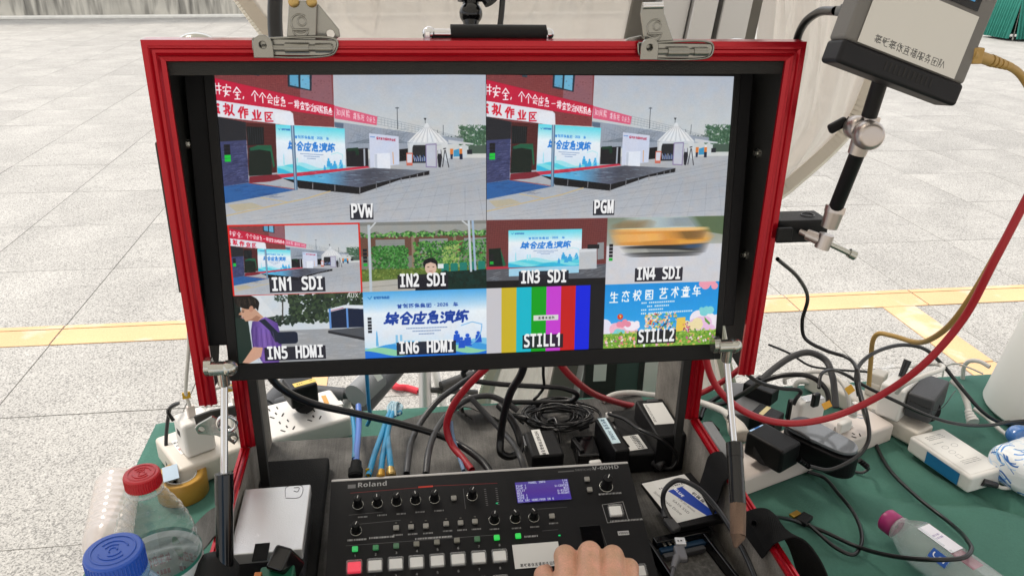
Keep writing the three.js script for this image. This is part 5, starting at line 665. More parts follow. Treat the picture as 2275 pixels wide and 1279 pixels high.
{ // left front strip, with two white chargers in it
  const t = thing('power_strip', 'white power strip at the desk corner left of the case, holding a white charger', 'power strip', 'power strips on the desk', V(-0.33, T, -1.2)), y = 0.778;
  const a = PY(396, 1046, y), ex = V(0.845, 0, -0.53).normalize(), ez = V(-0.53, 0, -0.845).normalize(); const b = a.clone().addScaledVector(ex, 0.142), c = a.clone().addScaledVector(ez, 0.125);
  part(t, 'housing', obox(a, b, c, 0.044, 0.007), M.cream); part(t, 'printed_mark', sheet(PY(384, 980, y), PY(401, 974, y), PY(396, 1012, y), 0.0004), mapped(label(48, 96, (x) => { x.fillStyle = '#e6e4e0'; x.fillRect(0, 0, 48, 96); ticks(x, 8, 10, 4, 9, 12, 2, 22, '#777'); ticks(x, 8, 56, 4, 9, 12, 1, 22, '#b9555a'); }), 0.5));
  const q = thing('charger', 'white block charger plugged into the power strip at the left desk corner', 'charger', null, V(-0.33, y, -1.2)), p = PY(416, 1022, y), h = 0.066, P = (s, u) => p.clone().addScaledVector(ex, s).addScaledVector(ez, u).add(V(0, h, 0));
  part(q, 'body', obox(P(0, 0), P(0.052, 0), P(0, 0.05), h, 0.007), M.white); part(q, 'usb_plug', [obox(P(0.018, 0.018).add(V(0, 0.022, 0)), P(0.031, 0.018).add(V(0, 0.022, 0)), P(0.018, 0.026).add(V(0, 0.022, 0)), 0.021, 0.002)], M.warm); part(q, 'port', obox(P(-0.0004, 0.018).add(V(0, -0.018, 0)), P(0.002, 0.018).add(V(0, -0.018, 0)), P(-0.0004, 0.034).add(V(0, -0.018, 0)), 0.012, 0.001), M.slot);
  const q2 = thing('charger', 'white low charger behind the gas strut on the left power strip', 'charger', null, V(-0.27, y, -1.23)), P2 = (s, u) => p.clone().addScaledVector(ex, s + 0.085).addScaledVector(ez, u).add(V(0, 0.052, 0)); part(q2, 'body', obox(P2(0, 0.008), P2(0.042, 0.008), P2(0, 0.052), 0.052, 0.006), M.white); part(q2, 'usb_plug', obox(P2(0.012, 0.02).add(V(0, 0.024, 0)), P2(0.024, 0.02).add(V(0, 0.024, 0)), P2(0.012, 0.028).add(V(0, 0.024, 0)), 0.024, 0.002), M.warm);
  const cb = (pts, r, m, nm, lb, tagc) => { const w = solo(nm, tube(pts, r, 60), m, lb, 'cable'); if (tagc) { const k = pts[tagc[0]], d = pts[tagc[0] + 1].clone().sub(k).normalize(); const f = new THREE.Mesh(new THREE.BoxGeometry(0.013, 0.012, 0.002), S(0xd2a524, 0.5)); f.name = 'yellow_flag'; f.position.copy(k).sub(w.position).addScaledVector(d, 0.004); f.rotation.y = 0.3; w.add(f); } return w; };
  const top = P(0.024, 0.021).add(V(0, 0.022, 0)), t2 = P2(0.018, 0.024).add(V(0, 0.024, 0));
  cb([top.clone().add(V(0, -0.003, 0)), top.clone().add(V(-0.003, 0.02, 0)), PZ(412, 860, -1.19), PZ(418, 780, -1.12), PZ(425, 700, -1.06), PZ(470, 600, -1.03)], 0.003, M.cWhite, 'white_cable', 'white cable rising from the block charger past the red lid edge', [1]);
  cb([t2.clone().add(V(0, -0.003, 0)), t2.clone().add(V(0, 0.02, 0)), PZ(484, 850, -1.2), PZ(480, 760, -1.12), PZ(500, 650, -1.05)], 0.003, M.cWhite, 'white_cable', 'white cable with yellow flag rising just left of the gas strut', [1]);
  cb([PZ(455, 905, -1.22), PZ(462, 885, -1.23), PZ(472, 865, -1.22), PZ(510, 860, -1.24), PZ(535, 880, -1.26)], 0.0028, M.cWhite, 'white_cable', 'short white cable bowing behind the left gas strut', [3]);
  cb([P(-0.004, 0.03), P(-0.004, 0.03).add(V(-0.006, 0.02, 0)), PY(395, 896, 0.86), PY(378, 905, 0.84), PY(371, 940, 0.81), PY(368, 985, 0.78), PY(372, 1030, 0.752), PY(388, 1075, 0.74), PY(392, 1105, 0.738)], 0.0032, M.cBlack, 'black_cable', 'thin black cable arching over the left edge of the block charger');
}
{ // strip behind the case
  const t = thing('power_strip', 'white power strip with open sockets behind the case, one black adapter plugged in', 'power strip', 'power strips on the desk', V(-0.19, T, -1.35)), y = 0.776;
  const a = PY(603, 976, y), b = PY(782, 926, y), [ex] = frame3(a, b, V(0, y, -2)); const c0 = PY(735, 862, y), e = c0.clone().sub(b), c = a.clone().add(e); part(t, 'housing', obox(a, b, c, 0.044, 0.007), M.white);
  const ez = e.clone().addScaledVector(ex, -e.dot(ex)).normalize().negate(), n = UP; const L = (s, u) => a.clone().addScaledVector(ex, s).addScaledVector(ez, -u);
  for (const [s, u] of [[0.035, 0.032], [0.03, 0.085], [0.088, 0.042]]) socketSet(t, L(s, u), ex, ez, n, 1.25); part(t, 'switch', [obox(L(0.128, 0.05).add(V(0, 0.001, 0)), L(0.152, 0.05).add(V(0, 0.001, 0)), L(0.128, 0.066).add(V(0, 0.001, 0)), 0.004, 0.001)], M.white); part(t, 'orange_label', sheet(PY(712, 880, y), PY(722, 878, y), PY(722, 898, y), 0.0004), S(0xd29a4a, 0.6));
  const q = thing('power_adapter', 'black plug adapter with a yellow label, on the left rear power strip', 'adapter', null, L(0.07, 0.09)); part(q, 'plug_base', [rod(PY(676, 893, y), PY(676, 893, y + 0.034), 0.02, 0.021, 28)], M.black); const h = y + 0.068, A = PY(645, 868, h), B2 = PY(706, 851, h), C = PY(632, 838, h); part(q, 'body', obox(A, B2, C, 0.042, 0.005), M.black); part(q, 'yellow_label', sheet(PY(650, 853, h), PY(698, 840, h), PY(653, 861, h), 0.0004), mapped(label(128, 32, (x) => { x.fillStyle = '#d9bb57'; x.fillRect(0, 0, 128, 32); ticks(x, 18, 12, 3, 14, 7, 1, 8, '#4a3c18'); ticks(x, 96, 8, 2, 10, 6, 1, 8, '#4a3c18'); }), 0.5));
}
{ // right front strip
  const t = thing('power_strip', 'long white power strip right of the case, crowded with black adapters, nearest on the right', 'power strip', 'power strips on the desk', V(0.75, T, -1.12)), y = 0.77;
  const a = PY(1648, 1068, y), b = PY(1990, 942, y), [ex, ez] = frame3(a, b, PY(1860, 850, y)); const P = (s, u, h = 0) => a.clone().addScaledVector(ex, s).addScaledVector(ez, u).add(V(0, h, 0));
  part(t, 'housing', obox(a, b, P(0, 0.085), 0.039, 0.006), M.warm); socketSet(t, PY(1893, 961, y), ex, ez.clone().negate(), UP); part(t, 'ring_mark', new THREE.TorusGeometry(0.0065, 0.0006, 6, 28).rotateX(Math.PI / 2).translate(PY(1912, 925, y).x, y + 0.0004, PY(1912, 925, y).z), S(0x7fa4c4, 0.5));
  // wall adapter lying over the near end
  const q = thing('power_adapter', 'large black wall adapter with blue label, at the near end of the right strip', 'adapter', null, PY(1720, 1000, y)); const h = y + 0.062, A = PY(1658, 958, h), B2 = PY(1741, 1005, h), C = PY(1704, 938, h);
  part(q, 'body', obox(A, B2, C, 0.046, 0.006), M.black); part(q, 'plug_base', rod(PY(1708, 1003, y), PY(1708, 1003, y + 0.04), 0.025, 0.025, 28), M.black); part(q, 'blue_label', sheet(PY(1665, 956, h), PY(1680, 965, h), PY(1694, 942, h), 0.0004), mapped(label(64, 96, (x) => { x.fillStyle = '#2d6ab4'; x.fillRect(0, 0, 64, 96); x.fillStyle = '#a9c8ea'; x.fillRect(0, 0, 64, 34); x.fillRect(0, 70, 64, 26); }), 0.4)); { const s = PY(1775, 1020, h - 0.03); part(q, 'strain_relief', [0, 1, 2, 3, 4].map((i) => rod(s.clone().lerp(PY(1800, 1040, h - 0.05), i / 5), s.clone().lerp(PY(1800, 1040, h - 0.05), i / 5 + 0.13), 0.0052 - i * 0.0004)), M.black); }
  // oval supply
  const q2 = thing('power_supply', 'black tapered supply with a glossy clear oval top, on the right strip', 'power supply', null, PY(1840, 980, y)); { const h2 = y + 0.058, o = PY(1762, 936, h2), e2 = PY(1902, 1015, h2 - 0.008), [vx] = [e2.clone().sub(o).setY(0).normalize()], vz = V(0, 0, 0).crossVectors(UP, vx), len = e2.distanceTo(o), sh = new THREE.Shape(); const w = 0.029, w2 = 0.021; sh.moveTo(0.02, -w); sh.bezierCurveTo(-0.012, -w, -0.012, w, 0.02, w); sh.lineTo(len - 0.03, w2 + 0.003); sh.bezierCurveTo(len + 0.008, w2, len + 0.008, -w2, len - 0.03, -w2 - 0.003); sh.closePath(); const mk = (d, s, y0, bev) => new THREE.ExtrudeGeometry(sh, { depth: d, bevelEnabled: true, bevelSize: bev, bevelThickness: bev, bevelSegments: 3, curveSegments: 16 }).scale(s, s, 1).applyMatrix4(basis(vx, vz, UP.clone(), o.clone().add(V(0, y0, 0)))); part(q2, 'body', mk(0.034, 1, -0.045, 0.004), M.black); part(q2, 'clear_top', mk(0.003, 0.985, -0.001, 0.0015).translate(vx.x * 0.001, 0, vx.z * 0.001), S(0x6d7176, 0.07)); part(q2, 'strain_relief', [0, 1, 2, 3].map((i) => rod(PY(1910 + i * 5, 1022 + i * 4, y + 0.02), PY(1913 + i * 5, 1025 + i * 4, y + 0.018), 0.005)), M.black); }
  const q3 = thing('charger', 'white cube charger with a black plug on top, on the right strip', 'charger', null, PY(1825, 920, y)); { const h3 = y + 0.056, A3 = PY(1783, 897, h3), B3 = PY(1840, 885, h3), C3 = PY(1795, 874, h3); part(q3, 'body', obox(A3, B3, C3, 0.056, 0.007), M.white); part(q3, 'inset_top', obox(PY(1792, 892, h3 + 0.0008), PY(1834, 884, h3 + 0.0008), PY(1800, 877, h3 + 0.0008), 0.0012, 0.0005), M.silver); part(q3, 'black_plug', obox(PY(1813, 878, h3 + 0.028), PY(1827, 874, h3 + 0.028), PY(1816, 869, h3 + 0.028), 0.028, 0.003), M.cBlack); part(q3, 'yellow_flag', sheet(PD(1826, 897, 1.22), PD(1844, 888, 1.22), PD(1831, 911, 1.22), 0.0006), S(0xd39a2c, 0.5)); }
  const q4 = thing('plug', 'ribbed white power plug with a yellow flag, on the right strip', 'plug', null, PY(1889, 955, y)); { const o = PY(1889, 950, y), f = (h0, h1, r0, r1) => rod(o.clone().add(V(0, h0, 0)), o.clone().add(V(0, h1, 0)), r0, r1, 20); part(q4, 'base', [obox(PY(1868, 956, y + 0.006), PY(1898, 944, y + 0.006), PY(1876, 938, y + 0.006), 0.006, 0.002), obox(PY(1872, 944, y + 0.026), PY(1897, 934, y + 0.026), PY(1879, 929, y + 0.026), 0.022, 0.004)], M.white); part(q4, 'ribbed_neck', [0, 1, 2, 3, 4].map((i) => f(0.026 + i * 0.006, 0.0305 + i * 0.006, 0.0082 - i * 0.0006, 0.0078 - i * 0.0006)), M.white); part(q4, 'yellow_flag', sheet(PD(1878, 862, 1.22), PD(1893, 852, 1.22), PD(1884, 878, 1.22), 0.0006), S(0xc9991f, 0.5)); }
}
{ // boxes between the strip and the case
  const y = 0.772, t = thing('charging_dock', 'grey battery charger lying behind the tall strut, a black block on it', 'charger', null, PY(1680, 900, T)); part(t, 'body', obox(PY(1630, 918, y), PY(1722, 925, y), PY(1662, 850, y), 0.036, 0.005), M.grey); part(t, 'print', sheet(PY(1648, 893, y), PY(1668, 897, y), PY(1650, 888, y), 0.0004), M.paper);
  const q = thing('battery', 'black camera battery lying on the grey charger', 'battery', null, PY(1690, 870, y)); const h = y + 0.03; part(q, 'cell', obox(PY(1652, 850, h), PY(1716, 875, h), PY(1671, 836, h), 0.03, 0.003), M.black); part(q, 'grey_face', sheet(PY(1656, 848.5, h), PY(1714, 871, h), PY(1672, 838, h), 0.0004), M.grey);
  const q2 = thing('power_adapter', 'small black adapter with a pale yellow wrap, left of the white cube charger', 'adapter', null, PY(1700, 925, T)); const h2 = 0.79; part(q2, 'body', obox(PY(1666, 916, h2), PY(1722, 938, h2), PY(1686, 893, h2), 0.05, 0.004), M.black); part(q2, 'paper_wrap', [obox(PY(1683, 918, h2 + 0.0005), PY(1697, 923.5, h2 + 0.0005), PY(1702, 899, h2 + 0.0005), 0.045, 0.0035)], S(0xcdbf8e, 0.6));
  const q3 = thing('plug', 'cream mains plug lying behind the right strut, on the near end of the strip', 'plug', null, PY(1640, 960, T)); part(q3, 'body', [lathe([[0.006, -0.004], [0.0085, 0], [0.012, 0.014], [0.017, 0.03], [0.018, 0.05], [0.014, 0.056], [0, 0.057]], PY(1622, 925, 0.79), PY(1655, 985, 0.775), 24)], M.cream); part(q3, 'ribbed_neck', [0, 1, 2, 3].map((i) => rod(PY(1616 + i * 3, 918 + i * 5, 0.792), PY(1618 + i * 3, 921 + i * 5, 0.792), 0.009)), M.cream);
  solo('case_side_box', obox(PY(1560, 935, 0.79), PY(1608, 1010, 0.79), PY(1578, 925, 0.79), 0.05, 0.004), M.grey, 'dark grey flat box pushed against the outer right wall of the case', 'box'); solo('plastic_clip', obox(PY(1573, 935, 0.738), PY(1592, 955, 0.738), PY(1578, 930, 0.738), 0.004, 0.001), M.gloss, 'thin dark plastic clip lying on the cloth beside the case', 'clip');
  solo('power_lead_end', [obox(PY(1756, 892, 0.80), PY(1772, 892, 0.80), PY(1758, 884, 0.80), 0.045, 0.004)], M.cBlack, 'black barrel plug standing between the battery and the white cube charger', 'plug');
}
{ // right rear strip
  const t = thing('power_strip', 'cream narrow power strip with a screw ear, rearmost of the strips at right', 'power strip', 'power strips on the desk', V(0.95, T, -1.25)), y = 0.768;
  const a = PY(2042, 962, y), b = PY(1790, 830, y); const [ex, ez] = frame3(a, b, PY(2105, 928, y)); const P = (s, u, h = 0) => a.clone().addScaledVector(ex, s).addScaledVector(ez, u).add(V(0, h, 0)); part(t, 'housing', obox(a, b, P(0, 0.052), 0.036, 0.006), M.cream);
  { const c = P(-0.008, 0.028, -0.03); const s = new THREE.Shape(); s.absarc(0, 0, 0.0125, 0, 7); const hl = new THREE.Path(); hl.absarc(-0.001, 0, 0.0048, 0, 7, true); s.holes.push(hl); part(t, 'screw_ear', [new THREE.ExtrudeGeometry(s, { depth: 0.007, bevelEnabled: true, bevelSize: 0.001, bevelThickness: 0.001, bevelSegments: 2, curveSegments: 20 }).rotateX(-Math.PI / 2).translate(c.x, c.y, c.z)], M.cream); }
  part(t, 'label_flap', sheet(P(0.098, -0.0005, 0.002), P(0.08, -0.0005, 0.002), P(0.098, -0.0005, -0.018), 0.0008), M.white);
  const q = thing('power_adapter', 'large dark grey box adapter on the rear strip, small blue label on top', 'adapter', null, PY(2060, 900, y)); const h = y + 0.065; part(q, 'plug_base', rod(PY(2058, 908, y), PY(2058, 908, y + 0.02), 0.026, 0.026, 30), M.black); part(q, 'body', obox(PY(2019, 872, h), PY(2078, 892, h), PY(2068, 832, h), 0.05, 0.004), M.darkgrey); part(q, 'blue_label', sheet(PY(2041, 866, h), PY(2074, 879, h), PY(2047, 862, h), 0.0005), mapped(label(96, 32, (x) => { x.fillStyle = '#3f86c6'; x.fillRect(0, 0, 96, 32); x.fillStyle = '#cfe0ee'; x.fillRect(40, 10, 56, 22); }), 0.3)); part(q, 'seam', tube([PY(2022, 890, h - 0.014), PY(2078, 911, h - 0.014), PY(2124, 868, h - 0.014)], 0.0008, 30, 6), M.gloss);
  const q2 = thing('charger', 'tall white block charger on the rear strip, left of the dark grey adapter', 'charger', null, PY(1990, 880, y)); const h2 = y + 0.07; part(q2, 'body', obox(PY(1958, 850, h2), PY(2012, 870, h2), PY(1974, 814, h2), 0.07, 0.006), M.white); part(q2, 'black_plug', rod(PY(2003, 836, h2), PY(2018, 800, h2 + 0.03), 0.0055, 0.0075, 16), M.cBlack); part(q2, 'white_plug', [rod(PY(1991, 880, h2 - 0.03), PY(1994, 868, h2 - 0.012), 0.0062, 0.005, 16)], M.white);
  const q3 = thing('plug', 'cream folding plug standing at the far end of the rear strip', 'plug', null, PY(1945, 850, y)); const h3 = y + 0.05; part(q3, 'body', [obox(PY(1925, 846, h3 - 0.02), PY(1956, 858, h3 - 0.02), PY(1935, 832, h3 - 0.02), 0.03, 0.004), obox(PY(1935, 828, h3), PY(1965, 838, h3), PY(1945, 814, h3), 0.03, 0.004)], M.cream); part(q3, 'clear_tag', sheet(PY(1958, 818, h3 + 0.012), PY(1985, 808, h3 + 0.016), PY(1962, 824, h3 + 0.01), 0.0006), M.clear);
}
{ // white supply brick
  const t = thing('power_supply', 'white supply brick with printed text, blue side label, beside the tissue pack', 'power supply', null, PY(2180, 1000, T)), y = 0.766; const a = PY(2160, 1062, y), b = PY(2238, 1040, y), c = PY(2124, 942, y);
  part(t, 'body', obox(a, b, c, 0.034, 0.006), M.white); const [ex, ez] = frame3(a, b, c); const tx = label(192, 320, (x, w, h) => { x.fillStyle = '#e0dfdb'; x.fillRect(0, 0, w, h); ticks(x, 40, 24, 12, 9, 6, 3, 12, '#888'); ticks(x, 30, 80, 8, 9, 5, 1, 12, '#888'); x.strokeStyle = '#777'; x.lineWidth = 2; for (const [i, j] of [[70, 120], [130, 120], [70, 160]]) { x.beginPath(); x.ellipse(i, j, 18, 12, 0, 0, 7); x.stroke(); } x.strokeRect(60, 184, 24, 26); ticks(x, 44, 226, 14, 8, 5, 3, 11, '#888'); });
  const P = (s, u, h = 0) => a.clone().addScaledVector(ex, s).addScaledVector(ez, u).add(V(0, h, 0)), W = b.distanceTo(a), D = Math.abs(c.clone().sub(a).dot(ez)); part(t, 'printed_label', sheet(P(0.006, D - 0.006), P(W - 0.006, D - 0.006), P(0.006, 0.008), 0.0004), mapped(tx, 0.5)); part(t, 'blue_label', sheet(P(-0.0002, D * 0.68, -0.006), P(-0.0002, D * 0.16, -0.006), P(-0.0002, D * 0.68, -0.03), 0.0005), S(0x1c6ea0, 0.45)); const s = P(W * 0.36, -0.001, -0.016); part(t, 'dark_plug', [rod(s.clone().add(V(0, 0, -0.002)), PY(2215, 1078, 0.742), 0.0072, 0.0055, 16)], S(0x2f2c30, 0.25)); part(t, 'inlet_plug', [0, 1, 2, 3].map((i) => rod(PY(2163 - i * 3, 938 - i * 7, 0.752 + i * 0.004), PY(2161 - i * 3, 933 - i * 7, 0.754 + i * 0.004), 0.0115 - i * 0.0015)), M.white);
}
{ // white tapered cylinder at the right border
  const b = PY(2350, 925, T), tp = V(b.x + 0.012, T + 0.34, b.z); const r0 = b.distanceTo(PY(2181, 905, T)) * 0.96; const t = thing('humidifier', 'tall white tapered cylinder standing at the right border of the desk', 'appliance', null, b);
  part(t, 'body', lathe([[0, 0.002], [r0 - 0.004, 0.002], [r0, 0.008], [r0 * 0.745, 0.285], [r0 * 0.71, 0.291], [0, 0.291]], b, tp, 64), S(0xcfd0cc, 0.5)); part(t, 'lid', lathe([[r0 * 0.66, 0.291], [r0 * 0.67, 0.297], [r0 * 0.63, 0.309], [0, 0.313]], b, tp, 64), S(0xaeb9bd, 0.25));
}
{ // tissue pack and its small cap
  const tB = wrapped(256, 256, (x) => { x.fillStyle = '#dfe3e6'; x.fillRect(0, 0, 256, 256); for (let i = 0; i < 46; i++) { x.strokeStyle = ['#3f7fc8', '#7fb0e0', '#b9d2ec', '#2f62a8'][i % 4]; x.lineWidth = 2 + rnd() * 5; x.beginPath(); const a = rnd() * 256, b = rnd() * 256; x.moveTo(a, b); x.bezierCurveTo(a + 40, b - 50, a + 60, b + 40, a + 110, b - 10 + rnd() * 40); x.stroke(); } });
  const t = thing('tissue_pack', 'blue and white soft plastic tissue pack at the right border', 'tissue pack', null, PY(2270, 1040, T)); const g = rbox(0.12, 0.07, 0.10, 0.026, 6); { const p = g.attributes.position; for (let i = 0; i < p.count; i++) { const x = p.getX(i), y = p.getY(i), z = p.getZ(i), k = 1 + 0.12 * (fbm(x * 8 + 1, z * 8 + y * 6 + 1, 3, 61, 3) - 0.5); p.setXYZ(i, x * k, y * k, z * k); } g.computeVertexNormals(); } const c = PY(2290, 1035, T + 0.036); part(t, 'wrapper', uvm(g.rotateY(0.3).translate(c.x, c.y, c.z), 9), Ph(0xffffff, 0.25, { map: tB, clearcoat: 0.6, clearcoatRoughness: 0.15 }));
  const c2 = PY(2268, 968, T + 0.03), q = solo('plastic_wrap', [new THREE.SphereGeometry(0.026, 24, 16).scale(1, 0.75, 0.9).translate(c2.x, c2.y, c2.z)], Ph(0x3f72b4, 0.2, { clearcoat: 0.7 }), 'small crumpled blue plastic wrapper behind the tissue pack', 'wrapper');
}
// ---------------------------------------------------------------- bottles
function bottle(t, base, top, prof, capR, capH, capMat, body, opt = {}) {
  const L = base.distanceTo(top), n = top.clone().sub(base).normalize(); part(t, 'body', lathe(prof, base, top, 56), body);
  const c = base.clone().addScaledVector(n, L - capH); const g = []; for (let i = 0; i < 48; i++) { const a = i / 48 * 6.2832; g.push(new THREE.BoxGeometry(0.0009, capH * 0.82, 0.0009).translate(Math.cos(a) * capR, capH * 0.44, Math.sin(a) * capR)); }
  const rib = merge(g).applyQuaternion(new THREE.Quaternion().setFromUnitVectors(UP, n)).translate(c.x, c.y, c.z); part(t, 'cap', [lathe([[0, capH], [capR - 0.002, capH], [capR - 0.0004, capH - 0.0006], [capR, capH - 0.0022], [capR, 0.001], [capR - 0.001, 0], [0.004, 0]], c, top, 56), lathe([[capR * 0.72, capH + 0.0004], [capR * 0.74, capH + 0.0008], [capR * 0.78, capH + 0.0003]], c, top, 40), ...[[0.5, 0.4, 2.2], [0.5, 3.5, 2.2], [0.3, 1.2, 1.6], [0.3, 4.4, 1.6], [0.14, 0, 4]].map(([k, a, l]) => new THREE.TorusGeometry(capR * k, 0.0006, 6, 24, l).rotateZ(a).rotateX(-Math.PI / 2).translate(0, capH + 0.0002, 0).applyQuaternion(new THREE.Quaternion().setFromUnitVectors(UP, n)).translate(c.x, c.y, c.z)), rib], capMat); part(t, 'neck_ring', lathe([[capR - 0.002, -0.006], [capR + 0.0012, -0.006], [capR + 0.0012, -0.003], [capR - 0.002, -0.002]], c, top, 48), opt.ring || M.petFrost);
}
{ // clear bottle, red cap
  const top = PY(313, 1050, 1.06), base = V(top.x + 0.003, T + 0.001, top.z); const t = thing('water_bottle', 'clear half empty water bottle with a red screw cap, left of the case', 'bottle', null, base), r = 0.0445; const sh = [];
  for (let i = 0; i <= 26; i++) { const f = i / 26; sh.push([r - (r - 0.0175) * Math.pow(f, 1.9) + 0.0011 * Math.sin(f * 44), 0.222 + f * 0.082]); }
  bottle(t, base, top, [[0.02, 0.004], [0.036, 0], [r, 0.01], [r, 0.06], [r - 0.002, 0.064], [r, 0.068], [r, 0.222], ...sh, [0.017, 0.31]], 0.0188, 0.0165, M.capRed, M.pet);
  part(t, 'water', lathe([[0, 0.004], [r - 0.0022, 0.012], [r - 0.0022, 0.205], [0, 0.205]], base, top, 48), M.water); const tx = ctex(512, 128, (x, w, h) => { x.fillStyle = '#d9dedd'; x.fillRect(0, 0, w, h); x.fillStyle = '#2f7a6a'; x.fillRect(0, 0, w, 5); x.strokeStyle = '#b8455a'; for (let i = 0; i < 8; i++) { hanRow(x, '年生态保', 8 + i * 66, 44, 13, 11, 13, 1.6); ticks(x, 8 + i * 66, 60, 6, 8, 7, 3, 13, '#b8455a'); } x.fillStyle = '#2f9a6a'; for (let i = 0; i < 4; i++) { x.beginPath(); x.ellipse(120 + i * 128, 30, 9, 16, 0.3, 0, 7); x.fill(); } });
  part(t, 'label_wrap', new THREE.CylinderGeometry(r + 0.0006, r + 0.0006, 0.13, 64, 1, true).translate(base.x, base.y + 0.152, base.z), S(0xffffff, 0.45, { map: tx, side: THREE.DoubleSide })); for (let i = 0; i < 26; i++) { const a = rnd() * 6.28, hh = 0.225 + rnd() * 0.06, f = (hh - 0.222) / 0.082, q = r - (r - 0.0175) * Math.pow(f, 1.9) - 0.0012; const o = V(base.x + Math.cos(a) * q, base.y + hh, base.z + Math.sin(a) * q); if (i < 26) (t.userData.d ??= []).push(new THREE.SphereGeometry(0.0009 + rnd() * 0.0012, 10, 8).translate(o.x, o.y, o.z)); }
  part(t, 'drops', t.userData.d, M.water).userData.kind = 'stuff'; delete t.userData.d;
}
{ // pale blue bottle, blue cap
  const top = PD(250, 1222, 0.655), base = V(top.x + 0.004, T + 0.001, top.z), L = top.y - base.y; const t = thing('water_bottle', 'pale blue bottle with a wide blue cap, at the lower left border', 'bottle', null, base), r = 0.052, k = L - 0.03, sh = []; for (let i = 0; i <= 20; i++) { const f = i / 20; sh.push([r - (r - 0.0205) * Math.pow(f, 1.7), k - 0.085 + f * 0.085]); }
  bottle(t, base, top, [[0.02, 0.004], [0.04, 0], [r, 0.012], [r, 0.12], [r - 0.003, 0.125], [r, 0.13], ...sh, [0.02, k + 0.006]], 0.0228, 0.021, M.capBlue, M.petBlue, { ring: M.petBlue });
}
{ // ribbed clear bottle lying behind them
  const a = PY(262, 1068, T + 0.036), b = PY(215, 1330, T + 0.036), t = thing('water_bottle', 'empty ribbed clear bottle lying on its side at the left desk edge', 'bottle', null, V(a.x, T, a.z)), p = [[0, 0.004], [0.012, 0.002], [0.022, 0], [0.031, 0.006], [0.0345, 0.016]]; for (let i = 0; i < 60; i++) p.push([0.0345 - 0.0016 * Math.abs(Math.sin(i * 0.42)), 0.018 + i * 0.0022]); p.push([0.034, 0.155], [0.028, 0.18], [0.013, 0.2], [0.013, 0.21]); part(t, 'body', lathe(p, a, b, 48), M.petRib); part(t, 'cap', lathe([[0, 0.225], [0.0145, 0.225], [0.015, 0.21], [0, 0.21]], a, b, 32), M.white);
}
{ // bottle lying at the right
  const top = PY(1968, 1152, T + 0.036), bot = PY(2330, 1420, T + 0.036), n = top.clone().sub(bot).normalize(), L = 0.205, base = top.clone().addScaledVector(n, -L); const t = thing('water_bottle', 'frosted flat sided water bottle with a magenta cap, lying on the green cloth', 'bottle', null, V(top.x, T, top.z));
  const sh = []; for (let i = 0; i <= 16; i++) { const f = i / 16; sh.push([0.035 - 0.0185 * Math.pow(f, 1.35), 0.145 + f * 0.034]); } const g = lathe([[0, 0.002], [0.029, 0], [0.035, 0.008], [0.035, 0.09], [0.0335, 0.095], [0.035, 0.1], [0.035, 0.145], ...sh, [0.0155, 0.184]], base, top, 8); g.computeVertexNormals(); part(t, 'body', g, M.petFrost);
  const c = base.clone().addScaledVector(n, L - 0.022), rr = 0.0188; part(t, 'cap', lathe([[0, 0.022], [rr - 0.0022, 0.022], [rr, 0.0195], [rr, 0.001], [0.004, 0]], c, top, 48), M.capPurple); part(t, 'neck_ring', lathe([[0.0165, -0.007], [0.0205, -0.0065], [0.0205, -0.0035], [0.0165, -0.002]], c, top, 44), M.petFrost);
  part(t, 'water', lathe([[0, 0.006], [0.031, 0.012], [0.031, 0.14], [0.018, 0.168], [0, 0.17]], base, top, 8), M.water);
  const side = V(0, 0, 0).crossVectors(n, UP).normalize(), onB = (s, w, h = 0.0334) => base.clone().addScaledVector(n, s).addScaledVector(side, w).add(V(0, h, 0)); part(t, 'white_label', sheet(onB(0.143, 0.0125), onB(0.143, -0.0125), onB(0.085, 0.0125), 0.0006), mapped(label(96, 192, (x) => { x.fillStyle = '#e3e1ea'; x.fillRect(0, 0, 96, 192); ticks(x, 24, 66, 5, 11, 12, 2, 20, '#9a8fb4'); }), 0.35));
  const w2 = UP.clone().multiplyScalar(0.0236), d2 = side.clone().multiplyScalar(0.0236); const f = (s, a) => base.clone().addScaledVector(n, s).addScaledVector(UP, 0.0335 * Math.cos(a)).addScaledVector(side, 0.0335 * Math.sin(a)); for (const sg of [1, -1]) { const p0 = f(0.106, sg * 0.62), p1 = f(0.106, sg * 1.08), p2 = f(0.078, sg * 0.62); if (sg * side.z > 0) part(t, 'blue_label', sheet(p0, p1, p2, 0.003 * (sg > 0 ? 1 : -1)), mapped(ctex(96, 96, (x) => { x.fillStyle = '#1d56b0'; x.fillRect(0, 0, 96, 96); x.strokeStyle = '#f2f4f8'; x.lineWidth = 7; x.beginPath(); x.moveTo(70, 18); x.bezierCurveTo(20, 10, 20, 44, 50, 48); x.bezierCurveTo(78, 54, 70, 88, 24, 78); x.stroke(); }), 0.35)); } part(t, 'magenta_print', sheet(f(0.088, -0.35), f(0.088, 0.3), f(0.05, -0.35), -0.001), S(0xa02a58, 0.4));
}
{ // tape roll
  const c = PY(404, 1074, T + 0.018), t = thing('tape_roll', 'roll of yellow tape lying at the left desk edge, under the power strip', 'tape', null, V(c.x, T, c.z)); part(t, 'tape', lathe([[0.026, -0.018], [0.041, -0.018], [0.041, 0.018], [0.026, 0.018], [0.026, -0.018]], c, c.clone().add(UP), 48), M.tapeYellow); part(t, 'core', lathe([[0.0235, -0.018], [0.0258, -0.018], [0.0258, 0.0183], [0.0235, 0.0183], [0.0235, -0.018]], c, c.clone().add(UP), 48), M.paper); solo('card', [sheet(PY(356, 1042, T + 0.046), PY(390, 1032, T + 0.048), PY(366, 1072, T + 0.044), 0.0012)], S(0x9fb3c4, 0.6), 'pale blue card leaning on the yellow tape roll', 'card');
}

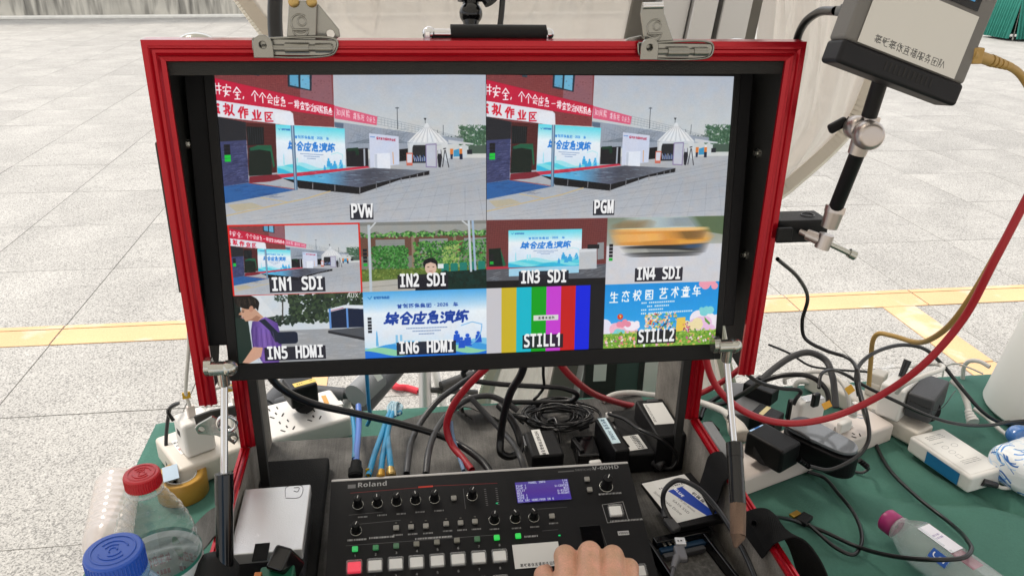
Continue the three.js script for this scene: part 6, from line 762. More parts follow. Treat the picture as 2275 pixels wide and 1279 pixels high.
// ---------------------------------------------------------------- tablet on its jointed arm, clamped to the lid
{
  const cq = camera.quaternion, roll = -14.5 * rad, q = cq.clone().multiply(new THREE.Quaternion().setFromEuler(new THREE.Euler(0.2, 0.26, roll, 'ZYX')));
  const ex = V(1, 0, 0).applyQuaternion(q), ey = V(0, 1, 0).applyQuaternion(q), n = V(0, 0, 1).applyQuaternion(q), O = PD(2048, 78, 0.78), R = basis(ex, ey, n, V(0, 0, 0));
  const on = (u, v, h = 0) => PP(u, v, O.clone().addScaledVector(n, h), n), lc = (u, v) => { const d = on(u, v).sub(O); return [d.dot(ex), d.dot(ey)]; };
  const t = thing('encoder_tablet', 'grey handheld encoder with a white sticker on its face, on a jointed arm', 'encoder', null, O.clone());
  const [xl, yb] = lc(1905, 92), [xr] = lc(2130, 150), [, yc] = lc(2000, 180); const x0 = xl - 0.013, x1 = xr + 0.015, y0 = yc - 0.004, y1 = yb + 0.16;
  const blk = (a, b, c, d, e, f, r, s = 3) => rbox(b - a, d - c, f - e, r, s).applyMatrix4(R.clone().setPosition(O.clone().addScaledVector(ex, (a + b) / 2).addScaledVector(ey, (c + d) / 2).addScaledVector(n, (e + f) / 2)));
  part(t, 'body', blk(x0, x1, yb - 0.0015, y1, -0.03, -0.0006, 0.004), S(0x6a6865, 0.55, { bumpMap: tFine, bumpScale: 0.0002 })); part(t, 'lower_cap', blk(x0 - 0.0004, x1 + 0.0004, y0, yb - 0.001, -0.0302, 0.0002, 0.004), K(0x17171a, 0.5));
  for (let i = 0; i < 11; i++) part(t, 'vent_slot', blk(-0.026 + i * 0.0055, -0.0238 + i * 0.0055, y0 + 0.008, y0 + 0.017, 0, 0.0006, 0.0006, 1), M.slot);
  const tx = label(384, 224, (x, w, h) => { x.fillStyle = '#c9c7c1'; x.fillRect(0, 0, w, h); x.strokeStyle = '#2e2e2e'; hanRow(x, '摄影摄像直播服务团队', 66, 192, 28, 24, 28, 2); });
  { const a = [xl, yb + 0.064], b = [xr, yb + 0.064]; const p = (s, u) => O.clone().addScaledVector(ex, s).addScaledVector(ey, u); part(t, 'sticker', sheet(p(xl, yb + 0.062), p(xr, yb + 0.062), p(xl, yb), 0.0006), mapped(tx, 0.55)); part(t, 'display', sheet(p(xl + 0.006, y1 - 0.01), p(xr - 0.004, y1 - 0.01), p(xl + 0.006, yb + 0.066), 0.0005), M.gloss); part(t, 'lit_picture', sheet(p(xr - 0.032, yb + 0.12), p(xr - 0.012, yb + 0.12), p(xr - 0.032, yb + 0.073), 0.0012), glow(0x4f9fd0, 0.4)); }
  { const A = PD(1906, 28, 0.80), Bp = PD(1858, 24, 0.81); part(t, 'grey_plug', [rod(A, A.clone().lerp(Bp, 0.25), 0.0055), rod(A.clone().lerp(Bp, 0.2), Bp, 0.0062, 0.0048), ...[0, 1, 2, 3].map((i) => rod(A.clone().lerp(Bp, 0.3 + i * 0.15), A.clone().lerp(Bp, 0.36 + i * 0.15), 0.0069))], M.grey); }
  { const A = PD(2158, 120, 0.80), Bp = PD(2246, 148, 0.83), f = (k) => A.clone().lerp(Bp, k); part(t, 'yellow_plug', [rod(f(0), f(0.45), 0.0062, 0.0058), rbox(0.012, 0.016, 0.012, 0.002).translate(f(0.1).x, f(0.1).y, f(0.1).z), ...[0, 1, 2, 3].map((i) => rod(f(0.48 + i * 0.12), f(0.55 + i * 0.12), 0.0062 - i * 0.0005)), rod(f(0.4), f(1), 0.0042)], M.cBrown); }
  // arm
  const t2 = thing('articulated_arm', 'jointed black arm with silver knuckles, clamped to the right lid edge', 'arm', null, PD(1850, 480, 0.95));
  const J = PD(1921, 291, 0.87), E = PD(1851, 478, 0.95); part(t2, 'upper_tube', rod(PD(1966, 150, 0.83), PD(1932, 258, 0.86), 0.0082), M.black); part(t2, 'lower_tube', rod(PD(1906, 340, 0.88), E, 0.0084), M.black);
  part(t2, 'elbow_joint', [lathe([[0, -0.013], [0.009, -0.0125], [0.0125, -0.009], [0.0135, 0], [0.0125, 0.009], [0.009, 0.0125], [0, 0.013]], PD(1906, 284, 0.875), PD(1990, 310, 0.8), 32), lathe([[0, -0.012], [0.012, -0.011], [0.0155, -0.006], [0.0155, 0.006], [0.0125, 0.0115], [0.0095, 0.0125], [0, 0.0125]], PD(1930, 300, 0.855), PD(2010, 330, 0.76), 36), rod(PD(1938, 256, 0.865), PD(1926, 285, 0.87), 0.0098, 0.0108), rod(PD(1916, 310, 0.872), PD(1904, 342, 0.88), 0.011, 0.0098)], M.knurl);
  part(t2, 'wing_knob', [rod(PD(1906, 280, 0.88), PD(1880, 272, 0.885), 0.007), rbox(0.022, 0.011, 0.008, 0.003).rotateZ(0.5).translate(PD(1862, 278, 0.885).x, PD(1862, 278, 0.885).y, PD(1862, 278, 0.885).z)], M.black);
  part(t2, 'base_joint', [rod(PD(1856, 466, 0.945), PD(1843, 504, 0.955), 0.0112, 0.0098), rod(PD(1858, 458, 0.944), PD(1854, 472, 0.946), 0.0118)], M.knurl);
  const c = PZ(1782, 503, -0.89); part(t2, 'clamp_body', [bbox(lidR + 0.002, PZ(1828, 503, -0.89).x, PZ(1782, 530, -0.89).y, PZ(1782, 481, -0.89).y, -0.915, -0.875, 0.003), bbox(lidR - 0.004, lidR + 0.016, c.y - 0.01, c.y + 0.008, ZL + 0.006, ZL + 0.012, 0.002)], M.black); part(t2, 'clamp_groove', [new THREE.TorusGeometry(0.008, 0.0012, 8, 24).rotateX(1.57).translate(c.x + 0.008, PZ(1782, 481, -0.89).y, -0.895)], M.gloss);
  const s0 = PZ(1778, 514, -0.874), s1 = PZ(1832, 536, -0.85), s2 = PZ(1896, 566, -0.845); part(t2, 'clamp_screw', [rod(s0, s1, 0.0034), rod(s0.clone().lerp(s1, 0.3), s0.clone().lerp(s1, 0.85), 0.0068, 0.0074), rod(s1.clone().add(V(-0.002, -0.009, 0)), s1.clone().add(V(0.002, 0.009, 0)), 0.009)], M.knurl); part(t2, 'clamp_lever', [rod(s1, s2, 0.0034, 0.0038), rod(s1.clone().lerp(s2, 0.86), s2.clone().lerp(s1, -0.06), 0.0056, 0.006)], M.steel);
}
{ // ball mount above the handle, cut by the top border
  const t = thing('ball_mount', 'glossy black ball mount standing behind the lid handle, at the top border', 'mount', null, PD(1046, 60, 0.93)), c = PD(1046, 30, 0.93);
  part(t, 'ball', new THREE.SphereGeometry(0.0135, 32, 24).translate(c.x, c.y, c.z), M.gloss); part(t, 'stem', [rod(PD(1046, 62, 0.93), PD(1046, 42, 0.93), 0.008, 0.0105), rod(PD(1046, 22, 0.93), PD(1044, -90, 0.93), 0.0095, 0.0095)], M.gloss); part(t, 'foot', rod(PD(1046, 90, 0.945), PD(1046, 58, 0.935), 0.016, 0.012), M.gloss); part(t, 'clamp_screws', [rod(PD(1024, 2, 0.92), PD(1024, -8, 0.92), 0.004), rod(PD(1085, -6, 0.92), PD(1092, 5, 0.92), 0.009), rod(PD(1030, -4, 0.925), PD(1085, -4, 0.925), 0.004)], M.gloss);
}
// ---------------------------------------------------------------- cables
const cable = (name, lbl, pts, r, mat, group, rs = 10) => solo(name, tube(pts, r, Math.max(60, pts.length * 12), rs), mat, lbl, 'cable', group);
const Zs = (...a) => { const o = []; for (let i = 0; i < a.length; i += 3) o.push(PZ(a[i], a[i + 1], a[i + 2])); return o; };
const Ys = (...a) => { const o = []; for (let i = 0; i < a.length; i += 3) o.push(PY(a[i], a[i + 1], a[i + 2])); return o; };
cable('black_cable', 'thick black cable bowing from the monitor bottom left to the switcher back', Zs(585, 790, -0.95, 602, 838, -0.98, 640, 872, -1.02, 700, 898, -1.05, 790, 918, -1.07, 900, 944, -1.08, 985, 970, -1.07, 1040, 1000, -1.03, 1072, 1026, -1.0, 1090, 1050, -0.975), 0.0056, M.cBlack);
cable('grey_cable', 'dark grey cable arching left of the red one into the switcher back', Zs(903, 1052, -0.98, 908, 1010, -1.02, 918, 970, -1.08, 940, 930, -1.12, 975, 888, -1.15, 1020, 855, -1.15, 1060, 825, -1.13, 1085, 780, -1.1), 0.005, M.cGrey);
cable('grey_cable', 'dark grey cable beside the first arch, curling on to the fabric loop', Zs(946, 1052, -0.98, 952, 1005, -1.02, 968, 958, -1.08, 1000, 915, -1.13, 1045, 885, -1.17, 1090, 880, -1.18, 1130, 898, -1.17, 1150, 912, -1.16), 0.0052, M.cGrey);
cable('black_cable', 'black cable looping behind the red cable and round the coil', Zs(1085, 780, -1.12, 1045, 812, -1.15, 1029, 828, -1.16, 1042, 842, -1.17, 1100, 852, -1.18, 1190, 858, -1.18, 1250, 862, -1.18, 1283, 876, -1.18, 1270, 890, -1.19, 1200, 893, -1.2, 1120, 893, -1.2), 0.0046, M.cBlack);
cable('black_cable', 'broad black cable dropping from the monitor, hooking before the white lettered converter', Zs(1172, 780, -1.0, 1158, 830, -1.02, 1135, 870, -1.04, 1120, 920, -1.05, 1112, 975, -1.05, 1113, 1005, -1.04, 1130, 1014, -1.04, 1153, 1003, -1.05, 1156, 985, -1.06, 1148, 955, -1.08, 1128, 920, -1.1, 1108, 900, -1.12), 0.0062, M.cBlack);
cable('grey_cable', 'grey cable running diagonally under the broad black hook', Zs(1048, 886, -1.15, 1075, 915, -1.13, 1108, 950, -1.1, 1140, 985, -1.05, 1156, 1015, -1.0, 1166, 1048, -0.975), 0.0048, M.cGrey);
cable('red_cable', 'red cable curving from the monitor bottom down into the switcher back', Zs(1130, 770, -1.0, 1082, 815, -1.02, 1035, 862, -1.04, 1003, 908, -1.05, 992, 950, -1.05, 1002, 985, -1.04, 1028, 1018, -1.01, 1048, 1044, -0.98), 0.0055, M.cRed);
cable('red_cable', 'red cable passing from the monitor bottom behind the tall black box', Zs(1205, 760, -1.05, 1242, 806, -1.08, 1275, 842, -1.12, 1320, 875, -1.18, 1370, 893, -1.22, 1415, 902, -1.26, 1480, 900, -1.3, 1565, 870, -1.34, 1620, 838, -1.32, 1660, 805, -1.3), 0.0058, M.cRed);
cable('red_cable', 'long red cable swinging across the right strips up to the right border', Zs(1566, 760, -0.98, 1572, 810, -0.98, 1592, 858, -0.98, 1640, 905, -0.98, 1700, 932, -0.98, 1770, 940, -0.98, 1850, 926, -0.97, 1950, 882, -0.95, 2050, 812, -0.92, 2140, 710, -0.9, 2210, 580, -0.88, 2275, 455, -0.87, 2340, 330, -0.86), 0.0054, M.cRed);
cable('yellow_cable', 'yellow brown cable beside the long red one, dropping to the rear strip', Zs(1931, 862, -1.22, 1935, 810, -1.21, 1942, 752, -1.19, 1953, 741, -1.18, 1985, 746, -1.15, 2035, 760, -1.08, 2075, 750, -1.0, 2120, 712, -0.94, 2170, 640, -0.91, 2225, 545, -0.9, 2290, 430, -0.89), 0.0044, M.cBrown);
cable('yellow_cable', 'yellow network lead leaving the encoder towards the right border', [PD(2240, 146, 0.83), PD(2258, 156, 0.84), PD(2275, 174, 0.85), PD(2300, 220, 0.86), PD(2320, 300, 0.86)], 0.0042, M.cBrown);
cable('black_cable', 'black lead from the lid up to the grey plug of the encoder', [PD(1768, 130, 0.96), PD(1772, 88, 0.95), PD(1788, 52, 0.92), PD(1818, 28, 0.88), PD(1858, 24, 0.81)], 0.0048, M.cBlack);
cable('black_cable', 'thick black cable hanging beside the left latch behind the lid', Zs(618, 120, -0.98, 612, 80, -0.99, 610, 30, -1.0, 614, -60, -1.02), 0.0085, M.cBlack);
cable('black_cable', 'thin black lead rising right of the ball mount', Zs(1108, 80, -0.95, 1114, 30, -0.96, 1120, -50, -0.98), 0.0034, M.cBlack);
cable('black_cable', 'thin black lead hanging straight down onto the coil', Zs(1208, 780, -1.18, 1207, 830, -1.18, 1208, 860, -1.18, 1196, 878, -1.18, 1186, 888, -1.17), 0.0027, M.cBlack);
cable('blue_cable', 'cyan cable hanging straight from the monitor left of the bundle', Zs(811, 790, -1.15, 815, 840, -1.18, 819, 900, -1.2, 822, 930, -1.22, 815, 945, -1.22), 0.0034, M.cCyan);
cable('blue_cable', 'violet blue cable ending in the black round connector', Zs(796, 900, -1.22, 797, 935, -1.18, 795, 970, -1.12, 792, 1000, -1.06, 790, 1032, -1.0), 0.005, M.cBlue);
cable('blue_cable', 'cyan cable just left of the violet blue one', Zs(782, 915, -1.22, 786, 945, -1.18, 788, 985, -1.1, 787, 1020, -1.02), 0.0042, M.cCyan);
cable('blue_cable', 'leftmost cyan cable of the tied bundle, yellow tag at its foot', Zs(872, 905, -1.2, 862, 925, -1.17, 846, 970, -1.1, 830, 1015, -1.03, 818, 1058, -0.97), 0.0046, M.cCyan);
cable('blue_cable', 'middle cyan cable of the tied bundle', Zs(878, 905, -1.2, 868, 930, -1.16, 858, 975, -1.09, 850, 1015, -1.03, 845, 1058, -0.97), 0.0046, M.cCyan);
cable('blue_cable', 'rightmost cyan cable of the tied bundle, ending in a brass plug', Zs(890, 915, -1.19, 874, 922, -1.18, 862, 935, -1.16, 861, 970, -1.1, 865, 1010, -1.03, 869, 1045, -0.98), 0.0046, M.cCyan);
cable('blue_cable', 'thin grey blue lead beside the red cable', Zs(1002, 935, -1.06, 1005, 965, -1.05, 1015, 1000, -1.03, 1030, 1045, -0.98), 0.003, S(0x6f88a8, 0.5));
{
  const f = (nm, lb, ct, a, b, r0, r1, m) => solo(nm, [rod(a, b, r0, r1), rod(a.clone().lerp(b, 0.1), a.clone().lerp(b, 0.5), r0 * 1.1, r0 * 1.1)], m, lb, ct);
  f('connector', 'black round connector on the violet blue cable', 'connector', PZ(789, 1060, -0.975), PZ(791, 1026, -1.0), 0.0098, 0.0078, M.rubber); f('connector', 'brass plug on the rightmost cyan cable', 'connector', PZ(869, 1058, -0.97), PZ(867, 1040, -0.985), 0.0068, 0.0058, M.brass); f('connector', 'brass ended plug on the middle cyan cable', 'connector', PZ(845, 1062, -0.965), PZ(847, 1046, -0.98), 0.0058, 0.0052, M.gold);
  const g = []; for (let i = 0; i < 7; i++) g.push(rbox(0.012, 0.006, 0.0012, 0.0004, 1).rotateZ(rnd() * 3).rotateY(rnd() * 2).translate(PZ(816 + rnd() * 14, 1038 + rnd() * 14, -0.99).x, PZ(818, 1038 + rnd() * 14, -0.99).y, -0.985 + rnd() * 0.01)); solo('cable_tag', g, S(0xb39318, 0.5), 'crumpled yellow tag at the foot of the leftmost cyan cable', 'tag');
  const h = []; for (let i = 0; i < 4; i++) h.push(tube(Zs(866 + i * 4, 925, -1.17, 862 + i * 6, 905 - i * 3, -1.2, 872 + i * 6, 893 + i * 2, -1.22, 884 + i * 3, 905, -1.2, 876 + i * 3, 922, -1.18), 0.0026, 40, 8)); solo('cable_loops', h, Ph(0xa8cbd8, 0.3, { transmission: 0.3, thickness: 0 }), 'bunch of clear blue wire loops tying the cyan cables together', 'cable');
}
{ // coil of thin black wire
  const loops = [], n = 24; for (let i = 0; i < n; i++) { const ox = (rnd() - 0.5) * 30, oy = (rnd() - 0.5) * 16, rx = 40 + rnd() * 46, ry = 15 + rnd() * 22, t0 = rnd() * 6, p = []; for (let k = 0; k < 15; k++) { const a = t0 + k * 0.42; p.push(PY(1232 + ox + Math.cos(a) * rx + k * 0.6, 922 + oy + Math.sin(a) * ry, FL + 0.012 + i * 0.0018 + 0.006 * Math.sin(a * 2 + i))); } loops.push(tube(p, 0.0019, 90, 6)); }
  const t = thing('coiled_cable', 'tangled coil of thin black wire lying behind the white lettered converter', 'cable', null, PY(1232, 922, FL)); part(t, 'wire', loops, M.cBlack); part(t, 'barrel_plug', [rod(PY(1150, 925, 0.85), PY(1170, 930, 0.85), 0.0055, 0.0065), rod(PY(1138, 922, 0.85), PY(1150, 925, 0.85), 0.004)], M.cBlack); part(t, 'wire_tie', [tube([PY(1218, 935, 0.85), PY(1232, 930, 0.856), PY(1240, 950, 0.85), PY(1246, 985, 0.83)], 0.003, 40, 8)], M.cBlack); part(t, 'free_plug', [rod(PY(1285, 952, 0.83), PY(1308, 944, 0.835), 0.006, 0.0045)], M.cBlack);
}
cable('black_cable', 'thin black lead with a ferrite, looping beside the tall black box', Ys(1352, 919, 0.853, 1385, 930, 0.862, 1424, 955, 0.875, 1462, 972, 0.872, 1496, 998, 0.85, 1504, 1022, 0.83, 1490, 1040, 0.818, 1468, 1034, 0.815, 1437, 1018, 0.817, 1405, 1002, 0.83, 1380, 972, 0.852, 1366, 950, 0.86, 1358, 944, 0.856), 0.0032, M.cBlack);
solo('ferrite_bead', [lathe([[0.005, 0], [0.0095, 0.001], [0.0095, 0.006], [0.0088, 0.0065], [0.0088, 0.03], [0.0095, 0.0305], [0.0095, 0.035], [0.005, 0.036]], PY(1433, 1014, 0.82), PY(1476, 1036, 0.818), 28)], M.cGrey, 'grey ferrite bead on the lead behind the labelled drive', 'ferrite');
// felt strap loop at the back edge of the case, strap over the right rim
function ribbon(pts, w, th, side) { const c = new THREE.CatmullRomCurve3(pts, false, 'centripetal'), n = 60, g = [], P = c.getPoints(n); const pos = []; const q = (a, b, cc, d) => [a, b, cc, a, cc, d].forEach((v) => pos.push(v.x, v.y, v.z)); const fr = P.map((p, i) => { const t = (P[i + 1] || p).clone().sub(P[i - 1] || p).normalize(), s = side.clone().addScaledVector(t, -side.dot(t)).normalize(), nn = V(0, 0, 0).crossVectors(t, s); return [[-1, -1], [1, -1], [1, 1], [-1, 1]].map(([a, b]) => p.clone().addScaledVector(s, a * w / 2).addScaledVector(nn, b * th / 2)); }); for (let i = 0; i < n; i++) for (let k = 0; k < 4; k++) { const l = (k + 1) % 4; q(fr[i][k], fr[i + 1][k], fr[i + 1][l], fr[i][l]); } q(...fr[0]); q(...fr[n].slice().reverse()); const b = new THREE.BufferGeometry(); b.setAttribute('position', new THREE.Float32BufferAttribute(pos, 3)); b.setAttribute('uv', new THREE.Float32BufferAttribute(new Float32Array(pos.length / 3 * 2), 2)); b.computeVertexNormals(); return uvm(b); }
solo('felt_loop', ribbon([PY(1030, 915, FL + 0.004), PY(1018, 905, FL + 0.02), PY(1028, 893, FL + 0.032), PY(1062, 905, FL + 0.024), PY(1090, 915, FL + 0.006), PY(1120, 915, FL + 0.004)], 0.05, 0.002, V(0.5, 0, 1)), M.felt, 'grey felt strap loop on the back edge of the case floor', 'strap');
solo('hook_strap', ribbon([V(0.43, 0.895, -0.765), V(0.436, 0.912, -0.76), V(0.45, 0.922, -0.755), V(0.468, 0.92, -0.748), V(0.487, 0.9, -0.735), V(0.505, 0.86, -0.725), V(0.52, 0.80, -0.71), V(0.53, 0.745, -0.695)], 0.056, 0.0022, V(0.4, 0, 0.9)), M.velcro, 'wide black strap looping over the right rim of the case', 'strap');
solo('hook_strap', ribbon([V(0.428, 0.85, -0.9), V(0.433, 0.88, -0.9), V(0.438, 0.908, -0.9), V(0.446, 0.9135, -0.9), V(0.458, 0.911, -0.9), V(0.463, 0.88, -0.9), V(0.465, 0.80, -0.9)], 0.06, 0.0022, V(0, 0, 1)), M.velcro, 'black strap laid over the right rim behind the gas strut', 'strap');
solo('hook_strap', ribbon([PY(488, 1150, 0.93), PY(470, 1165, 0.915), PY(445, 1190, 0.87), PY(425, 1215, 0.80), PY(418, 1235, 0.745)], 0.04, 0.0022, V(0.4, 0, 1)), M.felt, 'grey strap slanting from the left rim down to the cloth', 'strap');
solo('camera_grip', [lathe([[0, 0.03], [0.018, 0.028], [0.026, 0.016], [0.027, -0.04], [0, -0.041]], PY(478, 1290, 0.915), PY(480, 1230, 0.93), 32)], M.rubber, 'rounded black rubber end at the lower border beside the left strut', 'grip');
// USB lead at the labelled drive
cable('black_cable', 'thick black lead arching over the labelled drive to the lower border', [PY(1490, 1155, 0.85), PY(1474, 1120, 0.865), PY(1478, 1088, 0.885), PY(1505, 1067, 0.9), PY(1545, 1080, 0.905), PY(1590, 1125, 0.9), PY(1630, 1185, 0.895), PY(1660, 1240, 0.89), PY(1690, 1320, 0.885), PY(1710, 1420, 0.87)], 0.0036, M.cBlack);
{ const t = thing('usb_plug', 'grey plug at the end of the lead over the labelled drive', 'plug', null, PY(1500, 1170, 0.84)); part(t, 'shell', [obox(PY(1473, 1150, 0.854), PY(1492, 1143, 0.854), PY(1497, 1178, 0.85), 0.009, 0.003), rod(PY(1479, 1146, 0.851), PY(1476, 1128, 0.86), 0.0062, 0.0042)], M.cGrey); }
{ const t = thing('usb_plug', 'grey lead end with a bare metal plug, lying over the drive dock', 'plug', null, PY(1505, 1230, 0.85)), y = 0.862; part(t, 'metal_tip', obox(PY(1499, 1193, y), PY(1521, 1193, y), PY(1497, 1208, y), 0.0045, 0.0005), M.silver); part(t, 'shell', [obox(PY(1496, 1209, y + 0.002), PY(1521, 1209, y + 0.002), PY(1492, 1240, y + 0.002), 0.009, 0.003), rod(PY(1505, 1238, y - 0.002), PY(1496, 1262, y - 0.002), 0.0058, 0.0036)], S(0x6a6a6e, 0.45, { metalness: 0.3 })); part(t, 'contacts', [bbox(-0.003, -0.0012, 0, 0.0006, 0, 0.0018), bbox(0.0012, 0.003, 0, 0.0006, 0, 0.0018)].map((g) => g.translate(PY(1510, 1200, y).x, y + 0.0001, PY(1510, 1200, y).z)), M.slot); part(t, 'lead', tube([PY(1497, 1260, y - 0.002), PY(1494, 1275, y - 0.004), PY(1488, 1320, y - 0.01), PY(1480, 1400, y - 0.02)], 0.0024, 30), S(0x55555a, 0.5)); }
// leads on the right half of the desk
const R1 = 'leads on the right';
cable('black_cable', 'thin black lead falling from the lid edge to the long S over the strips', Zs(1728, 575, -1.1, 1775, 618, -1.15, 1795, 665, -1.2, 1783, 715, -1.22, 1790, 752, -1.22, 1835, 778, -1.2, 1885, 795, -1.17, 1906, 825, -1.12, 1910, 862, -1.08, 1928, 930, -1.02, 1931, 975, -1.0, 1915, 1005, -0.99, 1880, 1030, -0.98, 1840, 1044, -0.98, 1800, 1036, -0.985), 0.0034, M.cBlack);
cable('grey_cable', 'thick grey mains lead arching high behind the battery into the strip', Zs(1690, 845, -1.2, 1725, 815, -1.22, 1765, 790, -1.23, 1800, 783, -1.23, 1835, 800, -1.21, 1850, 835, -1.18, 1855, 870, -1.16, 1858, 905, -1.14), 0.0062, M.cGrey);
cable('black_cable', 'black lead passing behind the strut and over to the white cube charger', Zs(1540, 890, -1.28, 1600, 898, -1.26, 1650, 875, -1.22, 1700, 845, -1.18, 1755, 832, -1.16, 1805, 838, -1.14, 1836, 865, -1.12, 1844, 900, -1.1), 0.0046, M.cBlack);
cable('black_cable', 'dark lead from the lid corner to the standing barrel plug', Zs(1625, 780, -1.1, 1655, 825, -1.12, 1690, 850, -1.14, 1740, 863, -1.15, 1775, 866, -1.15, 1780, 872, -1.15, 1770, 885, -1.15, 1764, 898, -1.15), 0.0036, M.cBlack);
cable('black_cable', 'thin black lead crossing the rear strip to the right border', Zs(1820, 862, -1.1, 1825, 832, -1.12, 1845, 822, -1.14, 1880, 832, -1.16, 1920, 856, -1.14, 1990, 890, -1.1, 2060, 922, -1.08, 2120, 940, -1.08, 2190, 945, -1.1, 2260, 936, -1.12, 2330, 930, -1.12), 0.0031, M.cBlack);
cable('black_cable', 'black lead bowing wide over the rear strip down past the white cylinder', Zs(1909, 880, -1.1, 1903, 835, -1.12, 1915, 805, -1.15, 1955, 778, -1.18, 2010, 766, -1.2, 2055, 775, -1.2, 2095, 810, -1.2, 2140, 865, -1.18, 2185, 915, -1.16, 2225, 938, -1.16, 2290, 940, -1.16), 0.0036, M.cBlack);
cable('black_cable', 'long black lead sweeping down the cloth and round the magenta capped bottle', [...Zs(1904, 820, -1.11, 1912, 880, -1.08), ...Ys(1940, 970, 0.742, 1975, 1040, 0.737, 2040, 1105, 0.737, 2110, 1160, 0.74, 2150, 1200, 0.79, 2159, 1222, 0.806, 2143, 1238, 0.808, 2080, 1243, 0.805, 1990, 1236, 0.775, 1900, 1212, 0.738, 1830, 1180, 0.737, 1770, 1158, 0.74, 1715, 1147, 0.78, 1688, 1150, 0.88, 1676, 1162, 0.925)], 0.0034, M.cBlack);
cable('black_cable', 'black lead under the adapter curling on the cloth to the flat plug', Ys(1795, 1048, 0.742, 1830, 1060, 0.737, 1865, 1098, 0.737, 1898, 1140, 0.737, 1915, 1185, 0.737, 1912, 1215, 0.737, 1895, 1232, 0.737, 1860, 1218, 0.74, 1820, 1185, 0.742, 1798, 1165, 0.741), 0.0032, M.cBlack);
{ const t = thing('usb_plug', 'black flat plug with a gold tip lying on the green cloth', 'plug', null, PY(1785, 1150, T)), y = 0.743; part(t, 'shell', obox(PY(1768, 1151, y), PY(1786, 1134, y), PY(1790, 1164, y), 0.009, 0.002), M.black); part(t, 'gold_tip', obox(PY(1754, 1141, y - 0.002), PY(1771, 1132, y - 0.002), PY(1766, 1148, y - 0.002), 0.004, 0.0006), M.gold); }
cable('black_cable', 'lead of the oval supply curling back under the arch of the S', Ys(1925, 1033, 0.765, 1930, 1042, 0.745, 1915, 1050, 0.737, 1880, 1040, 0.74, 1835, 1005, 0.80, 1785, 965, 0.835, 1745, 945, 0.835), 0.0026, M.cGrey);
cable('white_cable', 'thick white mains lead entering the cream plug behind the strut', Zs(1545, 890, -1.22, 1575, 900, -1.2, 1605, 912, -1.17, 1622, 926, -1.14), 0.006, M.cWhite);
cable('white_cable', 'white lead arching over to the ribbed white plug', Zs(1745, 852, -1.28, 1745, 840, -1.28, 1775, 832, -1.27, 1815, 825, -1.25, 1850, 832, -1.22, 1875, 855, -1.18, 1885, 880, -1.16, 1888, 905, -1.15), 0.0042, M.cWhite);
cable('white_cable', 'white lead bent along the back desk edge behind the tall charger', Zs(1765, 860, -1.38, 1775, 848, -1.38, 1800, 850, -1.37, 1830, 862, -1.36), 0.0055, M.cWhite);
cable('white_cable', 'white lead bowing from the tall block charger over the grey adapter', Zs(1993, 872, -1.14, 2010, 855, -1.12, 2050, 836, -1.12, 2090, 822, -1.14, 2094, 812, -1.18, 2060, 808, -1.24, 2030, 816, -1.26), 0.0042, M.cWhite);
cable('white_cable', 'white lead running from the rear into the white supply brick', [...Zs(2115, 845, -1.28, 2135, 862, -1.26, 2148, 890, -1.24, 2154, 912, -1.22)], 0.006, M.cWhite);
cable('white_cable', 'white lead hooking up beside the white cylinder', Zs(2140, 842, -1.38, 2143, 815, -1.38, 2155, 802, -1.37, 2178, 803, -1.35, 2200, 815, -1.33), 0.0046, M.cWhite);
cable('white_cable', 'thin white lead looping by the back desk edge', Zs(2095, 838, -1.38, 2100, 818, -1.38, 2120, 807, -1.37, 2150, 815, -1.36, 2185, 830, -1.35), 0.0018, M.cWhite);
cable('white_cable', 'white flat lead crossing past the supply brick to the right border', Ys(2165, 908, 0.745, 2190, 925, 0.742, 2230, 960, 0.742, 2290, 1000, 0.745), 0.0042, M.cWhite);
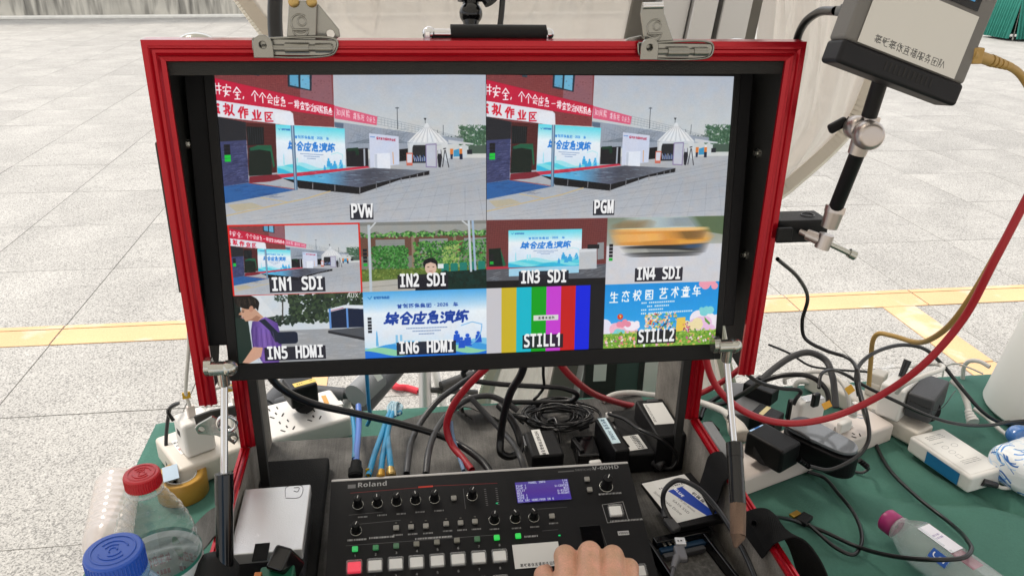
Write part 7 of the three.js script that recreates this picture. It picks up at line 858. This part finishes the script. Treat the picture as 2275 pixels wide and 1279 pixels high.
cable('white_cable', 'white output lead of the supply brick bowing to the right border', Ys(2213, 1076, 0.742, 2226, 1083, 0.738, 2250, 1083, 0.738, 2300, 1068, 0.74), 0.0034, M.cWhite);
cable('white_cable', 'white lead bowing behind the tall black box in the case', Zs(1338, 892, -1.26, 1360, 878, -1.27, 1400, 872, -1.28, 1450, 877, -1.28, 1500, 880, -1.28), 0.0052, M.cWhite);
cable('black_cable', 'thin black wire running along the back edge right of the case', Zs(1708, 765, -1.5, 1755, 785, -1.48, 1800, 812, -1.45, 1850, 820, -1.42, 1930, 826, -1.38), 0.0026, M.cBlack);
cable('black_cable', 'dark cable snaking on the cloth outside the right case wall', Ys(1556, 930, 0.745, 1566, 905, 0.742, 1600, 880, 0.742, 1650, 860, 0.745, 1690, 838, 0.75), 0.005, M.cBlack);
// the plug that the two right hand leads share
solo('usb_coupler', [obox(PY(2232, 933, 0.748), PY(2268, 930, 0.748), PY(2232, 944, 0.748), 0.008, 0.002)], M.gloss, 'black cable coupler lying in front of the white cylinder', 'coupler');

// ---------------------------------------------------------------- the tent roof over the desk, out of frame
{
  const t = thing('tent_canopy', 'white fabric tent roof above the desk', 'canopy', null, V(0.5, 2.5, 0.6)); const g = new THREE.BufferGeometry(), x0 = -2.1, x1 = 3.1, z0 = -1.75, z1 = 3.3, c = [0.5, 3.5, 0.8], y = 2.45;
  const p = [[x0, y, z0], [x1, y, z0], [x1, y, z1], [x0, y, z1]]; const pos = []; for (let i = 0; i < 4; i++) { const a = p[i], b = p[(i + 1) % 4]; pos.push(...a, ...c, ...b); const v = [a[0], y - 0.3, a[2]], w = [b[0], y - 0.3, b[2]]; pos.push(...a, ...b, ...w, ...a, ...w, ...v); } g.setAttribute('position', new THREE.Float32BufferAttribute(pos, 3)); g.setAttribute('uv', new THREE.Float32BufferAttribute(new Float32Array(pos.length / 3 * 2), 2)); g.computeVertexNormals(); part(t, 'roof', g, M.roof);
  for (const [a, b] of [[x0, z0], [x1, z0], [x1, z1], [x0, z1]]) part(t, 'leg', rod(V(a, 0, b), V(a, y, b), 0.035), M.alu);
}

renderer.render(scene, camera);
